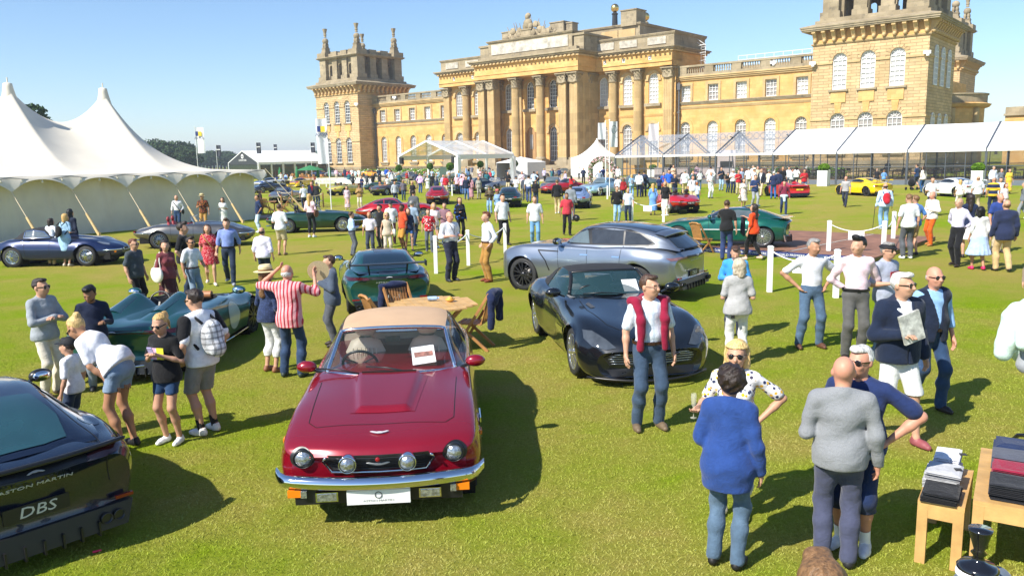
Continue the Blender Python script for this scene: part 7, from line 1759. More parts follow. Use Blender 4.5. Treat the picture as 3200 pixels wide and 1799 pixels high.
  # --- hair
 if hs and hs!='bald':
  HM=hair_mat(HAIRS.get(hair,hair));q=hsz;a0=hp(0,0,1.60)
  sd=Sdf(a0-np.array((.22,.26,.42)),a0+np.array((.22,.26,.30)),max(.010,dist*.0009)/S if mid else cell)
  big=dict(curly=.030,bob=.015,long=.010,bun=.003,pony=.003,quiff=.010).get(hs,.004)
  if hs=='ring':
   sd.ell(hp(0,.022,1.640),((.083)*q,.094*q,.062*q),.02,Mh);sd.ell(hp(0,.02,1.72),(.05*q,.07*q,.02*q),.01,Mh)
  else:sd.ell(hp(0,.020,1.682),((.080+big)*q,(.096+big)*q,(.090+big)*q),.03,Mh)
  if hs in('short','quiff','curly'):sd.ell(hp(0,-.055,1.745),(.055*q,.04*q,.028*q+big*.6),.03,Mh)
  if hs=='quiff':sd.ell(hp(0,-.06,1.775),(.055*q,.045*q,.03*q),.03,Mh)
  if hs in('long','bob'):
   L_=.17 if hs=='bob' else.34
   for s in(-1,1):sd.cone(hp(s*.072,.02,1.69),hp(s*.082,.035,1.69-L_*.8),.034*q,.036*q,.04)
   sd.cone(hp(0,.075,1.68),hp(0,.085 if hs=='bob' else.10,1.69-L_),.06*q,.055*q,.05)
  if hs=='pony':sd.ell(hp(0,.11,1.73),(.03,.035,.035),.02,Mh);sd.cone(hp(0,.13,1.72),hp(0,.15,1.52),.034,.016,.02)
  if hs=='bun':sd.ell(hp(0,.10,1.745),(.042,.042,.042),.02,Mh)
  g=Mh@np.array((0,-.80,-.60))
  sd.folds(.006 if hs!='curly' else.011,seed+2,45 if hs!='curly' else 75,40 if hs!='curly' else 70)
  if hs=='ring':sd.cut(hp(0,-.03,1.64),Mh@np.array((0,-1,-.05)))
  else:
   X=sd.ax[0][:,None,None]-hc[0];Y=sd.ax[1][None,:,None]-hc[1];Z=sd.ax[2][None,None,:]-hc[2];Mi=Mh.T/q
   ly=Mi[1,0]*X+Mi[1,1]*Y+Mi[1,2]*Z;lz=Mi[2,0]*X+Mi[2,1]*Y+Mi[2,2]*Z+1.575
   fl=.010 if hs in('long','bob')else-.012
   wd=np.maximum(ly-fl,lz-(1.725 if hs not in('bob','curly')else 1.715));sd.a=np.maximum(sd.a,-wd*.9).astype(np.float32)
   if hs in('short','quiff','curly','pony','bun'):
    wd=np.maximum(ly-.018,lz-1.632)if hs not in('pony','bun')else np.maximum(ly-.03,lz-1.64);sd.a=np.maximum(sd.a,-wd).astype(np.float32)
    if hs not in('pony',):sd.a=np.maximum(sd.a,(1.58 if hs!='curly' else 1.56)-lz).astype(np.float32)
  emit('hair',sd,HM)
 if beard and mid:
  sd=Sdf(hp(0,0,1.6)-.16,hp(0,0,1.6)+.16,max(.009,dist*.0008)/S);sd.ell(hp(0,-.036,1.592),(.061*hsz,.068*hsz,.052*hsz),.02,Mh);sd.cut(hp(0,-.09,1.612),Mh@np.array((0,-.25,1)));sd.cut(hp(0,0.0,1.6),Mh@np.array((0,1,.1)));emit('beard',sd,hair_mat(HAIRS.get(beard,beard)))
  # --- face and eyewear
 def hm(x,y,z):return Vector(hp(x,y,z))
 if mid:
  if glasses=='sun':
   mb=MB();M3=Matrix(Mh.tolist())
   for s in(-1,1):
    mb.lathe([(0,-.006),(.02*hsz,-.005),(.027*hsz,0),(.02*hsz,.004),(0,.005)],hm(s*.033,-.099,1.650),12,axis='Y',M=M3)
    mb.beam(hm(s*.062,-.092,1.656),hm(s*.083,.01,1.652),.006,.010)
   mb.beam(hm(-.06,-.101,1.662),hm(.06,-.101,1.662),.008,.008);mb.build('sunglasses',SUNG,E)
  else:
   if near:
    for s in(-1,1):mb=MB();mb.ball(hm(s*.031,-.0895,1.649),(.0130*hsz,.0070*hsz,.0068*hsz),8,6);mb.build('eye',EYED,E)
   if glasses=='spec':
    mb=MB()
    for s in(-1,1):
     mb.tube([hm(s*.033+.026*math.cos(t*math.pi/8),-.103,1.648+.019*math.sin(t*math.pi/8))for t in range(16)],.002,5,True);mb.beam(hm(s*.06,-.10,1.654),hm(s*.083,.01,1.65),.003,.004)
    mb.build('spectacles',BLACK_I,E)
  if near:
   for s in(-1,1):mb=MB();mb.beam(hm(s*.014,-.0985,1.6685),hm(s*.05,-.091,1.670),.004,.007);mb.build('eyebrow',hair_mat(HAIRS.get(hair if hs!='bald' else 'lb',hair)),E)
   mb=MB();mb.ball(hm(0,-.104,1.5935),(.020*hsz,.005,.0042),10,6);mb.build('mouth',LIP,E)
   # --- hats
 if hat:
  hcol=plain('hat_'+hat[1],hat[1],.8,var=.1,vs=20);mb=MB();M3=Matrix(Mh.tolist())
  if hat[0]in('cap','flat'):
   A=[]
   for j in range(7):
    ph=math.pi/2*j/6;A.append([tuple(hm(.093*math.cos(ph)*math.cos(t)*(1 if hat[0]=='cap' else 1.12),.018+.110*math.cos(ph)*math.sin(t)*(1 if hat[0]=='cap' else 1.08),1.695+(.092 if hat[0]=='cap' else.06)*math.sin(ph)))for t in np.linspace(0,2*math.pi,21)])
   mb.grid(np.array(A));B=[]
   for t in np.linspace(-math.pi*.86,-math.pi*.14,9):B.append([tuple(hm(.092*math.cos(t),.018+.108*math.sin(t),1.705)),tuple(hm(.088*math.cos(t),.0+(.108+(.075 if hat[0]=='cap' else.03)*abs(math.sin(t)))*math.sin(t),1.692))])
   B=np.array(B);mb.grid(B);mb.grid(B-np.array((0,0,.006)))
  else:
   for(r_,z_,r2,z2)in((.17,1.712,.10,1.722),(.10,1.72,.098,1.785),(.098,1.785,.075,1.815),(.075,1.815,0.002,1.81)):
    A=[[tuple(hm(rr*math.cos(t),.015+rr*1.12*math.sin(t),zz))for t in np.linspace(0,2*math.pi,25)]for rr,zz in((r_,z_),(r2,z2))];mb.grid(np.array(A))
  o=mb.build('hat',hcol,E)
  if hat[0]=='brim' and len(hat)>2:
   mb=MB();A=[[tuple(hm(.1025*math.cos(t),.015+.1145*math.sin(t),zz))for t in np.linspace(0,2*math.pi,25)]for zz in(1.724,1.75)];mb.grid(np.array(A));mb.build('hat_band',plain('hat_'+hat[2],hat[2],.8),E)
 E['_hand']=[float(x)for x in AR[1][3]];E['_handr']=[float(x)for x in AR[0][3]]
 return E
 # ------------------------------------------------------------------ accessories
def backpack(E,c,c2=None,pat=None,sc=1.0,y=.16):
 m_=cloth(c,pat,c2)if pat else cloth(c);sd=Sdf((-.25,y-.12,.85),(.25,y+.3,1.55),.016);sd.ell((0,y+.06,1.20),(.15*sc,.10*sc,.22*sc),.03);sd.ell((0,y+.13,1.08),(.11*sc,.07*sc,.11*sc),.03);V,Q=sd.mesh();o=link('backpack',np_mesh('backpack',smooth_mesh(V,Q),Q,[m_]),E)
 for s in(-1,1):mb=MB();mb.tube([(s*.10,y+.02,1.38),(s*.11,.02,1.475),(s*.115,-.12,1.40),(s*.13,-.10,1.25),(s*.15,y-.02,1.08)],.017,6);mb.build('backpack_strap',cloth(c2 if c2 and pat is None else '#17181b'),E)
 return o
def shoulder_bag(E,side,c,z=.95,sc=1.0,strap=True,y=0.0):
 sd=Sdf((side*.26-.2,y-.25,z-.3),(side*.26+.2,y+.25,z+.3),.016);sd.ell((side*.26,y,z),(.06*sc,.16*sc,.15*sc),.03);sd.cut((0,0,z+.11*sc),(0,0,1));V,Q=sd.mesh();o=link('bag',np_mesh('bag',smooth_mesh(V,Q),Q,[cloth(c)]),E)
 if strap:mb=MB();mb.tube([(side*.25,y-.12*sc,z+.08),(side*.21,y-.06,1.30),(side*.15,.0,1.50),(side*.21,y+.08,1.30),(side*.25,y+.12*sc,z+.08)],.012,6);mb.build('bag_strap',cloth(c),E)
 return o
def cross_strap(E,c):mb=MB();mb.tube([(-.16,.02,1.49),(-.10,-.13,1.38),(.02,-.165,1.22),(.14,-.13,1.05),(.2,0,.97),(.1,.15,1.1),(-.08,.15,1.35),(-.16,.02,1.49)],.014,6);mb.build('strap',cloth(c),E)
def shoulder_sweater(E,c):
 sd=Sdf((-.32,-.3,.9),(.32,.3,1.6),.015);sd.cone((-.19,.03,1.46),(.19,.03,1.46),.060,.060,.05);sd.cone((0,.12,1.42),(0,.14,1.20),.12,.11,.06)
 for s in(-1,1):sd.cone((s*.16,-.04,1.46),(s*.13,-.14,1.28),.050,.046,.04);sd.cone((s*.13,-.14,1.28),(s*.14,-.13,.96),.046,.040,.04)
 sd.folds(.008,7,20,14);sd.cone((0,-.01,1.30),(0,-.01,1.62),.02,.02,.001);X=sd.ax[0][:,None,None];Y=sd.ax[1][None,:,None];sd.a=np.maximum(sd.a,.075-np.sqrt(X**2+(Y+.0)**2)).astype(np.float32)
 V,Q=sd.mesh();link('draped_sweater',np_mesh('draped_sweater',smooth_mesh(V,Q),Q,[cloth(c)]),E)
def held(E,name,mb,mat_):return mb.build(name,mat_,E)
PHONE=plain('phone_black',(.02,.02,.025),.2,var=0);PAPER=plain('magazine_print',(.55,.55,.50),.4,var=.5,vs=14)
PEOPLE=[]
def P(px,py,hpy,head,label,**k):e=person(px,py,hpy,head,label=label,**k);return e
WH='#dcdee2';NV='#1b2740';JN='#3b4e65';LJ='#7b8fa3';DJ='#212f45'
DEN=('denim',)
# --- right foreground
e=P(2026,1338,857,8,'person in pale checked shirt and jeans with burgundy sweater round the shoulders',hair='br',glasses='spec',top='#dfe6ee',tp=('plaid','#a9bdd4','#c6d2de'),tuck=True,collar=True,belt='#3a2416',bot=JN,bp=DEN,shoe='#6b5a45',yaw=34,belly=1.1,stance=.13);shoulder_sweater(e,'#8c1436')
mb=MB();mb.tube([(.305+.03*math.cos(t*.785),-.05+.03*math.sin(t*.785),.875)for t in range(8)],.008,5,True);mb.build('wristwatch',PHONE,e)
e=P(2290,1612,1066,-22,'person with blonde bob and red sunglasses in patterned top holding a champagne flute',sex='f',hair='#d9b877',hs='bob',glasses='sun',top='#e6e4e4',tp=('print','#1d2a55','#e3b021'),bot='#dddcd9',leg='crop',shoe='#cfc7b8',arms=('glass','hip'),fat=1.18,belly=1.1)
hr=Vector(e['_handr']);mb=MB();mb.lathe([(.03,-.13),(.03,-.125),(.004,-.12),(.004,-.03),(.022,0),(.027,.08),(.024,.11)],hr+Vector((-.02,-.09,.06)),14,cap=False);mb.build('champagne_flute',glassy('flute_glass',(.7,.68,.55),.35),e)
P(2268,1765,1149,150,'person with dark curly hair in bright blue blazer and jeans seen from behind',sex='f',hair='dk',hs='curly',top='#eeeeee',coat=dict(c='#274584',hem=.72,open=.04),bot='#546a80',bp=DEN,shoe='#15130f',arms=('down','front'),fat=1.12,yaw=40)
P(2608,1760,1112,160,'bald person in heather grey sweater and slate trousers with back to camera',hs='bald',tone='r',top='#75787c',tp=('heather','#96989b'),sl='long',bot='#474b62',shoe='#222',arms=('down','front'),fat=1.1,collar='#3a4456',belly=1.15)
P(2660,1712,1078,-38,'grey-haired person in navy polo and navy shorts with hand on hip',hair='wh',hs='short',tone='r',glasses='sun',top='#20305c',bot='#1b2c50',leg='three',shoe='#d9dadc',sock='#eeeeee',arms=('down','hip'),fat=1.18,belly=1.3,collar=True,yaw=-15)
P(2620,1799,None,175,'brown-haired person whose head just rises into the bottom edge',pos=(1.08,2.62,0),H=1.68,hair='lb',hs='short',top='#6b5a45',bot=NV)
e=P(2790,1372,850,10,'person in navy overshirt and white shorts carrying magazines',hair='wh',hs='short',glasses='sun',top=WH,sl='short',coat=dict(c='#17233a',hem=.84,open=.022,vw=3.0,bw=.2),bot='#dddcd9',leg='short',shoe='#8d4a4e',arms=('front','down'),stride=.8,belly=1.3,fat=1.06,yaw=25)
hr=Vector(e['_handr']);mb=MB();mb.box(hr+Vector((.05,-.07,.09)),(.22,.03,.30),M=Matrix.Rotation(R(-18),3,'Y'));mb.build('magazines',PAPER,e)
e=P(2892,1275,832,8,'bald person in navy gilet over light blue shirt walking on the right',hair='wh',hs='ring',tone='r',glasses='sun',top='#8fb7e0',sl='long',tuck=True,coat=dict(c='#152036',hem=.86,sl='none',open=.075,vw=1.2,bw=1.0),bot='#2a4262',bp=DEN,shoe='#2d211a',arms=('down','down'),stride=.5,belly=1.25,belt='#2a1c12',collar='#8fb7e0')
e=P(2755,1110,757,25,'person in black flat cap and lilac grey T-shirt with red logo panel',hair='gy',hs='short',glasses='sun',top='#a3a9bb',bot='#8098b6',bp=DEN,shoe='#1b1b1d',arms=('front','front'),hat=('flat','#16171c'),belly=1.05)
mb=MB();mb.box((0,-.162,1.29),(.20,.01,.085));o=mb.build('shirt_logo',plain('logo_red',(.36,.03,.04),.8,var=.1),e);text('shirt_lettering',"LEVI'S",.06,PLATE_W,o,frame_m((0,-.169,1.285),(1,0,0),(0,0,1)),.001)
P(2528,1086,745,3,'grey-haired person in white short-sleeved shirt with both hands on hips',hair='gy',hs='short',tone='t',top=WH,tuck=True,collar=True,bot='#4f6780',bp=DEN,shoe='#5b3a28',arms=('hip','hip'),stance=.17,yaw=15,nod=-6)
P(2664,1122,739,-8,'dark-haired person in pale pink shirt and grey trousers, hands behind back',hair='bk',hs='quiff',top='#efd3dc',sl='long',tuck=True,collar=True,belt='#141210',bot='#5a5957',shoe='#2b2420',arms=('back','back'),yaw=-50)
e=P(2300,1140,808,172,'person with blonde grey bob in grey T-shirt and white trousers seen from behind',sex='f',hair='#b9ab93',hs='bob',top='#a9a8a6',bot='#dddcd9',shoe='#e9e6e0',arms=('front','front'),fat=1.12,yaw=25);mb=MB();mb.box((.09,.155,.86),(.06,.014,.10));mb.build('phone',PHONE,e)
P(2292,1052,766,-15,'dark-haired person in bright blue shirt behind the grey T-shirt',hair='br',hs='short',top='#3f97d8',sl='long',bot=NV,arms=('front','down'),nod=-25)
# --- left foreground
e=P(918,1176,826,172,'bald person in red striped blazer and jeans lifting a straw hat',hs='ring',hair='wh',tone='r',top='#cfdcea',coat=dict(c='#e9a9ab',p=('vstripe','#c23645','#7f2230'),hem=.80,open=.04),bot='#2b405e',bp=DEN,shoe='#26362f',arms=('up','head'),stance=.14,fat=1.05)
hl=Vector(e['_hand'])if False else Vector(e['_handr'])
def straw_hat(E,c,tilt):
 mb=MB();M_=Matrix.Rotation(tilt,3,'X')@Matrix.Rotation(.3,3,'Y');mb.lathe([(.17,.0),(.165,.012),(.098,.02),(.095,.09),(.07,.115),(0,.11)],c,24,M=M_);o=mb.build('straw_hat',plain('straw',(.66,.52,.30),.8,var=.15,vs=60),E);mb=MB();mb.lathe([(.099,.022),(.0975,.05)],c,24,M=M_,cap=False);mb.build('hat_band',BLACK_I,o)
straw_hat(e,Vector(e['_handr'])+Vector((-.02,-.12,.06)),R(75))
P(852,1160,835,150,'person in straw hat, navy lace top and white cropped trousers',sex='f',hair='lb',hs='long',top='#243252',tp=('floral','#2f3f66'),sl='elbow',bot='#dddcd9',leg='crop',shoe='#8a5a3c',arms=('down','chest'),hat=('brim','#d9c79a','#8a6a45'))
P(1045,1080,797,-70,'brown-haired person in blue grey suit jacket holding his lapels beside the hat waver',hair='br',hs='short',top='#e9eef4',coat=dict(c='#4b5666',hem=.80),bot='#51545a',arms=('chest','chest'),shoe='#2a1d15')
e=P(650,1352,902,-118,'person in black and white raglan T-shirt with chequered backpack',hair='dk',hs='short',glasses='sun',top='#ececf0',bot='#8a8a8a',leg='short',shoe='#eceae4',sock='#121214',arms=('pocket','pocket'),fat=1.08,belly=1.15,nod=-12);backpack(e,'#e9e9ea','#141416','check',1.0)
sdl=Sdf((-.42,-.2,1.1),(.42,.2,1.55),.014)
for s in(-1,1):sdl.cone((s*.205,.01,1.40),(s*.285,.05,1.22),.082,.078,.03)
V,Q=sdl.mesh();link('black_sleeve',np_mesh('black_sleeve',smooth_mesh(V,Q),Q,[cloth('#17171a')]),e)
e=P(540,1382,1000,-12,'blonde child in black T-shirt with pink and yellow print holding a phone',sex='f',hair='bl',hs='pony',glasses='sun',top='#161618',bot='#274468',bp=DEN,leg='mini',shoe='#eef0f2',arms=('chest','chest'),nod=-15,H=1.48)
mb=MB();mb.box((-.055,-.150,1.26),(.10,.01,.15));mb.build('pink_print',plain('print_pink',(.85,.45,.62),.7,var=.3,vs=40),e);mb=MB();mb.box((.045,-.150,1.26),(.10,.01,.15));mb.build('yellow_print',plain('print_yellow',(.85,.75,.03),.7,var=.3,vs=40),e);hl=Vector(e['_handr']);mb=MB();mb.box(hl+Vector((.06,-.07,.06)),(.07,.012,.14),M=Matrix.Rotation(R(25),3,'X'));mb.build('phone',plain('lilac_phone',(.5,.45,.7),.3,var=0),e)
P(398,1400,None,-105,'blonde person bending forward in white and grey T-shirt and denim shorts',sex='f',H=1.70,hair='#c9a86c',hs='bun',glasses='sun',tone='t',top='#e6e6ea',bot='#8fa6bf',bp=DEN,leg='mini',shoe='#1a1a1c',lean=48,arms=('knee','knee'),nod=-10,hem=.93)
e=P(275,1400,None,-95,'child in black baseball cap and white T-shirt looking at the navy car',pos=(-5.0,8.75,0),H=1.18,hair='dk',hs='short',top='#f0f0f4',bot='#30405c',leg='short',shoe='#ddd',arms=('down','down'),hat=('cap','#14161c'))
P(165,1235,868,70,'person in grey shirt and beige trousers with folded arms at the left',hair='dk',hs='short',glasses='sun',top='#9aa0a5',sl='long',bot='#d3cab9',shoe='#5a4a3a',arms=('cross','cross'),yaw=10)
P(315,1215,890,30,'bearded person in long navy tunic looking down at the green speedster',hair='bk',hs='quiff',tone='b',beard='bk',top='#16203a',sl='long',hem=.66,bot='#7b8794',shoe='#222',arms=('down','front'),nod=-28,yaw=-25,collar=True)
# --- middle left
e=P(437,980,745,75,'person in charcoal T-shirt and black trousers with sunglasses, left group',hair='rd',hs='short',glasses='sun',top='#3e474e',bot='#15161a',arms=('down','down'),belly=1.2,fat=1.1,beard='rd')
e=P(535,985,750,55,'person in maroon blouse and skirt carrying a big white tote',sex='f',hair='dk',hs='bob',top='#7a3a40',sl='elbow',leg='skirt',bot='#4a2028',skirtz=.35,shoe='#222',yaw=-30);shoulder_bag(e,-1,'#e9e2d8',1.0,1.35)
P(588,940,695,100,'young person in black T-shirt with white back print and jeans',hair='dk',hs='quiff',top='#161618',bot=DJ,bp=DEN,arms=('pocket','down'))
P(612,960,741,60,'person in white polo and light jeans with wrist watch and sunglasses',hair='dk',hs='quiff',tone='t',glasses='sun',beard='dk',top=WH,tuck=True,belt='#4a2d1a',bot=LJ,bp=DEN,arms=('down','swf'))
e=P(662,890,701,20,'person with long brown hair in short red floral dress',sex='f',hair='br',hs='long',top='#b01e30',tp=('floral','#d98c8c'),leg='skirt',bot='#b01e30',bp=('floral','#d98c8c'),skirtz=.60,flare=.09,shoe='#d9cdbd',stride=.7,arms=('down','swf'));cross_strap(e,'#b58a4a')
P(722,888,683,12,'person in blue shirt and dark jeans striding through the left group',hair='br',hs='quiff',top='#7f92cc',sl='elbow',tuck=True,collar=True,belt='#20140c',bot=DJ,bp=DEN,shoe='#8d9096',stride=.9,arms=('down','swb'))
P(830,895,710,175,'dark-haired person in pale lilac shirt and jeans seen from behind, left of the hats',hair='dk',hs='ring',top='#e9e2f2',sl='elbow',bot=DJ,bp=DEN,belly=1.1,fat=1.1)
e=P(212,832,667,165,'blonde person in pale blue dress with black backpack at the blue roadster',sex='f',hair='bl',hs='bob',top='#9cc0dd',leg='skirt',bot='#9cc0dd',skirtz=.52,flare=.07,shoe='#c9bda8',lean=10,arms=('front','front'));backpack(e,'#1a1a1c',None,None,.8)
P(165,830,682,165,'person in white top and tan trousers leaning over the blue roadster',sex='f',hair='dk',hs='bob',top='#e9edf6',sl='long',bot='#c3a878',arms=('hip','front'),lean=12,fat=1.05)
P(230,822,652,170,'dark-haired person in navy leaning at the far side of the blue roadster',sex='f',hair='bk',hs='long',top='#1a2438',sl='long',bot=DJ,lean=8)
e=P(560,722,609,5,'person in white shirt with black shoulder bag in front of the cream tent',hair='dk',hs='ring',glasses='sun',top=WH,sl='long',tuck=True,bot='#1f3a5c',arms=('down','bag'),stride=.5);shoulder_bag(e,1,'#15161a',.95,.9,False);cross_strap(e,'#15161a')
P(640,722,607,5,'person in straw hat and colourful floral shirt in front of the cream tent',hair='dk',hs='short',glasses='sun',tone='t',top='#1a1c20',tp=('floral','#d8892b','#b5482a'),bot='#b58a4a',arms=('chest','down'),hat=('brim','#d3c08c','#222222'))
P(702,718,617,5,'person with long dark hair in white dress holding a pale blue jacket',sex='f',hair='dk',hs='long',glasses='sun',top='#dddcd9',leg='skirt',bot='#dddcd9',skirtz=.30,flare=.12,arms=('front','front'))
P(812,727,608,-60,'bearded person in navy T-shirt and pale jeans by the end of the cream tent',hair='dk',hs='short',beard='dk',top='#15294f',bot='#c3d6ea',bp=DEN,shoe='#f0f0f0',arms=('pocket','pocket'),tone='t')
P(882,797,637,172,'person in white T-shirt and khaki shorts seen from behind at the green roadster',hair='br',hs='short',top=WH,bot='#b7a986',leg='short',shoe='#8a6a4a',arms=('front','front'))
e=P(975,742,605,165,'person with long blonde hair, pink shirt and brown handbag seen from behind',sex='f',hair='bl',hs='long',top='#f0cfd8',sl='long',tuck=True,bot='#1a1b20',leg='ankle',shoe='#e8e8ea',arms=('bag','front'));shoulder_bag(e,-1,'#6b4632',.98,1.1)
# --- centre group behind the teal coupe
P(1104,800,662,120,'person in light blue shirt and grey trousers with jacket over arm behind the teal coupe',hair='br',hs='short',glasses='sun',top='#a9c4ea',sl='long',tuck=True,belt='#2a1c12',bot='#5b5f68',belly=1.3,arms=('front','down'))
P(1160,800,671,0,'bald person in pale pink short-sleeved shirt and slate trousers behind the teal coupe',hs='ring',hair='gy',glasses='sun',tone='t',top='#ece2ec',tuck=True,belt='#3a2416',bot='#3d4354',belly=1.15,collar=True)
e=P(1214,805,686,15,'blonde person in beige top carrying a large white bag',sex='f',hair='#d9bd85',hs='bob',glasses='sun',top='#c9b8a2',sl='none',bot='#cdbfae',arms=('down','bag'));shoulder_bag(e,1,'#e8e4dc',.98,1.2)
P(1192,775,640,-40,'young person in black tracksuit top with white sleeve stripes',hair='bk',hs='quiff',top='#17181b',sl='long',bot='#1a1b1f')
P(1226,762,629,10,'person in dark cap, white T-shirt and burgundy trousers',hair='dk',hs='short',top='#ece9ec',bot='#4a2030',hat=('cap','#1c2436'))
P(1262,785,644,-55,'child in orange and navy polo and tan shorts',hair='bk',hs='short',tone='d',top='#d4502a',bot='#c18a3c',leg='short',shoe='#27406b',H=1.6)
e=P(1292,770,626,165,'grey-haired person in blue grey polo with navy bag',hair='gy',hs='short',top='#8fa3b8',bot='#22304c',shoe='#3d5a86',arms=('down','bag'),stride=.5);shoulder_bag(e,1,'#1b2740',.98,1.1)
P(1280,784,662,20,'child in navy T-shirt and blue shorts with trainers',sex='f',hair='lb',hs='long',top='#22304f',bot='#3a5f9a',leg='mini',shoe='#222',H=1.46,stride=.5)
P(1343,788,656,5,'child in red camouflage T-shirt and grey jeans',hair='lb',hs='short',top='#c2202e',tp=('camo','#2a2d38','#e6e6e6'),bot='#5d636d',shoe='#5d5d60',H=1.45,stride=.4)
P(1360,775,633,15,'blonde person in pale pink T-shirt carrying a maroon jacket',sex='f',hair='bl',hs='long',top='#f2dada',bot='#8a8f98',leg='mini',shoe='#eee',arms=('front','front'))
P(1393,765,632,5,'person in mauve polo and jeans in the middle of the lawn',hair='br',hs='short',top='#8c6a74',bot=JN,bp=DEN,arms=('front','down'))
e=P(1411,878,660,40,'stout person in white shirt with lanyard and navy trousers by the white posts',hair='br',hs='ring',tone='r',glasses='spec',top=WH,sl='elbow',tuck=True,bot='#262a3c',shoe='#20242c',arms=('front','front'),belly=1.35,fat=1.15,collar=True)
mb=MB();mb.tube([(-.06,.0,1.50),(-.05,-.13,1.38),(0,-.19,1.2),(.05,-.13,1.38),(.06,0,1.50)],.006,5);mb.build('lanyard',BLACK_I,e)
P(1440,752,616,25,'person with long dark hair in black and blue motorcycle leathers',sex='f',hair='dk',hs='long',top='#17181c',tp=('print','#2456b0','#17181c',.5),sl='long',bot='#15161a',shoe='#15161a',arms=('front','down'))
P(1297,722,594,150,'person in dark grey suit standing behind the bright red coupe',hair='dk',hs='short',top='#dddddd',coat=dict(c='#55585e',hem=.8),bot='#4a4d54')
P(1236,640,565,30,'young person in pale grey hoodie looking down',hair='bk',hs='short',tone='t',top='#b9bfc6',sl='long',bot=NV)
P(1262,626,562,15,'bald person in plum grey T-shirt and jeans',hs='bald',tone='b',top='#6b6570',bot=JN,bp=DEN)
P(1291,640,566,-20,'blonde person in black top with sunglasses near the bronze roadster',sex='f',hair='bl',hs='long',glasses='sun',top='#17181b',bot='#22252c')
P(1087,655,582,5,'person in long pale pink dress and headband',sex='f',hair='lb',hs='bob',top='#d5bcc6',leg='skirt',bot='#d5bcc6',skirtz=.16,flare=.08,shoe='#cbb')
P(1126,655,574,0,'person in hat with gold and blue costume and tall boots',sex='f',hair='dk',hs='long',top='#a8843c',tp=('print','#2a4f9a','#a8843c'),sl='long',bot='#d9ccb4',shoe='#4a2d1c',arms=('chest','chest'),hat=('brim','#5d3d24'))
P(952,655,577,-150,'person in flat cap and white shirt with jacket over the arm by the ropes',hair='wh',hs='short',top='#e6ecf4',bot='#2a3350',arms=('front','down'),hat=('flat','#263452'))
P(977,645,568,30,'bald person in navy blazer over red waistcoat',hs='ring',hair='gy',glasses='sun',tone='r',top='#a01c2a',coat=dict(c='#1c2a4a',hem=.82,open=.06),bot='#33405a')
P(993,648,569,160,'person in black jacket seen from behind by the rope fence',hair='gy',hs='short',top='#1c2024',sl='long',bot='#2f4256',arms=('hip','down'))
# --- middle right
P(1526,880,661,-65,'bearded person in white shirt and tan chinos by the white posts',hair='rd',hs='short',beard='rd',top=WH,sl='long',tuck=True,belt='#4a2818',bot='#a87c3c',shoe='#7a3a20',arms=('pocket','pocket'),belly=1.1)
P(1573,765,606,30,'person in white T-shirt, black jeans and sunglasses walking',hair='br',hs='quiff',glasses='sun',top=WH,bot='#17181c',shoe='#1c1c1e',stride=.5,arms=('down','down'))
P(1673,768,611,0,'person in white polo and blue jeans walking towards the camera',hair='br',hs='short',glasses='sun',top=WH,bot='#6d9cc2',bp=DEN,stride=.4)
e=P(1772,735,602,5,'bearded person in red T-shirt carrying two black helmets',hair='bk',hs='short',tone='b',beard='bk',top='#c23a48',bot='#15161a',arms=('down','down'),stride=.5)
for s,y in((1,-.02),(1,-.26)):mb=MB();mb.ball((s*.36,y-.05,.72),(.13,.15,.14),14,10);mb.build('helmet',TRIM_B,e)
P(1784,690,575,160,'person in grey suit beside the pale blue coupe',hair='br',hs='short',top='#ddd',coat=dict(c='#80868e',hem=.8),bot='#6b7078')
P(1742,668,561,165,'person in black jumper and khaki trousers seen from behind',hair='lb',hs='short',top='#17181b',sl='long',bot='#c3ad84',shoe='#ddd',stride=.5)
P(1675,640,562,175,'person in black T-shirt with back to camera in the middle row',hs='ring',hair='bk',tone='t',top='#1b1b1e',bot='#3a4a66',fat=1.1)
P(1653,632,547,170,'person in white shirt and blue trousers near the silver roadster',hair='dk',hs='short',top=WH,tuck=True,bot='#3c4f80',stride=.4)
P(1614,620,550,-20,'person in dark cap and white polo leaning on the silver roadster',hair='dk',hs='short',top=WH,bot=NV,hat=('cap','#2a3c52'),arms=('front','front'))
P(1641,626,551,175,'person in dark suit between the white shirts',hair='gy',hs='short',top='#ccc',coat=dict(c='#4a4f5c',hem=.8),bot='#3c4150')
P(1531,668,581,-10,'person in cap and brown jacket taking photographs',hair='dk',hs='short',top='#6a6350',coat=dict(c='#4a3f30',hem=.84),bot='#8cb0d6',bp=DEN,arms=('chest','chest'),hat=('cap','#5a5440'))
P(1556,690,591,-30,'person in coral cap and denim jacket',sex='f',hair='lb',hs='long',top='#7f9fc4',tp=DEN,sl='long',bot='#4b4a52',hat=('cap','#d06a5e'),arms=('front','down'))
P(1444,608,549,175,'person in pink shirt seen from behind by the navy fastback',hair='br',hs='short',top='#ecb9cf',bot='#33588c',stride=.4)
P(1459,625,550,10,'young person in navy jumper walking beside the pink shirt',hair='dk',hs='short',top='#1c2740',sl='long',bot='#4a6c9c',stride=.4)
P(1473,622,551,160,'person in long dusty rose dress with straw bag',sex='f',hair='dk',hs='long',top='#b98a94',leg='skirt',bot='#b98a94',skirtz=.15,flare=.09)
P(1497,622,552,20,'person in pale grey patterned jumpsuit',sex='f',hair='lb',hs='bob',top='#a9a69a',tp=('floral','#8a887e'),bot='#a9a69a',bp=('floral','#8a887e'))
P(1928,694,581,10,'young person in black sweatshirt with gold chain behind the posts',hair='br',hs='short',top='#1a1a1c',sl='long',bot='#8fb4d6',bp=DEN)
P(1963,694,587,-20,'balding person in blue check shirt behind the posts',hs='ring',hair='dk',top='#dfe6f2',tp=('check','#6f8cc0'),bot=DJ,bp=DEN,nod=-25)
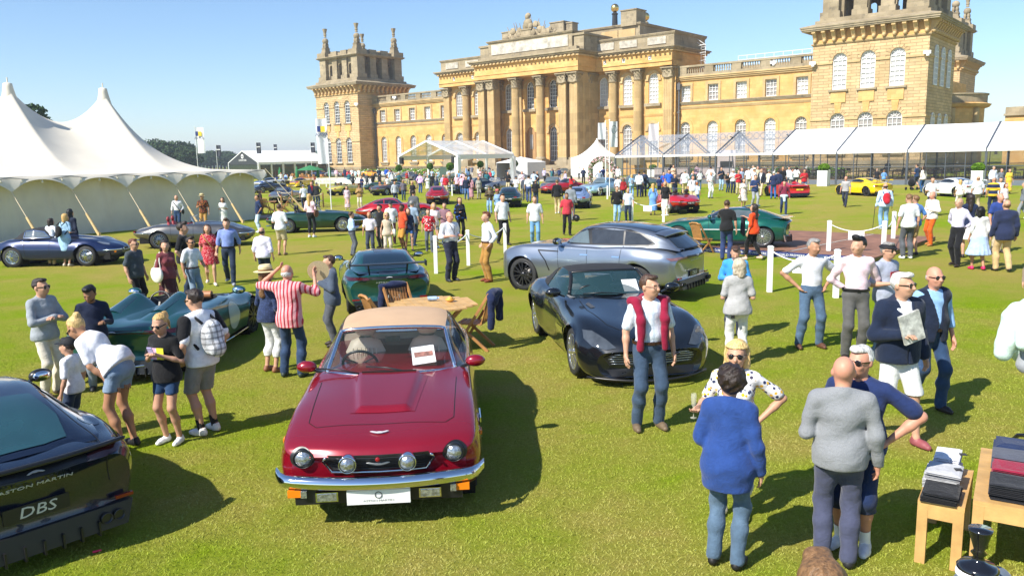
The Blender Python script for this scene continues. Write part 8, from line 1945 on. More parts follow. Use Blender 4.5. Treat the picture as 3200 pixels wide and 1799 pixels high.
P(1931,622,550,175,'person in white sun hat and white shirt seen from behind',hair='gy',hs='short',top=WH,bot='#d8d8d8',hat=('brim','#e6e0cf','#555555'))
P(1948,630,556,170,'person in red check shirt seen from behind',sex='f',hair='lb',hs='bob',top='#b0242c',tp=('check','#3a1216'),sl='long',bot=JN,bp=DEN)
e=P(1974,616,545,178,'person in pale blue with grey backpack by the pale saloon',sex='f',hair='bl',hs='bob',top='#9cc4e6',bot='#7fa9dc',bp=DEN);backpack(e,'#7d8288',None,None,.8)
P(1997,616,536,165,'person in white shirt and navy trousers photographing a car',hair='dk',hs='short',top='#dfe8f4',sl='elbow',bot='#1e2a4a')
e=P(2013,614,533,178,'person in navy check jacket and dark jeans with small backpack',hair='dk',hs='short',top='#24314d',tp=('check','#47587a'),sl='long',bot='#1c2436');backpack(e,'#22242a',None,None,.7)
P(2040,672,573,178,'blonde person in long blue dress with shoulder bag by the red roadster',sex='f',hair='bl',hs='long',top='#6f9fdc',leg='skirt',bot='#6f9fdc',skirtz=.25,flare=.09,sl='elbow')
P(2078,674,566,-30,'blonde person in black top and cream jacket round the waist',sex='f',hair='bl',hs='long',glasses='sun',top='#17181b',sl='elbow',bot='#e3ddd0',shoe='#e9e9e9')
P(2084,674,602,170,'small child in pink top and white frilled skirt with blue cap',sex='f',hair='bl',hs='short',top='#f0a4ae',leg='skirt',bot='#eee9e6',skirtz=.6,H=1.05,shoe='#eee',hat=('cap','#7f9fe0'))
P(2108,625,543,5,'person in navy polo and sunglasses behind the red roadster',hair='dk',hs='short',glasses='sun',top='#1c2436',bot='#30405c',arms=('front','front'))
P(2060,612,548,175,'child in navy cap and navy T-shirt',hair='dk',hs='short',top='#223058',bot='#1c2848',leg='short',hat=('cap','#1c2848'),H=1.45)
P(2073,610,537,20,'person in red and blue sports shirt',hair='br',hs='short',top='#2f62c0',tp=('print','#c23a3a','#2f62c0',.4),bot='#b0242c')
P(2090,612,529,0,'person in royal blue football shirt and sunglasses',hair='br',hs='short',glasses='sun',top='#2c62cc',bot='#cbb98c',leg='short')
P(2140,614,527,178,'person in white shirt with blue sweater tied over the back',hair='gy',hs='short',top=WH,bot='#c9b184',fat=1.1)
e=P(2164,645,548,5,'person in white T-shirt, khaki shorts and dark backpack straps',hair='rd',hs='short',glasses='sun',tone='r',top=WH,bot='#c7b48c',leg='short',belly=1.2,fat=1.1,stride=.5);backpack(e,'#2a3038',None,None,.8)
P(2177,645,566,140,'ginger child in blue shorts beside the white T-shirt',hair='#b5652a',hs='short',top='#b9c6dc',bot='#2f5ab0',leg='short',H=1.4)
P(2220,620,536,20,'bald person dressed all in white holding a dark folder',hs='bald',tone='r',top=WH,tuck=True,bot='#f0f0f0',shoe='#222',arms=('front','down'))
P(2253,596,522,10,'person in dark T-shirt with white chest stripe and pale jeans',hair='dk',hs='short',top='#1f2a3c',bot='#9fbcd8',arms=('chest','down'))
P(2274,602,537,15,'child in black T-shirt holding red controls',hair='bk',hs='short',top='#1a1a1e',bot='#223a5c',H=1.55,arms=('front','front'))
P(2290,604,529,5,'person in white cap and grey white T-shirt with navy trousers',hair='gy',hs='short',tone='t',top='#e6e6ea',bot='#1f2a4a',hat=('cap','#e8e8e8'),arms=('chest','chest'))
P(2317,596,525,20,'person in striped polo with camera strap',hs='bald',tone='r',glasses='sun',top='#c3d0e2',tp=('hstripe','#3a4c78'),bot='#2a3550',fat=1.1)
P(2338,598,517,170,'person in plain white shirt among the marquee crowd',hair='gy',hs='short',top=WH,bot='#b9b4a8')
P(2356,600,526,20,'blonde person in white with straw hat among the marquee crowd',sex='f',hair='bl',hs='bob',top='#f0ece6',bot='#e9e4da',hat=('brim','#e0d6bc'))
e=P(2322,650,558,20,'dark-haired person in white floral dress carrying a megaphone-shaped clutch',sex='f',hair='bk',hs='long',glasses='sun',top='#ece6de',tp=('floral','#c2563c','#3a6a5a'),leg='skirt',bot='#ece6de',bp=('floral','#c2563c','#3a6a5a'),skirtz=.42,flare=.12)
mb=MB();mb.cyl(Vector(e['_handr'])+Vector((0,0,-.06)),Vector(e['_handr'])+Vector((-.12,-.06,-.30)),.03,.10,12);mb.build('clutch_bag',plain('beige_clutch',(.55,.47,.36),.7,var=.1),e)
P(2358,650,546,10,'person in navy polo and grey trousers with black jacket over arm',hair='bk',hs='short',glasses='sun',top='#2a3c66',bot='#9a9da2',stride=.4,arms=('front','chest'))
P(2378,614,525,-50,'person in dark blazer and tan trousers striding past the marquee',hs='ring',hair='gy',top='#e9e9e9',coat=dict(c='#1f2430',hem=.8),bot='#c9b79a',stride=.8)
P(2416,622,535,165,'grey-haired person in navy jumper and jeans beside the red supercar',hair='wh',hs='short',top='#1f2c50',sl='long',bot='#31609c',bp=DEN,stride=.6)
P(2430,614,531,160,'person in navy shirt and grey trousers at the red supercar',hair='dk',hs='short',top='#24304c',sl='long',bot='#a9acb0')
P(2444,600,519,5,'bald person in black T-shirt behind the red supercar',hs='bald',tone='t',top='#1c1d20',bot='#23262e',fat=1.1)
e=P(2448,670,564,-15,'person in burgundy shirt with backpack and pale jumper round the waist',hair='dk',hs='short',glasses='sun',top='#7a2a40',sl='long',bot='#24365c',stride=.7);backpack(e,'#1a1d24',None,None,.8);sw_=Sdf((-.3,-.3,.6),(.3,.3,1.1),.02);sw_.ell((0,-.06,.96),(.21,.16,.10),.03);sw_.cone((0,-.17,.95),(.02,-.2,.72),.08,.07,.04);V,Q=sw_.mesh();link('tied_jumper',np_mesh('tied_jumper',V,Q,[cloth('#bcd2dc')]),e)
P(2640,647,550,-40,'person in black, white and red striped polo walking by the yellow coupe',hs='ring',hair='gy',glasses='sun',tone='r',top='#1a1a20',tp=('hstripe','#e8e4e4',None,1.1),bot='#2a3142',stride=.8)
P(2268,812,625,155,'person in black T-shirt and navy trousers pointing at the green supercar',hair='br',hs='short',top='#1b1b1d',bot='#2c3c66',shoe='#1c2230',arms=('down','point'),fat=1.05)
e=P(2352,812,637,-140,'person with long dark hair in orange top and black leggings holding a jacket',sex='f',hair='dk',hs='long',top='#ef4a16',sl='elbow',bot='#131315',leg='ankle',shoe='#d8b8a4',stride=.7,arms=('point','down'),hem=.82);mb=MB();mb.prism([Vector(e['_handr'])+Vector(v)for v in((-.04,-.05,.02),(.12,-.05,0),(.2,-.02,-.5),(.02,-.02,-.62))],(0,.06,0));mb.build('carried_jacket',cloth('#161c2e'),e)
e=P(2760,717,572,172,'person in pale blue shirt with red backpack and walking sticks',hs='ring',hair='dk',top='#bcd4ee',sl='long',bot='#7ba3c6',bp=DEN,shoe='#b9b4a8',fat=1.1);backpack(e,'#b5202e','#1c2c5c',None,.95)
mb=MB();mb.cyl((.32,-.05,.9),(.36,-.1,0),.012,.01,6);mb.build('walking_stick',BLACK_I,e)
P(2832,808,607,178,'person in white T-shirt and grey jeans looking down, right side',hair='lb',hs='short',top=WH,bot='#55585d',bp=DEN,shoe='#eef0f2',nod=-20)
P(2852,797,610,-165,'person in blue T-shirt and khaki shorts beside the grey jeans',hair='lb',hs='short',top='#4f7fc0',bot='#a58c60',leg='short',arms=('pocket','pocket'))
P(2905,768,597,-70,'bald person in cream shirt and orange trousers',hs='ring',hair='gy',tone='r',glasses='spec',top='#efe9dc',sl='long',bot='#c85a14',shoe='#b5763c',arms=('pocket','front'),stride=.3)
P(2908,675,553,-20,'person in white polo holding a folder in front of the white coupe',hair='dk',hs='short',glasses='sun',top=WH,bot='#2a2a30',arms=('front','front'))
P(2985,832,618,-60,'bald person in lilac shirt and black trousers with hands behind back',hs='ring',hair='gy',tone='p',glasses='spec',top='#d9d4ec',sl='long',tuck=True,bot='#17171b',arms=('back','back'),stride=.3)
P(3020,805,605,160,'person with long dark hair in navy sleeveless top and white skirt',sex='f',hair='dk',hs='long',top='#1c2744',sl='none',leg='skirt',bot='#f2f0ee',skirtz=.5,flare=.05)
P(3053,843,646,172,'person in white cardigan and pale blue pleated skirt with pink shoes',sex='f',hair='bk',hs='bob',tone='t',top='#dddcd9',sl='elbow',leg='skirt',bot='#a9c0e8',skirtz=.42,flare=.17,shoe='#d8205c',yaw=-40,stride=.4)
P(3130,848,624,172,'person in navy velvet blazer and beige chinos seen from behind',hs='ring',hair='lb',top='#ddd',coat=dict(c='#232c4a',hem=.78),bot='#c5a878',shoe='#1d1a1a',fat=1.12,stride=.4)
P(3112,790,603,10,'person in royal blue polo and glasses behind the navy blazer',hs='ring',hair='dk',tone='r',glasses='spec',top='#2a4285',bot='#c9b79a',fat=1.1)
P(2995,655,562,172,'blonde person in cream top behind the white coupe',sex='f',hair='bl',hs='bob',top='#f1ece2',bot='#dcd8d0')
P(3050,662,550,175,'person in white shirt and khaki trousers behind the white coupe',hs='ring',hair='lb',top=WH,bot='#b3a484',fat=1.15)
P(3098,670,554,160,'person in navy polo with yellow stripe at the right',hs='bald',tone='r',top='#1c2848',tp=('hstripe','#e2b52a',None,.25),bot='#1f2a44',fat=1.1)
P(3120,662,554,-20,'person in white T-shirt with black shoulders at the right',hair='bk',hs='short',top='#d6e4ee',bot='#22262e')
P(3137,668,579,20,'child with long hair in pale pink top at the right',sex='f',hair='rd',hs='long',top='#eed8dc',bot='#c3a8b4',H=1.4)
P(2862,592,513,-150,'person in navy T-shirt pushing a black pushchair',hair='dk',hs='short',top='#22395c',bot='#3a3f4a',leg='short',stride=.5,arms=('front','front'))
P(2882,602,519,-160,'person in cream top and jeans beside the pushchair',sex='f',hair='dk',hs='long',top='#e9ded2',sl='long',bot='#2b5583',bp=DEN)
P(3100,600,519,0,'person in pale blue shirt by the right marquee planter',hair='gy',hs='short',top='#dde6f4',sl='long',bot='#3a3f4a')
P(3125,600,527,10,'bald person in grey jacket by the marquee glass',hs='bald',tone='r',top='#6f757d',sl='long',bot='#3f444c')
P(3150,606,527,-10,'person in yellow dress and face mask at the right',sex='f',hair='dk',hs='long',top='#d8b83c',leg='skirt',bot='#d8b83c',skirtz=.2,flare=.09)
P(2738,586,527,175,'person in black T-shirt behind the yellow coupe',hs='ring',hair='gy',top='#2a2a2e',bot='#3a3f4a')
P(2760,588,531,178,'person in sky blue T-shirt behind the yellow coupe',hair='lb',hs='short',top='#6f9fdc',bot='#3a4a6a')
e=P(3194,686,569,-120,'person in grey jacket with backpack cut by the right edge',hair='gy',hs='short',top='#6f747c',sl='long',bot='#8a8d92',shoe='#eee',stride=.7);backpack(e,'#3a3f46',None,None,.8)
# --- back rows
FAR=[(880,577,538,10,'cream jacket and dark trousers by the racing cars','#e3dccb','#3a3d44','m','br'),(895,580,541,170,'sky blue shirt and beige trousers by the racing cars','#8fb4e2','#d2c29c','m','dk'),(912,582,545,20,'white top and yellow skirt beside the yellow racer','#f0f0f0','#e6d60e','f','bl'),(1052,560,527,0,'pink shirt under the left tower','#edc4d4','#c9bda8','m','dk'),(1079,562,522,170,'navy shirt under the left tower','#22304c','#2b3a5a','m','bk'),(1102,566,524,10,'white shirt among the left-wing crowd','#f0f0f2','#c3b79c','m','br'),(1112,568,530,160,'pale blue shirt among the left-wing crowd','#b3cce6','#d8d2c4','m','gy'),(1124,566,527,20,'white T-shirt and pale shorts in the left-wing crowd','#f2efe8','#d8cdb6','m','lb'),(1148,590,541,5,'grey jacket with folded arms','#4d5257','#33363c','m','gy'),(1166,590,541,15,'black polo next to the grey jacket','#1c1c20','#2c2f36','m','dk'),(1186,568,522,170,'navy suit near the silver racer','#22304f','#22304f','m','dk'),(1209,566,524,175,'cobalt blue jumper near the silver racer','#2458c4','#2a3a5a','m','br'),(1217,572,534,10,'small white T-shirt near the silver racer','#eef0f4','#d8d6d0','m','bk'),(1104,594,542,175,'charcoal shirt with back turned','#2c3038','#2b3342','m','dk'),(1132,604,550,-40,'navy blazer and bald head walking','#1d2c54','#3a4256','m','gy'),(1188,594,543,160,'black T-shirt by the dark green racer','#1a1a1e','#8fa8bf','m','bk'),(1213,600,550,10,'white floral blouse by the dark green racer','#ece8e4','#d6cfc4','f','rd'),(1302,590,536,160,'navy jumper in front of the clear tent','#27314a','#8a7a5c','m','gy'),(1314,603,541,170,'lilac pink shirt with jumper round the waist','#d9b4dc','#2f5590','m','gy'),(1338,600,548,20,'green floral sundress','#dfe6d8','#dfe6d8','f','lb'),(1354,594,542,175,'black T-shirt by the olive coupe','#17171a','#2a2d34','m','rd'),(1352,572,529,5,'light blue shirt by the clear tent post','#b9cfee','#4a5a78','m','dk'),(1369,572,533,170,'pale blue T-shirt under the clear tent','#a9cce4','#8a9aae','m','gy'),(1332,570,532,10,'sun hat and white top by the clear tent','#f2efec','#9fb8c9','f','dk'),(1434,590,533,175,'steel blue sweatshirt by the olive coupe','#6f9cc8','#8fb0cc','m','bl'),(1475,558,508,10,'dark patterned shirt on the palace steps','#6a7282','#c9c2b4','m','bk'),(1522,560,505,165,'black T-shirt high on the palace steps','#23262e','#20283c','m','dk'),(1529,561,505,20,'navy T-shirt on the palace steps','#1c3a7a','#1f2a48','m','br'),(1511,566,522,10,'white cap and cream jacket at the steps','#ece6d8','#2a2f3c','f','gy'),(1520,570,530,15,'navy polo at the foot of the steps','#24365c','#2a2f40','m','gy'),(1533,572,533,20,'coral red blouse at the foot of the steps','#e0485c','#2f4a78','f','dk'),(1541,570,529,170,'turquoise shirt at the foot of the steps','#7fc0d6','#33456a','m','dk'),(1571,560,517,-30,'white shirt walking down by the steps','#f0f0f2','#30343c','m','gy'),(1585,562,527,10,'teal polo right of the clear tent','#1f4f66','#2a3142','m','dk'),(1632,600,535,20,'pale pink shirt behind the silver roadster','#efd6e0','#c9c2b6','m','gy'),(1669,598,535,175,'light blue linen shirt behind the pewter coupe','#bcd0ee','#4a566c','m','dk'),(1727,562,525,10,'navy suit by the limousine','#2a3c66','#2a3450','m','rd'),(1748,564,526,175,'dark blue suit by the limousine','#24355e','#24304c','m','dk'),(1810,560,522,-20,'white shirt and black trousers by the pagoda','#f4f4f6','#1c1c22','m','lb'),(1786,604,549,170,'red blouse behind the red roadster','#c02028','#3a2a34','f','dk'),(1874,590,531,-20,'grey suit and hat by the floral arch','#8d99a8','#7d8792','m','gy'),(1886,580,521,170,'navy T-shirt by the floral arch','#2a3c78','#33405c','m','bk'),(1898,582,527,10,'beige dress by the floral arch','#c3b090','#c3b090','f','dk'),(1911,586,529,15,'cream jacket seated by the floral arch','#d9cfb8','#b9ad98','m','bk'),(1931,578,518,-20,'white shirt at the marquee corner','#f2f2f4','#3a3f48','m','bk'),(2095,574,505,170,'dark floral dress inside the clear marquee','#33384a','#33384a','f','bk'),(2104,575,507,20,'beige top inside the clear marquee','#d6b49c','#6a5a50','f','bk'),(2177,572,503,175,'pink shirt inside the clear marquee','#ecc4d2','#8a8f9a','m','bk'),(2280,570,508,10,'red shirt inside the marquee','#c9303a','#3a3a42','m','gy'),(2220,590,520,170,'white shirt by the marquee step','#f0f2f6','#c9cdd4','m','dk'),(2352,585,517,20,'white T-shirt between the marquee planters','#f1f1f3','#aeb4bc','m','gy'),(2366,592,518,10,'grey cap and sand jacket in the marquee crowd','#cdbfa2','#8d867a','m','gy'),(2464,588,521,-15,'pale grey shirt seated by the marquee','#d3dae2','#50565e','m','dk'),(2487,586,521,160,'white blouse by the brown armchairs','#eff0f2','#565b64','f','dk'),(2772,560,498,170,'dark suit inside the marquee','#1d2230','#1d2230','m','dk')]
rg=random.Random(5)
for(px,py,hy,hd,lab,c1,c2,sx,hr_)in FAR:
 sk=sx=='f' and c1==c2
 P(px,py,hy,hd+rg.uniform(-20,20),'person in '+lab,sex=sx,hair=hr_,hs=('bob' if rg.random()<.4 else 'long')if sx=='f' else('ring' if hr_=='gy' and rg.random()<.5 else 'short'),top=c1,bot=c2,sl='long' if('suit' in lab or 'jumper' in lab or 'shirt' in lab and rg.random()<.5)else 'short',leg='skirt' if sk else 'long',skirtz=.35,stride=rg.choice((0,0,.4)),arms=(rg.choice(('down','front','hip','pocket','chest')),rg.choice(('down','down','front','pocket'))),tone=rg.choice('pprt'),fat=rg.uniform(.97,1.12),belly=rg.uniform(1,1.2))
WHO=[('white','#dfe1e4'),('navy','#22304c'),('black','#1b1c20'),('sky blue','#8fb4de'),('pink','#e3b7c4'),('grey','#80858c'),('cream','#ddd3bd'),('red','#b5242e'),('teal','#2c6670'),('lilac','#bdb2d4')];WHB=[('navy','#232f48'),('beige','#c3b491'),('black','#1c1d21'),('denim','#48627f'),('grey','#777b82')];WHR=[('by the palace steps',1430,1600,556,574),('before the glass marquee',2040,2560,588,612),('among the classic cars',1500,1900,572,606),('under the left wing',1040,1330,560,588),('near the red coupe tail',1300,1480,590,612)];rg=random.Random(21);seen=set()
while len(seen)<46:
 a,b,w=rg.choice(WHO),rg.choice(WHB),WHR[len(seen)%5];hat_=rg.random()<.2;fe=rg.random()<.4;lab='person in %s %s and %s trousers %s'%(a[0],'blouse' if fe else 'shirt',b[0],w[0])
 if lab in seen:continue
 seen.add(lab);py=rg.uniform(w[3],w[4]);P(rg.uniform(w[1],w[2]),py,None,rg.choice((0,170,180,90,-90,20))+rg.uniform(-25,25),lab,sex='f' if fe else 'm',H=rg.uniform(1.6,1.72)if fe else rg.uniform(1.7,1.86),hair=rg.choice(('br','dk','bl','gy','lb','bk')),hs=rg.choice(('bob','long'))if fe else rg.choice(('short','ring','short')),top=a[1],bot=b[1],sl=rg.choice(('short','long')),stride=rg.choice((0,.4,.6)),arms=(rg.choice(('down','front','hip','chest')),rg.choice(('down','pocket','front'))),tone=rg.choice('pprtb'))
 # ------------------------------------------------------------------ lawn furniture and small things
TEAK=plain('teak',(.42,.20,.065),.5,var=.25,vs=7,bmp=.15,bs=30);OAKS=plain('light_oak',(.55,.33,.12),.5,var=.22,vs=5,bmp=.15,bs=40);WPOST=plain('white_post_paint',(.82,.82,.80),.5,var=.04)
def post(px,py,h,lab,group):
 p=gnd(px,py);mb=MB();mb.box((0,0,h/2),(.10,.10,h));mb.box((0,0,h+.012),(.115,.115,.024));mb.box((0,0,h+.03),(.08,.08,.02));o=mb.build('barrier_post',WPOST,None,p);tag(o,lab,'post',group);return p,h
def chain(a,b,lab,sag=.22,board=False,mat_=None,r=.016):
 (pa,ha),(pb,hb)=a,b;A_=pa+Vector((0,0,ha-.06));B_=pb+Vector((0,0,hb-.06));mb=MB();n=18
 mb.tube([A_.lerp(B_,t/n)-Vector((0,0,sag*4*(t/n)*(1-t/n)))for t in range(n+1)],r,6);o=mb.build('barrier_rope',mat_ or WPOST);tag(o,lab,'rope','white barrier ropes')
 if board:
  c=A_.lerp(B_,.5)-Vector((0,0,sag+.12));d=(B_-A_).normalized();mb=MB();mb.beam(c-d*.22,c+d*.22,.012,.26);o=mb.build('info_board',PLATE_W);tag(o,'white information board hanging from '+lab[:60].replace('white rope','the rope'),'board')
def fence(pts,H_,where,boards=()):
 ps=[post(px,py,H_,'white square post %s'%w,'white barrier posts')for px,py,w in pts]
 for i in range(len(ps)-1):chain(ps[i],ps[i+1],'white rope %s %s'%(where,('first span','second span','third span','last span')[i]if len(ps)>2 else ''),board=i in boards)
fence([(1363,854,'left of the stout white-shirted man'),(1464,829,'between the two white-shirted men'),(1579,800,'beside the nose of the silver SUV')],1.0,'by the white-shirted men',(0,1))
fence([(1921,692,'in front of the black sweatshirt'),(1975,690,'in front of the blue check shirt'),(2073,694,'beside the small child in pink')],1.0,'behind the silver SUV',(0,1))
fence([(2404,912,'left of the hands-on-hips man'),(2611,930,'behind the pink shirt')],1.0,'by the hands-on-hips man',(0,))
fence([(2588,797,'at the far edge of the platform'),(2759,800,'at the right corner of the platform'),(2790,757,'at the far right of the platform')],1.0,'round the platform',(0,))
fence([(1844,606,'at the nose of the powder blue coupe'),(1898,622,'at the wing of the powder blue coupe')],.9,'by the powder blue coupe',(0,));fence([(1413,612,'by the bumper of the navy fastback'),(1380,600,'behind the red coupe tail')],.9,'by the navy fastback')
fence([(862,582,'by the yellow racer'),(885,575,'behind the yellow racer')],1.0,'by the yellow racer');fence([(998,582,'near the flag pole'),(1020,584,'right beside the flag pole')],1.0,'by the flag pole',(0,))
WPO=plain('brown_post',(.34,.19,.07),.7,var=.2)
RP=[]
for(px,py,w)in((868,634,'behind the picnic table'),(882,662,'nearest the picnic table'),(915,640,'behind the silver roadster'),(950,652,'left of the flat cap'),(965,636,'right of the flat cap'),(1011,648,'at the right end of the ropes')):
 p=gnd(px,py);mb=MB();mb.cyl((0,0,0),(0,0,1.0),.05,.05,10);mb.cyl((0,0,.72),(0,0,.78),.058,.058,10);tag(mb.build('rope_post',WPO,None,p),'round brown timber post '+w,'post','timber rope posts');RP.append((p,1.0))
for i,(a,b)in enumerate(((0,1),(0,2),(1,3),(2,4),(3,5),(4,5))):
 for dz,nm in((0,'upper'),(-.45,'lower')):chain((RP[a][0],1.0+dz),(RP[b][0],1.0+dz),'%s natural rope of the timber fence, span %s'%(nm,'abcdef'[i]),.16,mat_=ROPE,r=.022)
def slat_chair(name,loc,rz,lab,grp=None,jacket=None):
 e=empty(name,loc,rz,lab,'chair',grp)
 for i in range(6):mb=MB();mb.box((0,-.20+.075*i,.44),(.44,.06,.02));mb.build('seat_slat',TEAK,e)
 for i in range(8):
  x=-.18+.0515*i;mb=MB();mb.beam((x,.20,.47),(x,.34,.93+.03*math.sin(math.pi*i/7)),.034,.014);mb.build('back_slat',TEAK,e)
 mb=MB();mb.tube([(-.22,.35,.92),(-.1,.36,.965),(.1,.36,.965),(.22,.35,.92)],.024,6);mb.build('top_rail',TEAK,e);mb=MB();mb.beam((-.21,.20,.46),(.21,.20,.46),.03,.04);mb.build('lower_rail',TEAK,e)
 for s in(-1,1):
  mb=MB();mb.beam((s*.23,.35,.95),(s*.23,-.26,.0),.03,.045);mb.build('leg',TEAK,e);mb=MB();mb.beam((s*.20,-.20,.44),(s*.20,.30,.0),.03,.045);mb.build('leg',TEAK,e)
 if jacket:
  sd=Sdf((-.4,.1,.3),(.4,.6,1.1),.016);sd.ell((0,.36,.93),(.27,.085,.07),.05);sd.cone((-.22,.39,.90),(-.26,.38,.48),.065,.06,.05);sd.cone((.22,.39,.90),(.25,.38,.42),.065,.055,.05);sd.ell((0,.40,.82),(.12,.03,.1),.06);sd.folds(.012,4,22,16);V,Q=sd.mesh();o=link('draped_jacket',np_mesh('draped_jacket',smooth_mesh(V,Q),Q,[cloth(jacket)]),None);o.parent=None;o.matrix_world=Matrix.Translation(loc)@Matrix.Rotation(rz,4,'Z');tag(o,'navy jacket hung over the '+lab[:50],'jacket')
 return e
tc=gnd(1352,950,.74);tc.z=0
T=empty('garden_table',tc,.3,'octagonal teak garden table behind the beige convertible roof','table')
for i in range(11):
 x=-.62+.124*i;w_=min(.62,1.02-abs(x));mb=MB();mb.box((x,0,.74),(.116,2*max(.3,min(.66,.98-abs(x))),.025));mb.build('top_slat',OAKS,T)
for s in(-1,1):
 for q in(-1,1):mb=MB();mb.beam((s*.4,q*.4,.73),(s*-.36,q*.42,0),.05,.06);mb.build('leg',TEAK,T)
slat_chair('folding_chair',tc+Vector((.66,-.05,0)),R(-105),'teak folding chair right of the table','folding chairs at the garden table','#1a2546')
slat_chair('folding_chair',tc+Vector((-.55,.62,0)),R(35),'teak folding chair behind the table','folding chairs at the garden table','#1a2546')
slat_chair('folding_chair',tc+Vector((-.75,-.2,0)),R(120),'teak folding chair left of the table, low behind the roof','folding chairs at the garden table')
slat_chair('folding_chair',gnd(2195,790),R(120),'teak folding chair between the SUV and the platform')
mb=MB();mb.lathe([(.03,0),(.075,.03),(.08,.05),(0,.045)],tc+Vector((.28,.12,.755)),14);mb.ball(tc+Vector((.28,.12,.81)),(.05,.045,.03),10,6);tag(mb.build('food_bowl',plain('orange_bowl',(.75,.40,.06),.5,var=.2)),'small orange food dish on the garden table','bowl')
mb=MB();mb.cyl(tc+Vector((-.1,.2,.80)),tc+Vector((.05,.22,.80)),.035,.035,10);mb.cyl(tc+Vector((.05,.22,.80)),tc+Vector((.09,.225,.80)),.018,.018,8);tag(mb.build('water_bottle',plain('bottle_blue',(.35,.5,.75),.2,var=.3,vs=20)),'clear blue-labelled bottle lying on the garden table','bottle')
pt=gnd(838,668);T=empty('picnic_table',pt,.2,'small teak picnic table at the end of the cream tent','table')
for i in range(7):mb=MB();mb.box((-.45+.15*i,0,.73),(.14,.9,.03));mb.build('top_slat',TEAK,T)
for s in(-1,1):mb=MB();mb.beam((s*.4,-.35,0),(s*.4,.3,.72),.05);mb.build('leg',TEAK,T);mb=MB();mb.beam((s*.4,.35,0),(s*.4,-.3,.72),.05);mb.build('leg',TEAK,T)
slat_chair('folding_chair',pt+Vector((.1,-.75,0)),R(175),'teak folding chair in front of the picnic table','folding chairs by the cream tent');slat_chair('folding_chair',pt+Vector((.95,.2,0)),R(-80),'teak folding chair right of the picnic table','folding chairs by the cream tent')
p=gnd(868,682);mb=MB();mb.box((0,0,.03),(3.4,2.2,.06));tag(mb.build('deck_boards',plain('mauve_boards',(.32,.22,.19),.7,var=.15,vs=3),None,p+Vector((0,1.2,0)),.15),'flat brown boarding beside the cream tent','decking')
e=P(818,668,598,120,'dark-haired person in brown top at the teak picnic table',sex='f',hair='dk',hs='long',top='#3a2c28',bot='#2a2a30')
a_,b_,c_=gnd(2190,786),gnd(2728,822),gnd(2822,746);ux=(b_-a_).normalized();Lx=(b_-a_).length;vy=Vector((-ux.y,ux.x,0));Ly=max(5.2,(c_-b_).dot(vy))
D=empty('display_platform',a_,math.atan2(ux.y,ux.x),'low brown timber display platform with navy banner edge','platform')
DECK=plain('brown_decking',(.24,.115,.07),.65,var=.3,vs=2.5,bmp=.2,bs=20);npl=int(Ly/.15)
for i in range(npl):mb=MB();mb.b2(.02,Lx-.02,.05+.15*i,.05+.15*i+.142,.10,.132);mb.build('plank',DECK,D)
mb=MB();mb.b2(.01,Lx-.01,.04,npl*.15,.0,.10);mb.build('platform_frame',TRIM_B,D)
BAN=plain('navy_banner',(.012,.03,.16),.5,var=.03);mb=MB();mb.b2(0,Lx,-.01,.02,.0,.15);bn=mb.build('banner',BAN,D)
nt_=int(Lx/1.15)
for i in range(nt_):text('banner_lettering','WORLD PREMIERE',.105,PLATE_W,bn,frame_m((.6+1.15*i,-.016,.07),(1,0,0),(0,0,1)),.001)
for i in range(nt_):mb=MB();mb.cyl((.05+1.15*i,-.02,.075),(.05+1.15*i,-.012,.075),.04,.04,12);mb.build('banner_emblem',plain('pale_emblem',(.5,.55,.7),.5,var=0),bn)
mb=MB();mb.beam((Lx*.52,.1,.138),(Lx*.62,npl*.15-.1,.138),.10,.012);mb.build('edge_strip',ALLOY,D);mb=MB();mb.beam((.1,.45,.138),(1.6,1.6,.138),.10,.012);mb.build('edge_strip',ALLOY,D)
def block_table(name,A,ux,L_,W_,h,lab,cat,leg=.07,grp=None):
 e=empty(name,A,math.atan2(ux.y,ux.x),lab,cat,grp);mb=MB();mb.b2(.0,L_,0,.035,h-.13,h-.03);mb.build('apron',OAKS,e);mb=MB();mb.b2(0,L_,W_-.035,W_,h-.13,h-.03);mb.build('apron',OAKS,e);mb=MB();mb.b2(0,.035,.036,W_-.036,h-.13,h-.03);mb.build('apron',OAKS,e);mb=MB();mb.b2(L_-.035,L_,.036,W_-.036,h-.13,h-.03);mb.build('apron',OAKS,e)
 k=max(2,int(W_/.16))
 for i in range(k):mb=MB();mb.b2(-.004,L_+.004,W_*i/k+.002,W_*(i+1)/k-.002,h-.03,h);mb.build('top_board',OAKS,e)
 for x in(-.003,L_-leg+.003):
  for y in(-.003,W_-leg+.003):mb=MB();mb.b2(x,x+leg,y,y+leg,0,h-.031);mb.build('leg',OAKS,e)
 return e
fa,fb=gnd(2870,1560,.5),gnd(3012,1592,.5);u_=(fb-fa);u_.z=0;Lw=u_.length;v2=gnd(3043,1460,.5)-fb;v2.z=0;v2.normalize();u_=Vector((v2.y,-v2.x,0));v_=Vector((-u_.y,u_.x,0));fa.z=0
block_table('oak_stool',fa,u_,Lw,.84,.5,'light oak stool stacked with folded T-shirts','stool')
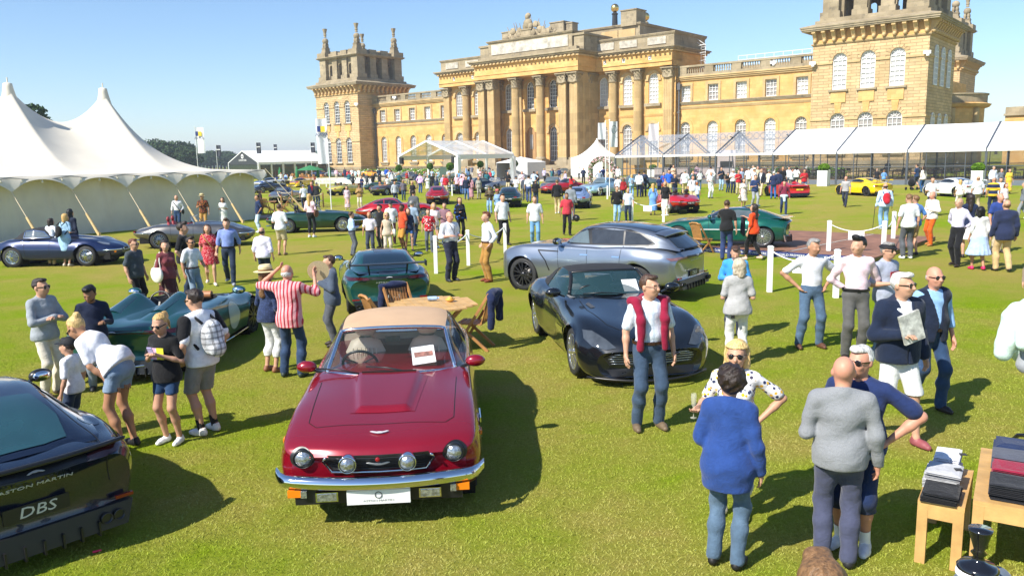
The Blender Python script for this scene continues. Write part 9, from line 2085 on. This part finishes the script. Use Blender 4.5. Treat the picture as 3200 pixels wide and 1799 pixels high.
def folded(A,ux,x0,x1,y0,y1,z,n,c,lab,motif=None,mc=None):
 e=empty('shirt_stack',A,math.atan2(ux.y,ux.x),lab,'clothes');zz=z;rg_=random.Random(int(x0*100+y0*77+n))
 for i in range(n):
  t=.018+.008*rg_.random();dx,dy=rg_.uniform(-.012,.012),rg_.uniform(-.012,.012);G=[]
  for(k,zt)in((.0,0),(.02,t*.1),(.0,t*.5),(.02,t*.9),(.06,t)):
   ring=[]
   for(cx,cy)in[(x0+k,y0+k),(x1-k,y0+k),(x1-k,y1-k),(x0+k,y1-k),(x0+k,y0+k)]:ring.append((cx+dx,cy+dy,zz+zt+.006*math.sin(cx*31+cy*17+i)))
   G.append(ring)
  mb=MB();mb.grid(np.array(G),smooth=False);mb.poly([(*p[:2],p[2])for p in G[-1][:4]]);mb.build('folded_shirt',cloth(c),e);zz+=t
 if motif:mb=MB();mb.box(((x0+x1)/2+.1,(y0+y1)/2,zz+.004),(.05,.045,.004),.4);mb.build('shirt_motif',cloth(mc),e)
 return e
folded(fa,u_,.02,Lw-.04,-.02,.25,.5,4,'#1a1a1c','stack of folded black shirts at the front of the oak stool');folded(fa,u_,.0,Lw-.06,.27,.52,.5,6,'#b5b6b9','stack of folded grey shirts with black motif on the oak stool',True,'#202024');folded(fa,u_,.04,Lw-.08,.54,.80,.5,8,'#dddde2','stack of folded white shirts with black motif on the oak stool',True,'#202024')
ta,tb_=gnd(3043,1562,.62),gnd(3070,1385,.62);v2=(tb_-ta);v2.z=0;v2.normalize();u2=Vector((v2.y,-v2.x,0));ta.z=0
block_table('oak_table',ta,u2,1.2,1.2,.62,'light oak display table of folded polo shirts at the right edge','table')
for i,(c1,nm)in enumerate((('#1c1c20','black'),('#8e1434','burgundy'),('#4d505c','slate grey'),('#1d2c4e','navy'))):folded(ta,u2,.09,.66,.06+.29*i,.33+.29*i,.62,6,c1,'stack of folded %s polo shirts on the oak table'%nm,i<3,'#c9b98a')
def torso_form(E,c,neck,seed,top=1.5,cw=1.0):
 sd=Sdf((-.36,-.28,.7),(.36,.28,1.62),.013);sd.ell((0,0,1.30),(.19*cw,.13,.17),.06);sd.ell((0,0,1.08),(.165*cw,.12,.17),.06);sd.ell((0,.01,.93),(.175*cw,.125,.14),.06);sd.cone((-.17,0,1.41),(.17,0,1.41),.07,.07,.05);sd.cone((0,.01,1.40),(0,0,1.53),.09,.072,.05)
 for s in(-1,1):sd.cone((s*.2,0,1.41),(s*.25,.02,1.05),.07,.055,.04)
 sd.folds(.008,seed,16,12);sd.cut((0,0,.84),(0,0,-1));sd.cut((0,0,1.535),(0,0,1));V,Q=sd.mesh();link('sweater',np_mesh('sweater',smooth_mesh(V,Q),Q,[cloth(c,'heather',c,c)]),E)
 mb=MB();mb.lathe([(.085,1.52),(.09,1.545),(.075,1.56),(.03,1.575),(.022,1.60),(.035,1.615),(.022,1.63),(.05,1.72),(.052,1.735),(0,1.735)],(0,0,0),20);mb.build('neck_cap',neck,E)
 mb=MB();mb.lathe([(.03,.0),(.03,.4),(.045,.42),(.03,.46),(.03,.84)],(0,0,0),12)
 for a in range(3):mb.tube([(0,0,.2),(.14*math.cos(a*2.1),.14*math.sin(a*2.1),.16),(.28*math.cos(a*2.1),.28*math.sin(a*2.1),.0)],.022,6)
 mb.build('stand',neck,E)
GBL=plain('gloss_black',(.008,.008,.01),.12,coat=.7,var=0)
p=at_dist(3065,1650,3.45);E_=empty('mannequin',(p.x,3.45,p.z-1.735),.6,'mannequin with black turned neck cap in blue grey zip sweater, bottom right','mannequin');torso_form(E_,'#5a6674',GBL,3)
mb=MB();mb.lathe([(.088,1.51),(.082,1.545),(.086,1.546),(.092,1.505)],(0,0,0),20,cap=False);mb.build('white_collar',cloth('#e8e8ec'),E_)
p=gnd(3215,1420);E_=empty('mannequin',p,-.3,'mannequin in grey top with mint hoodie over the shoulders at the right edge','mannequin');torso_form(E_,'#9b9ea4',GBL,8);E_.scale=(1.0,1.0,1.02)
sd=Sdf((-.42,-.35,.9),(.42,.35,1.65),.016);sd.cone((-.2,.03,1.46),(.2,.03,1.46),.10,.10,.05);sd.cone((0,.1,1.42),(0,.16,1.1),.2,.22,.06)
for s in(-1,1):sd.cone((s*.17,-.05,1.47),(s*.16,-.17,1.2),.09,.08,.05);sd.cone((s*.24,.0,1.42),(s*.30,.02,1.05),.10,.09,.05)
sd.folds(.012,5,18,12);V,Q=sd.mesh();o=link('mint_hoodie',np_mesh('mint_hoodie',smooth_mesh(V,Q),Q,[cloth('#cfe6dc')]),None,p,-.3);tag(o,'pale mint hoodie draped over the grey mannequin shoulders','hoodie')
P(3235,1010,832,-40,'person in taupe jumper mostly outside the right edge',hair='gy',hs='short',top='#8a7668',sl='long',bot='#3a3f4a')
p=gnd(2848,594);e=empty('pushchair',p,R(-60),'black pushchair in front of the marquee','pushchair');mb=MB();mb.ball((0,0,.55),(.25,.35,.3),12,8);mb.build('seat',cloth('#17181b'),e);mb=MB();mb.tube([(-.2,.1,.5),(-.2,.5,.95),(.2,.5,.95),(.2,.1,.5)],.02,6);mb.build('handle',BLACK_I,e)
for x in(-.25,.25):
 for y in(-.3,.3):mb=MB();mb.lathe([(.12,-.02),(.12,.02)],(x,y,.12),14,axis='X');mb.build('wheel',TYRE,e)
p=gnd(1880,582);e=empty('floral_arch',p,al,'pink and white floral arch in front of the pagoda tent','arch');g=np.random.default_rng(5);t=np.linspace(0,math.pi,40);cen=np.concatenate([np.stack([1.35*np.cos(t),0*t,1.7+1.0*np.sin(t)],1),np.stack([np.full(14,-1.35),np.zeros(14),np.linspace(.2,1.7,14)],1),np.stack([np.full(14,1.35),np.zeros(14),np.linspace(.2,1.7,14)],1)])
V,Q=leaf_cloud(None,cen,np.tile([[.28,.22,.28]],(len(cen),1)),3600,.06,g);link('flowers',np_mesh('flowers',V,Q,[LEAF_T,plain('pink_petals',(.75,.38,.42),.6,var=.2),plain('white_petals',(.8,.8,.72),.6)],False,g.choice(3,3600,p=(.35,.35,.3))),e);mb=MB();mb.tube([(1.35*math.cos(a),0,1.7+math.sin(a))for a in np.linspace(0,math.pi,16)],.06,6);mb.build('arch_frame',BLACK_I,e)
GRU=plain('green_parasol_cloth',(.03,.20,.07),.8,var=.1)
def parasol(px,py,top,op,lab,Y):
 q=at_dist(px,py,Y);H_=at_dist(px,top,Y).z;e=empty('parasol',(q.x,Y,0),0,lab,'parasol');mb=MB();mb.cyl((0,0,0),(0,0,H_),.05,.04,8);mb.build('pole',OAKS,e);mb=MB()
 if op:mb.lathe([(2.3,H_-.75),(1.2,H_-.35),(.1,H_),(0,H_)],n=8,smooth=False)
 else:mb.lathe([(.14,H_-1.9),(.30,H_-1.6),(.2,H_-.5),(.04,H_)],n=10)
 mb.build('canopy',GRU,e)
parasol(970,540,517,True,'open green parasol left of the palace tower',130);parasol(928,545,519,False,'closed green parasol nearest the open one',132);parasol(875,545,522,False,'closed green parasol by the pavilion glass',135);parasol(1030,540,517,False,'closed green parasol by the left tower base',134);parasol(994,545,520,False,'closed green parasol at the tower corner',132)
fp=gnd(985,577);fq=gnd(1135,574);F_=empty('picket_fence',fp,math.atan2((fq-fp).y,(fq-fp).x),'low white picket fence across the terrace before the left tower','fence');LF=(fq-fp).length;mb=MB()
for i in range(int(LF/.16)):mb.b2(.16*i,.16*i+.09,-.012,.012,.05,.85)
o=mb.build('pickets',WPOST,F_);tag(o,kind='stuff');mb=MB();mb.b2(0,LF,.013,.04,.2,.28);mb.build('rail',WPOST,F_);mb=MB();mb.b2(0,LF,.013,.04,.6,.68);mb.build('rail',WPOST,F_)
m_fc=MB();m_fc.box((0,0,.45),(.42,.42,.04));m_fc.box((0,.2,.68),(.42,.03,.4))
for sx in(-1,1):
 for sy in(-1,1):m_fc.box((sx*.19,sy*.19,.22),(.03,.03,.44))
m_wc=m_fc.mesh('event_chair',WPOST);m_tc=m_fc.mesh('terrace_chair',TEAK)
for i in range(24):q=gnd(1062+9*(i%12)+3*(i//12),586-6*(i//12));tag(link('event_chair',m_wc,None,q,R(150)),'white slatted event chair in the rows before the left wing','chair','white event chairs')
for i in range(22):q=gnd(880+11*(i%14),561-5*(i//14));tag(link('terrace_chair',m_tc,None,q,i*1.1),'small teak chair on the pavilion terrace','chair','teak terrace chairs')
for i,(px,py)in enumerate(((1068,604),(1088,606),(1110,606))):slat_chair('folding_chair',gnd(px,py),R(60+70*i),'teak folding chair behind the pink dress, %s'%('left','middle','right')[i],'folding chairs behind the yellow roadster')
p=gnd(290,1728);mb=MB();mb.cyl((0,0,.012),(.055,.03,.012),.010,.010,10);tag(mb.build('red_lipstick_tube',plain('cherry_plastic',(.7,.02,.08),.3,var=0),None,p),'tiny cherry red tube lying on the grass by the navy car','tube')
mb=MB();mb.box((0,0,.012),(70,16,.024));tag(mb.build('gravel_terrace',plain('pale_gravel',(.50,.43,.30),.95,var=.2,vs=2,bmp=.3,bs=30),None,PAL_C+xu*-6+yu*-16,al),'pale gravel terrace before the palace steps',None,kind='structure')
# ------------------------------------------------------------------ thin summer haze
mt=bpy.data.materials.new('summer_haze');mt.use_nodes=True;nt=mt.node_tree
for n in list(nt.nodes):
 if n.type!='OUTPUT_MATERIAL':nt.nodes.remove(n)
pv=nt.nodes.new('ShaderNodeVolumePrincipled');pv.inputs['Color'].default_value=(.82,.88,1,1);pv.inputs['Density'].default_value=.00045;pv.inputs['Anisotropy'].default_value=.2
nt.links.new(pv.outputs[0],nt.nodes['Material Output'].inputs['Volume'])
mb=MB();mb.b2(-1600,1600,-60,2600,-3,45);hz_=mb.build('haze',mt);tag(hz_,'thin pale summer haze over the park',None,kind='stuff')
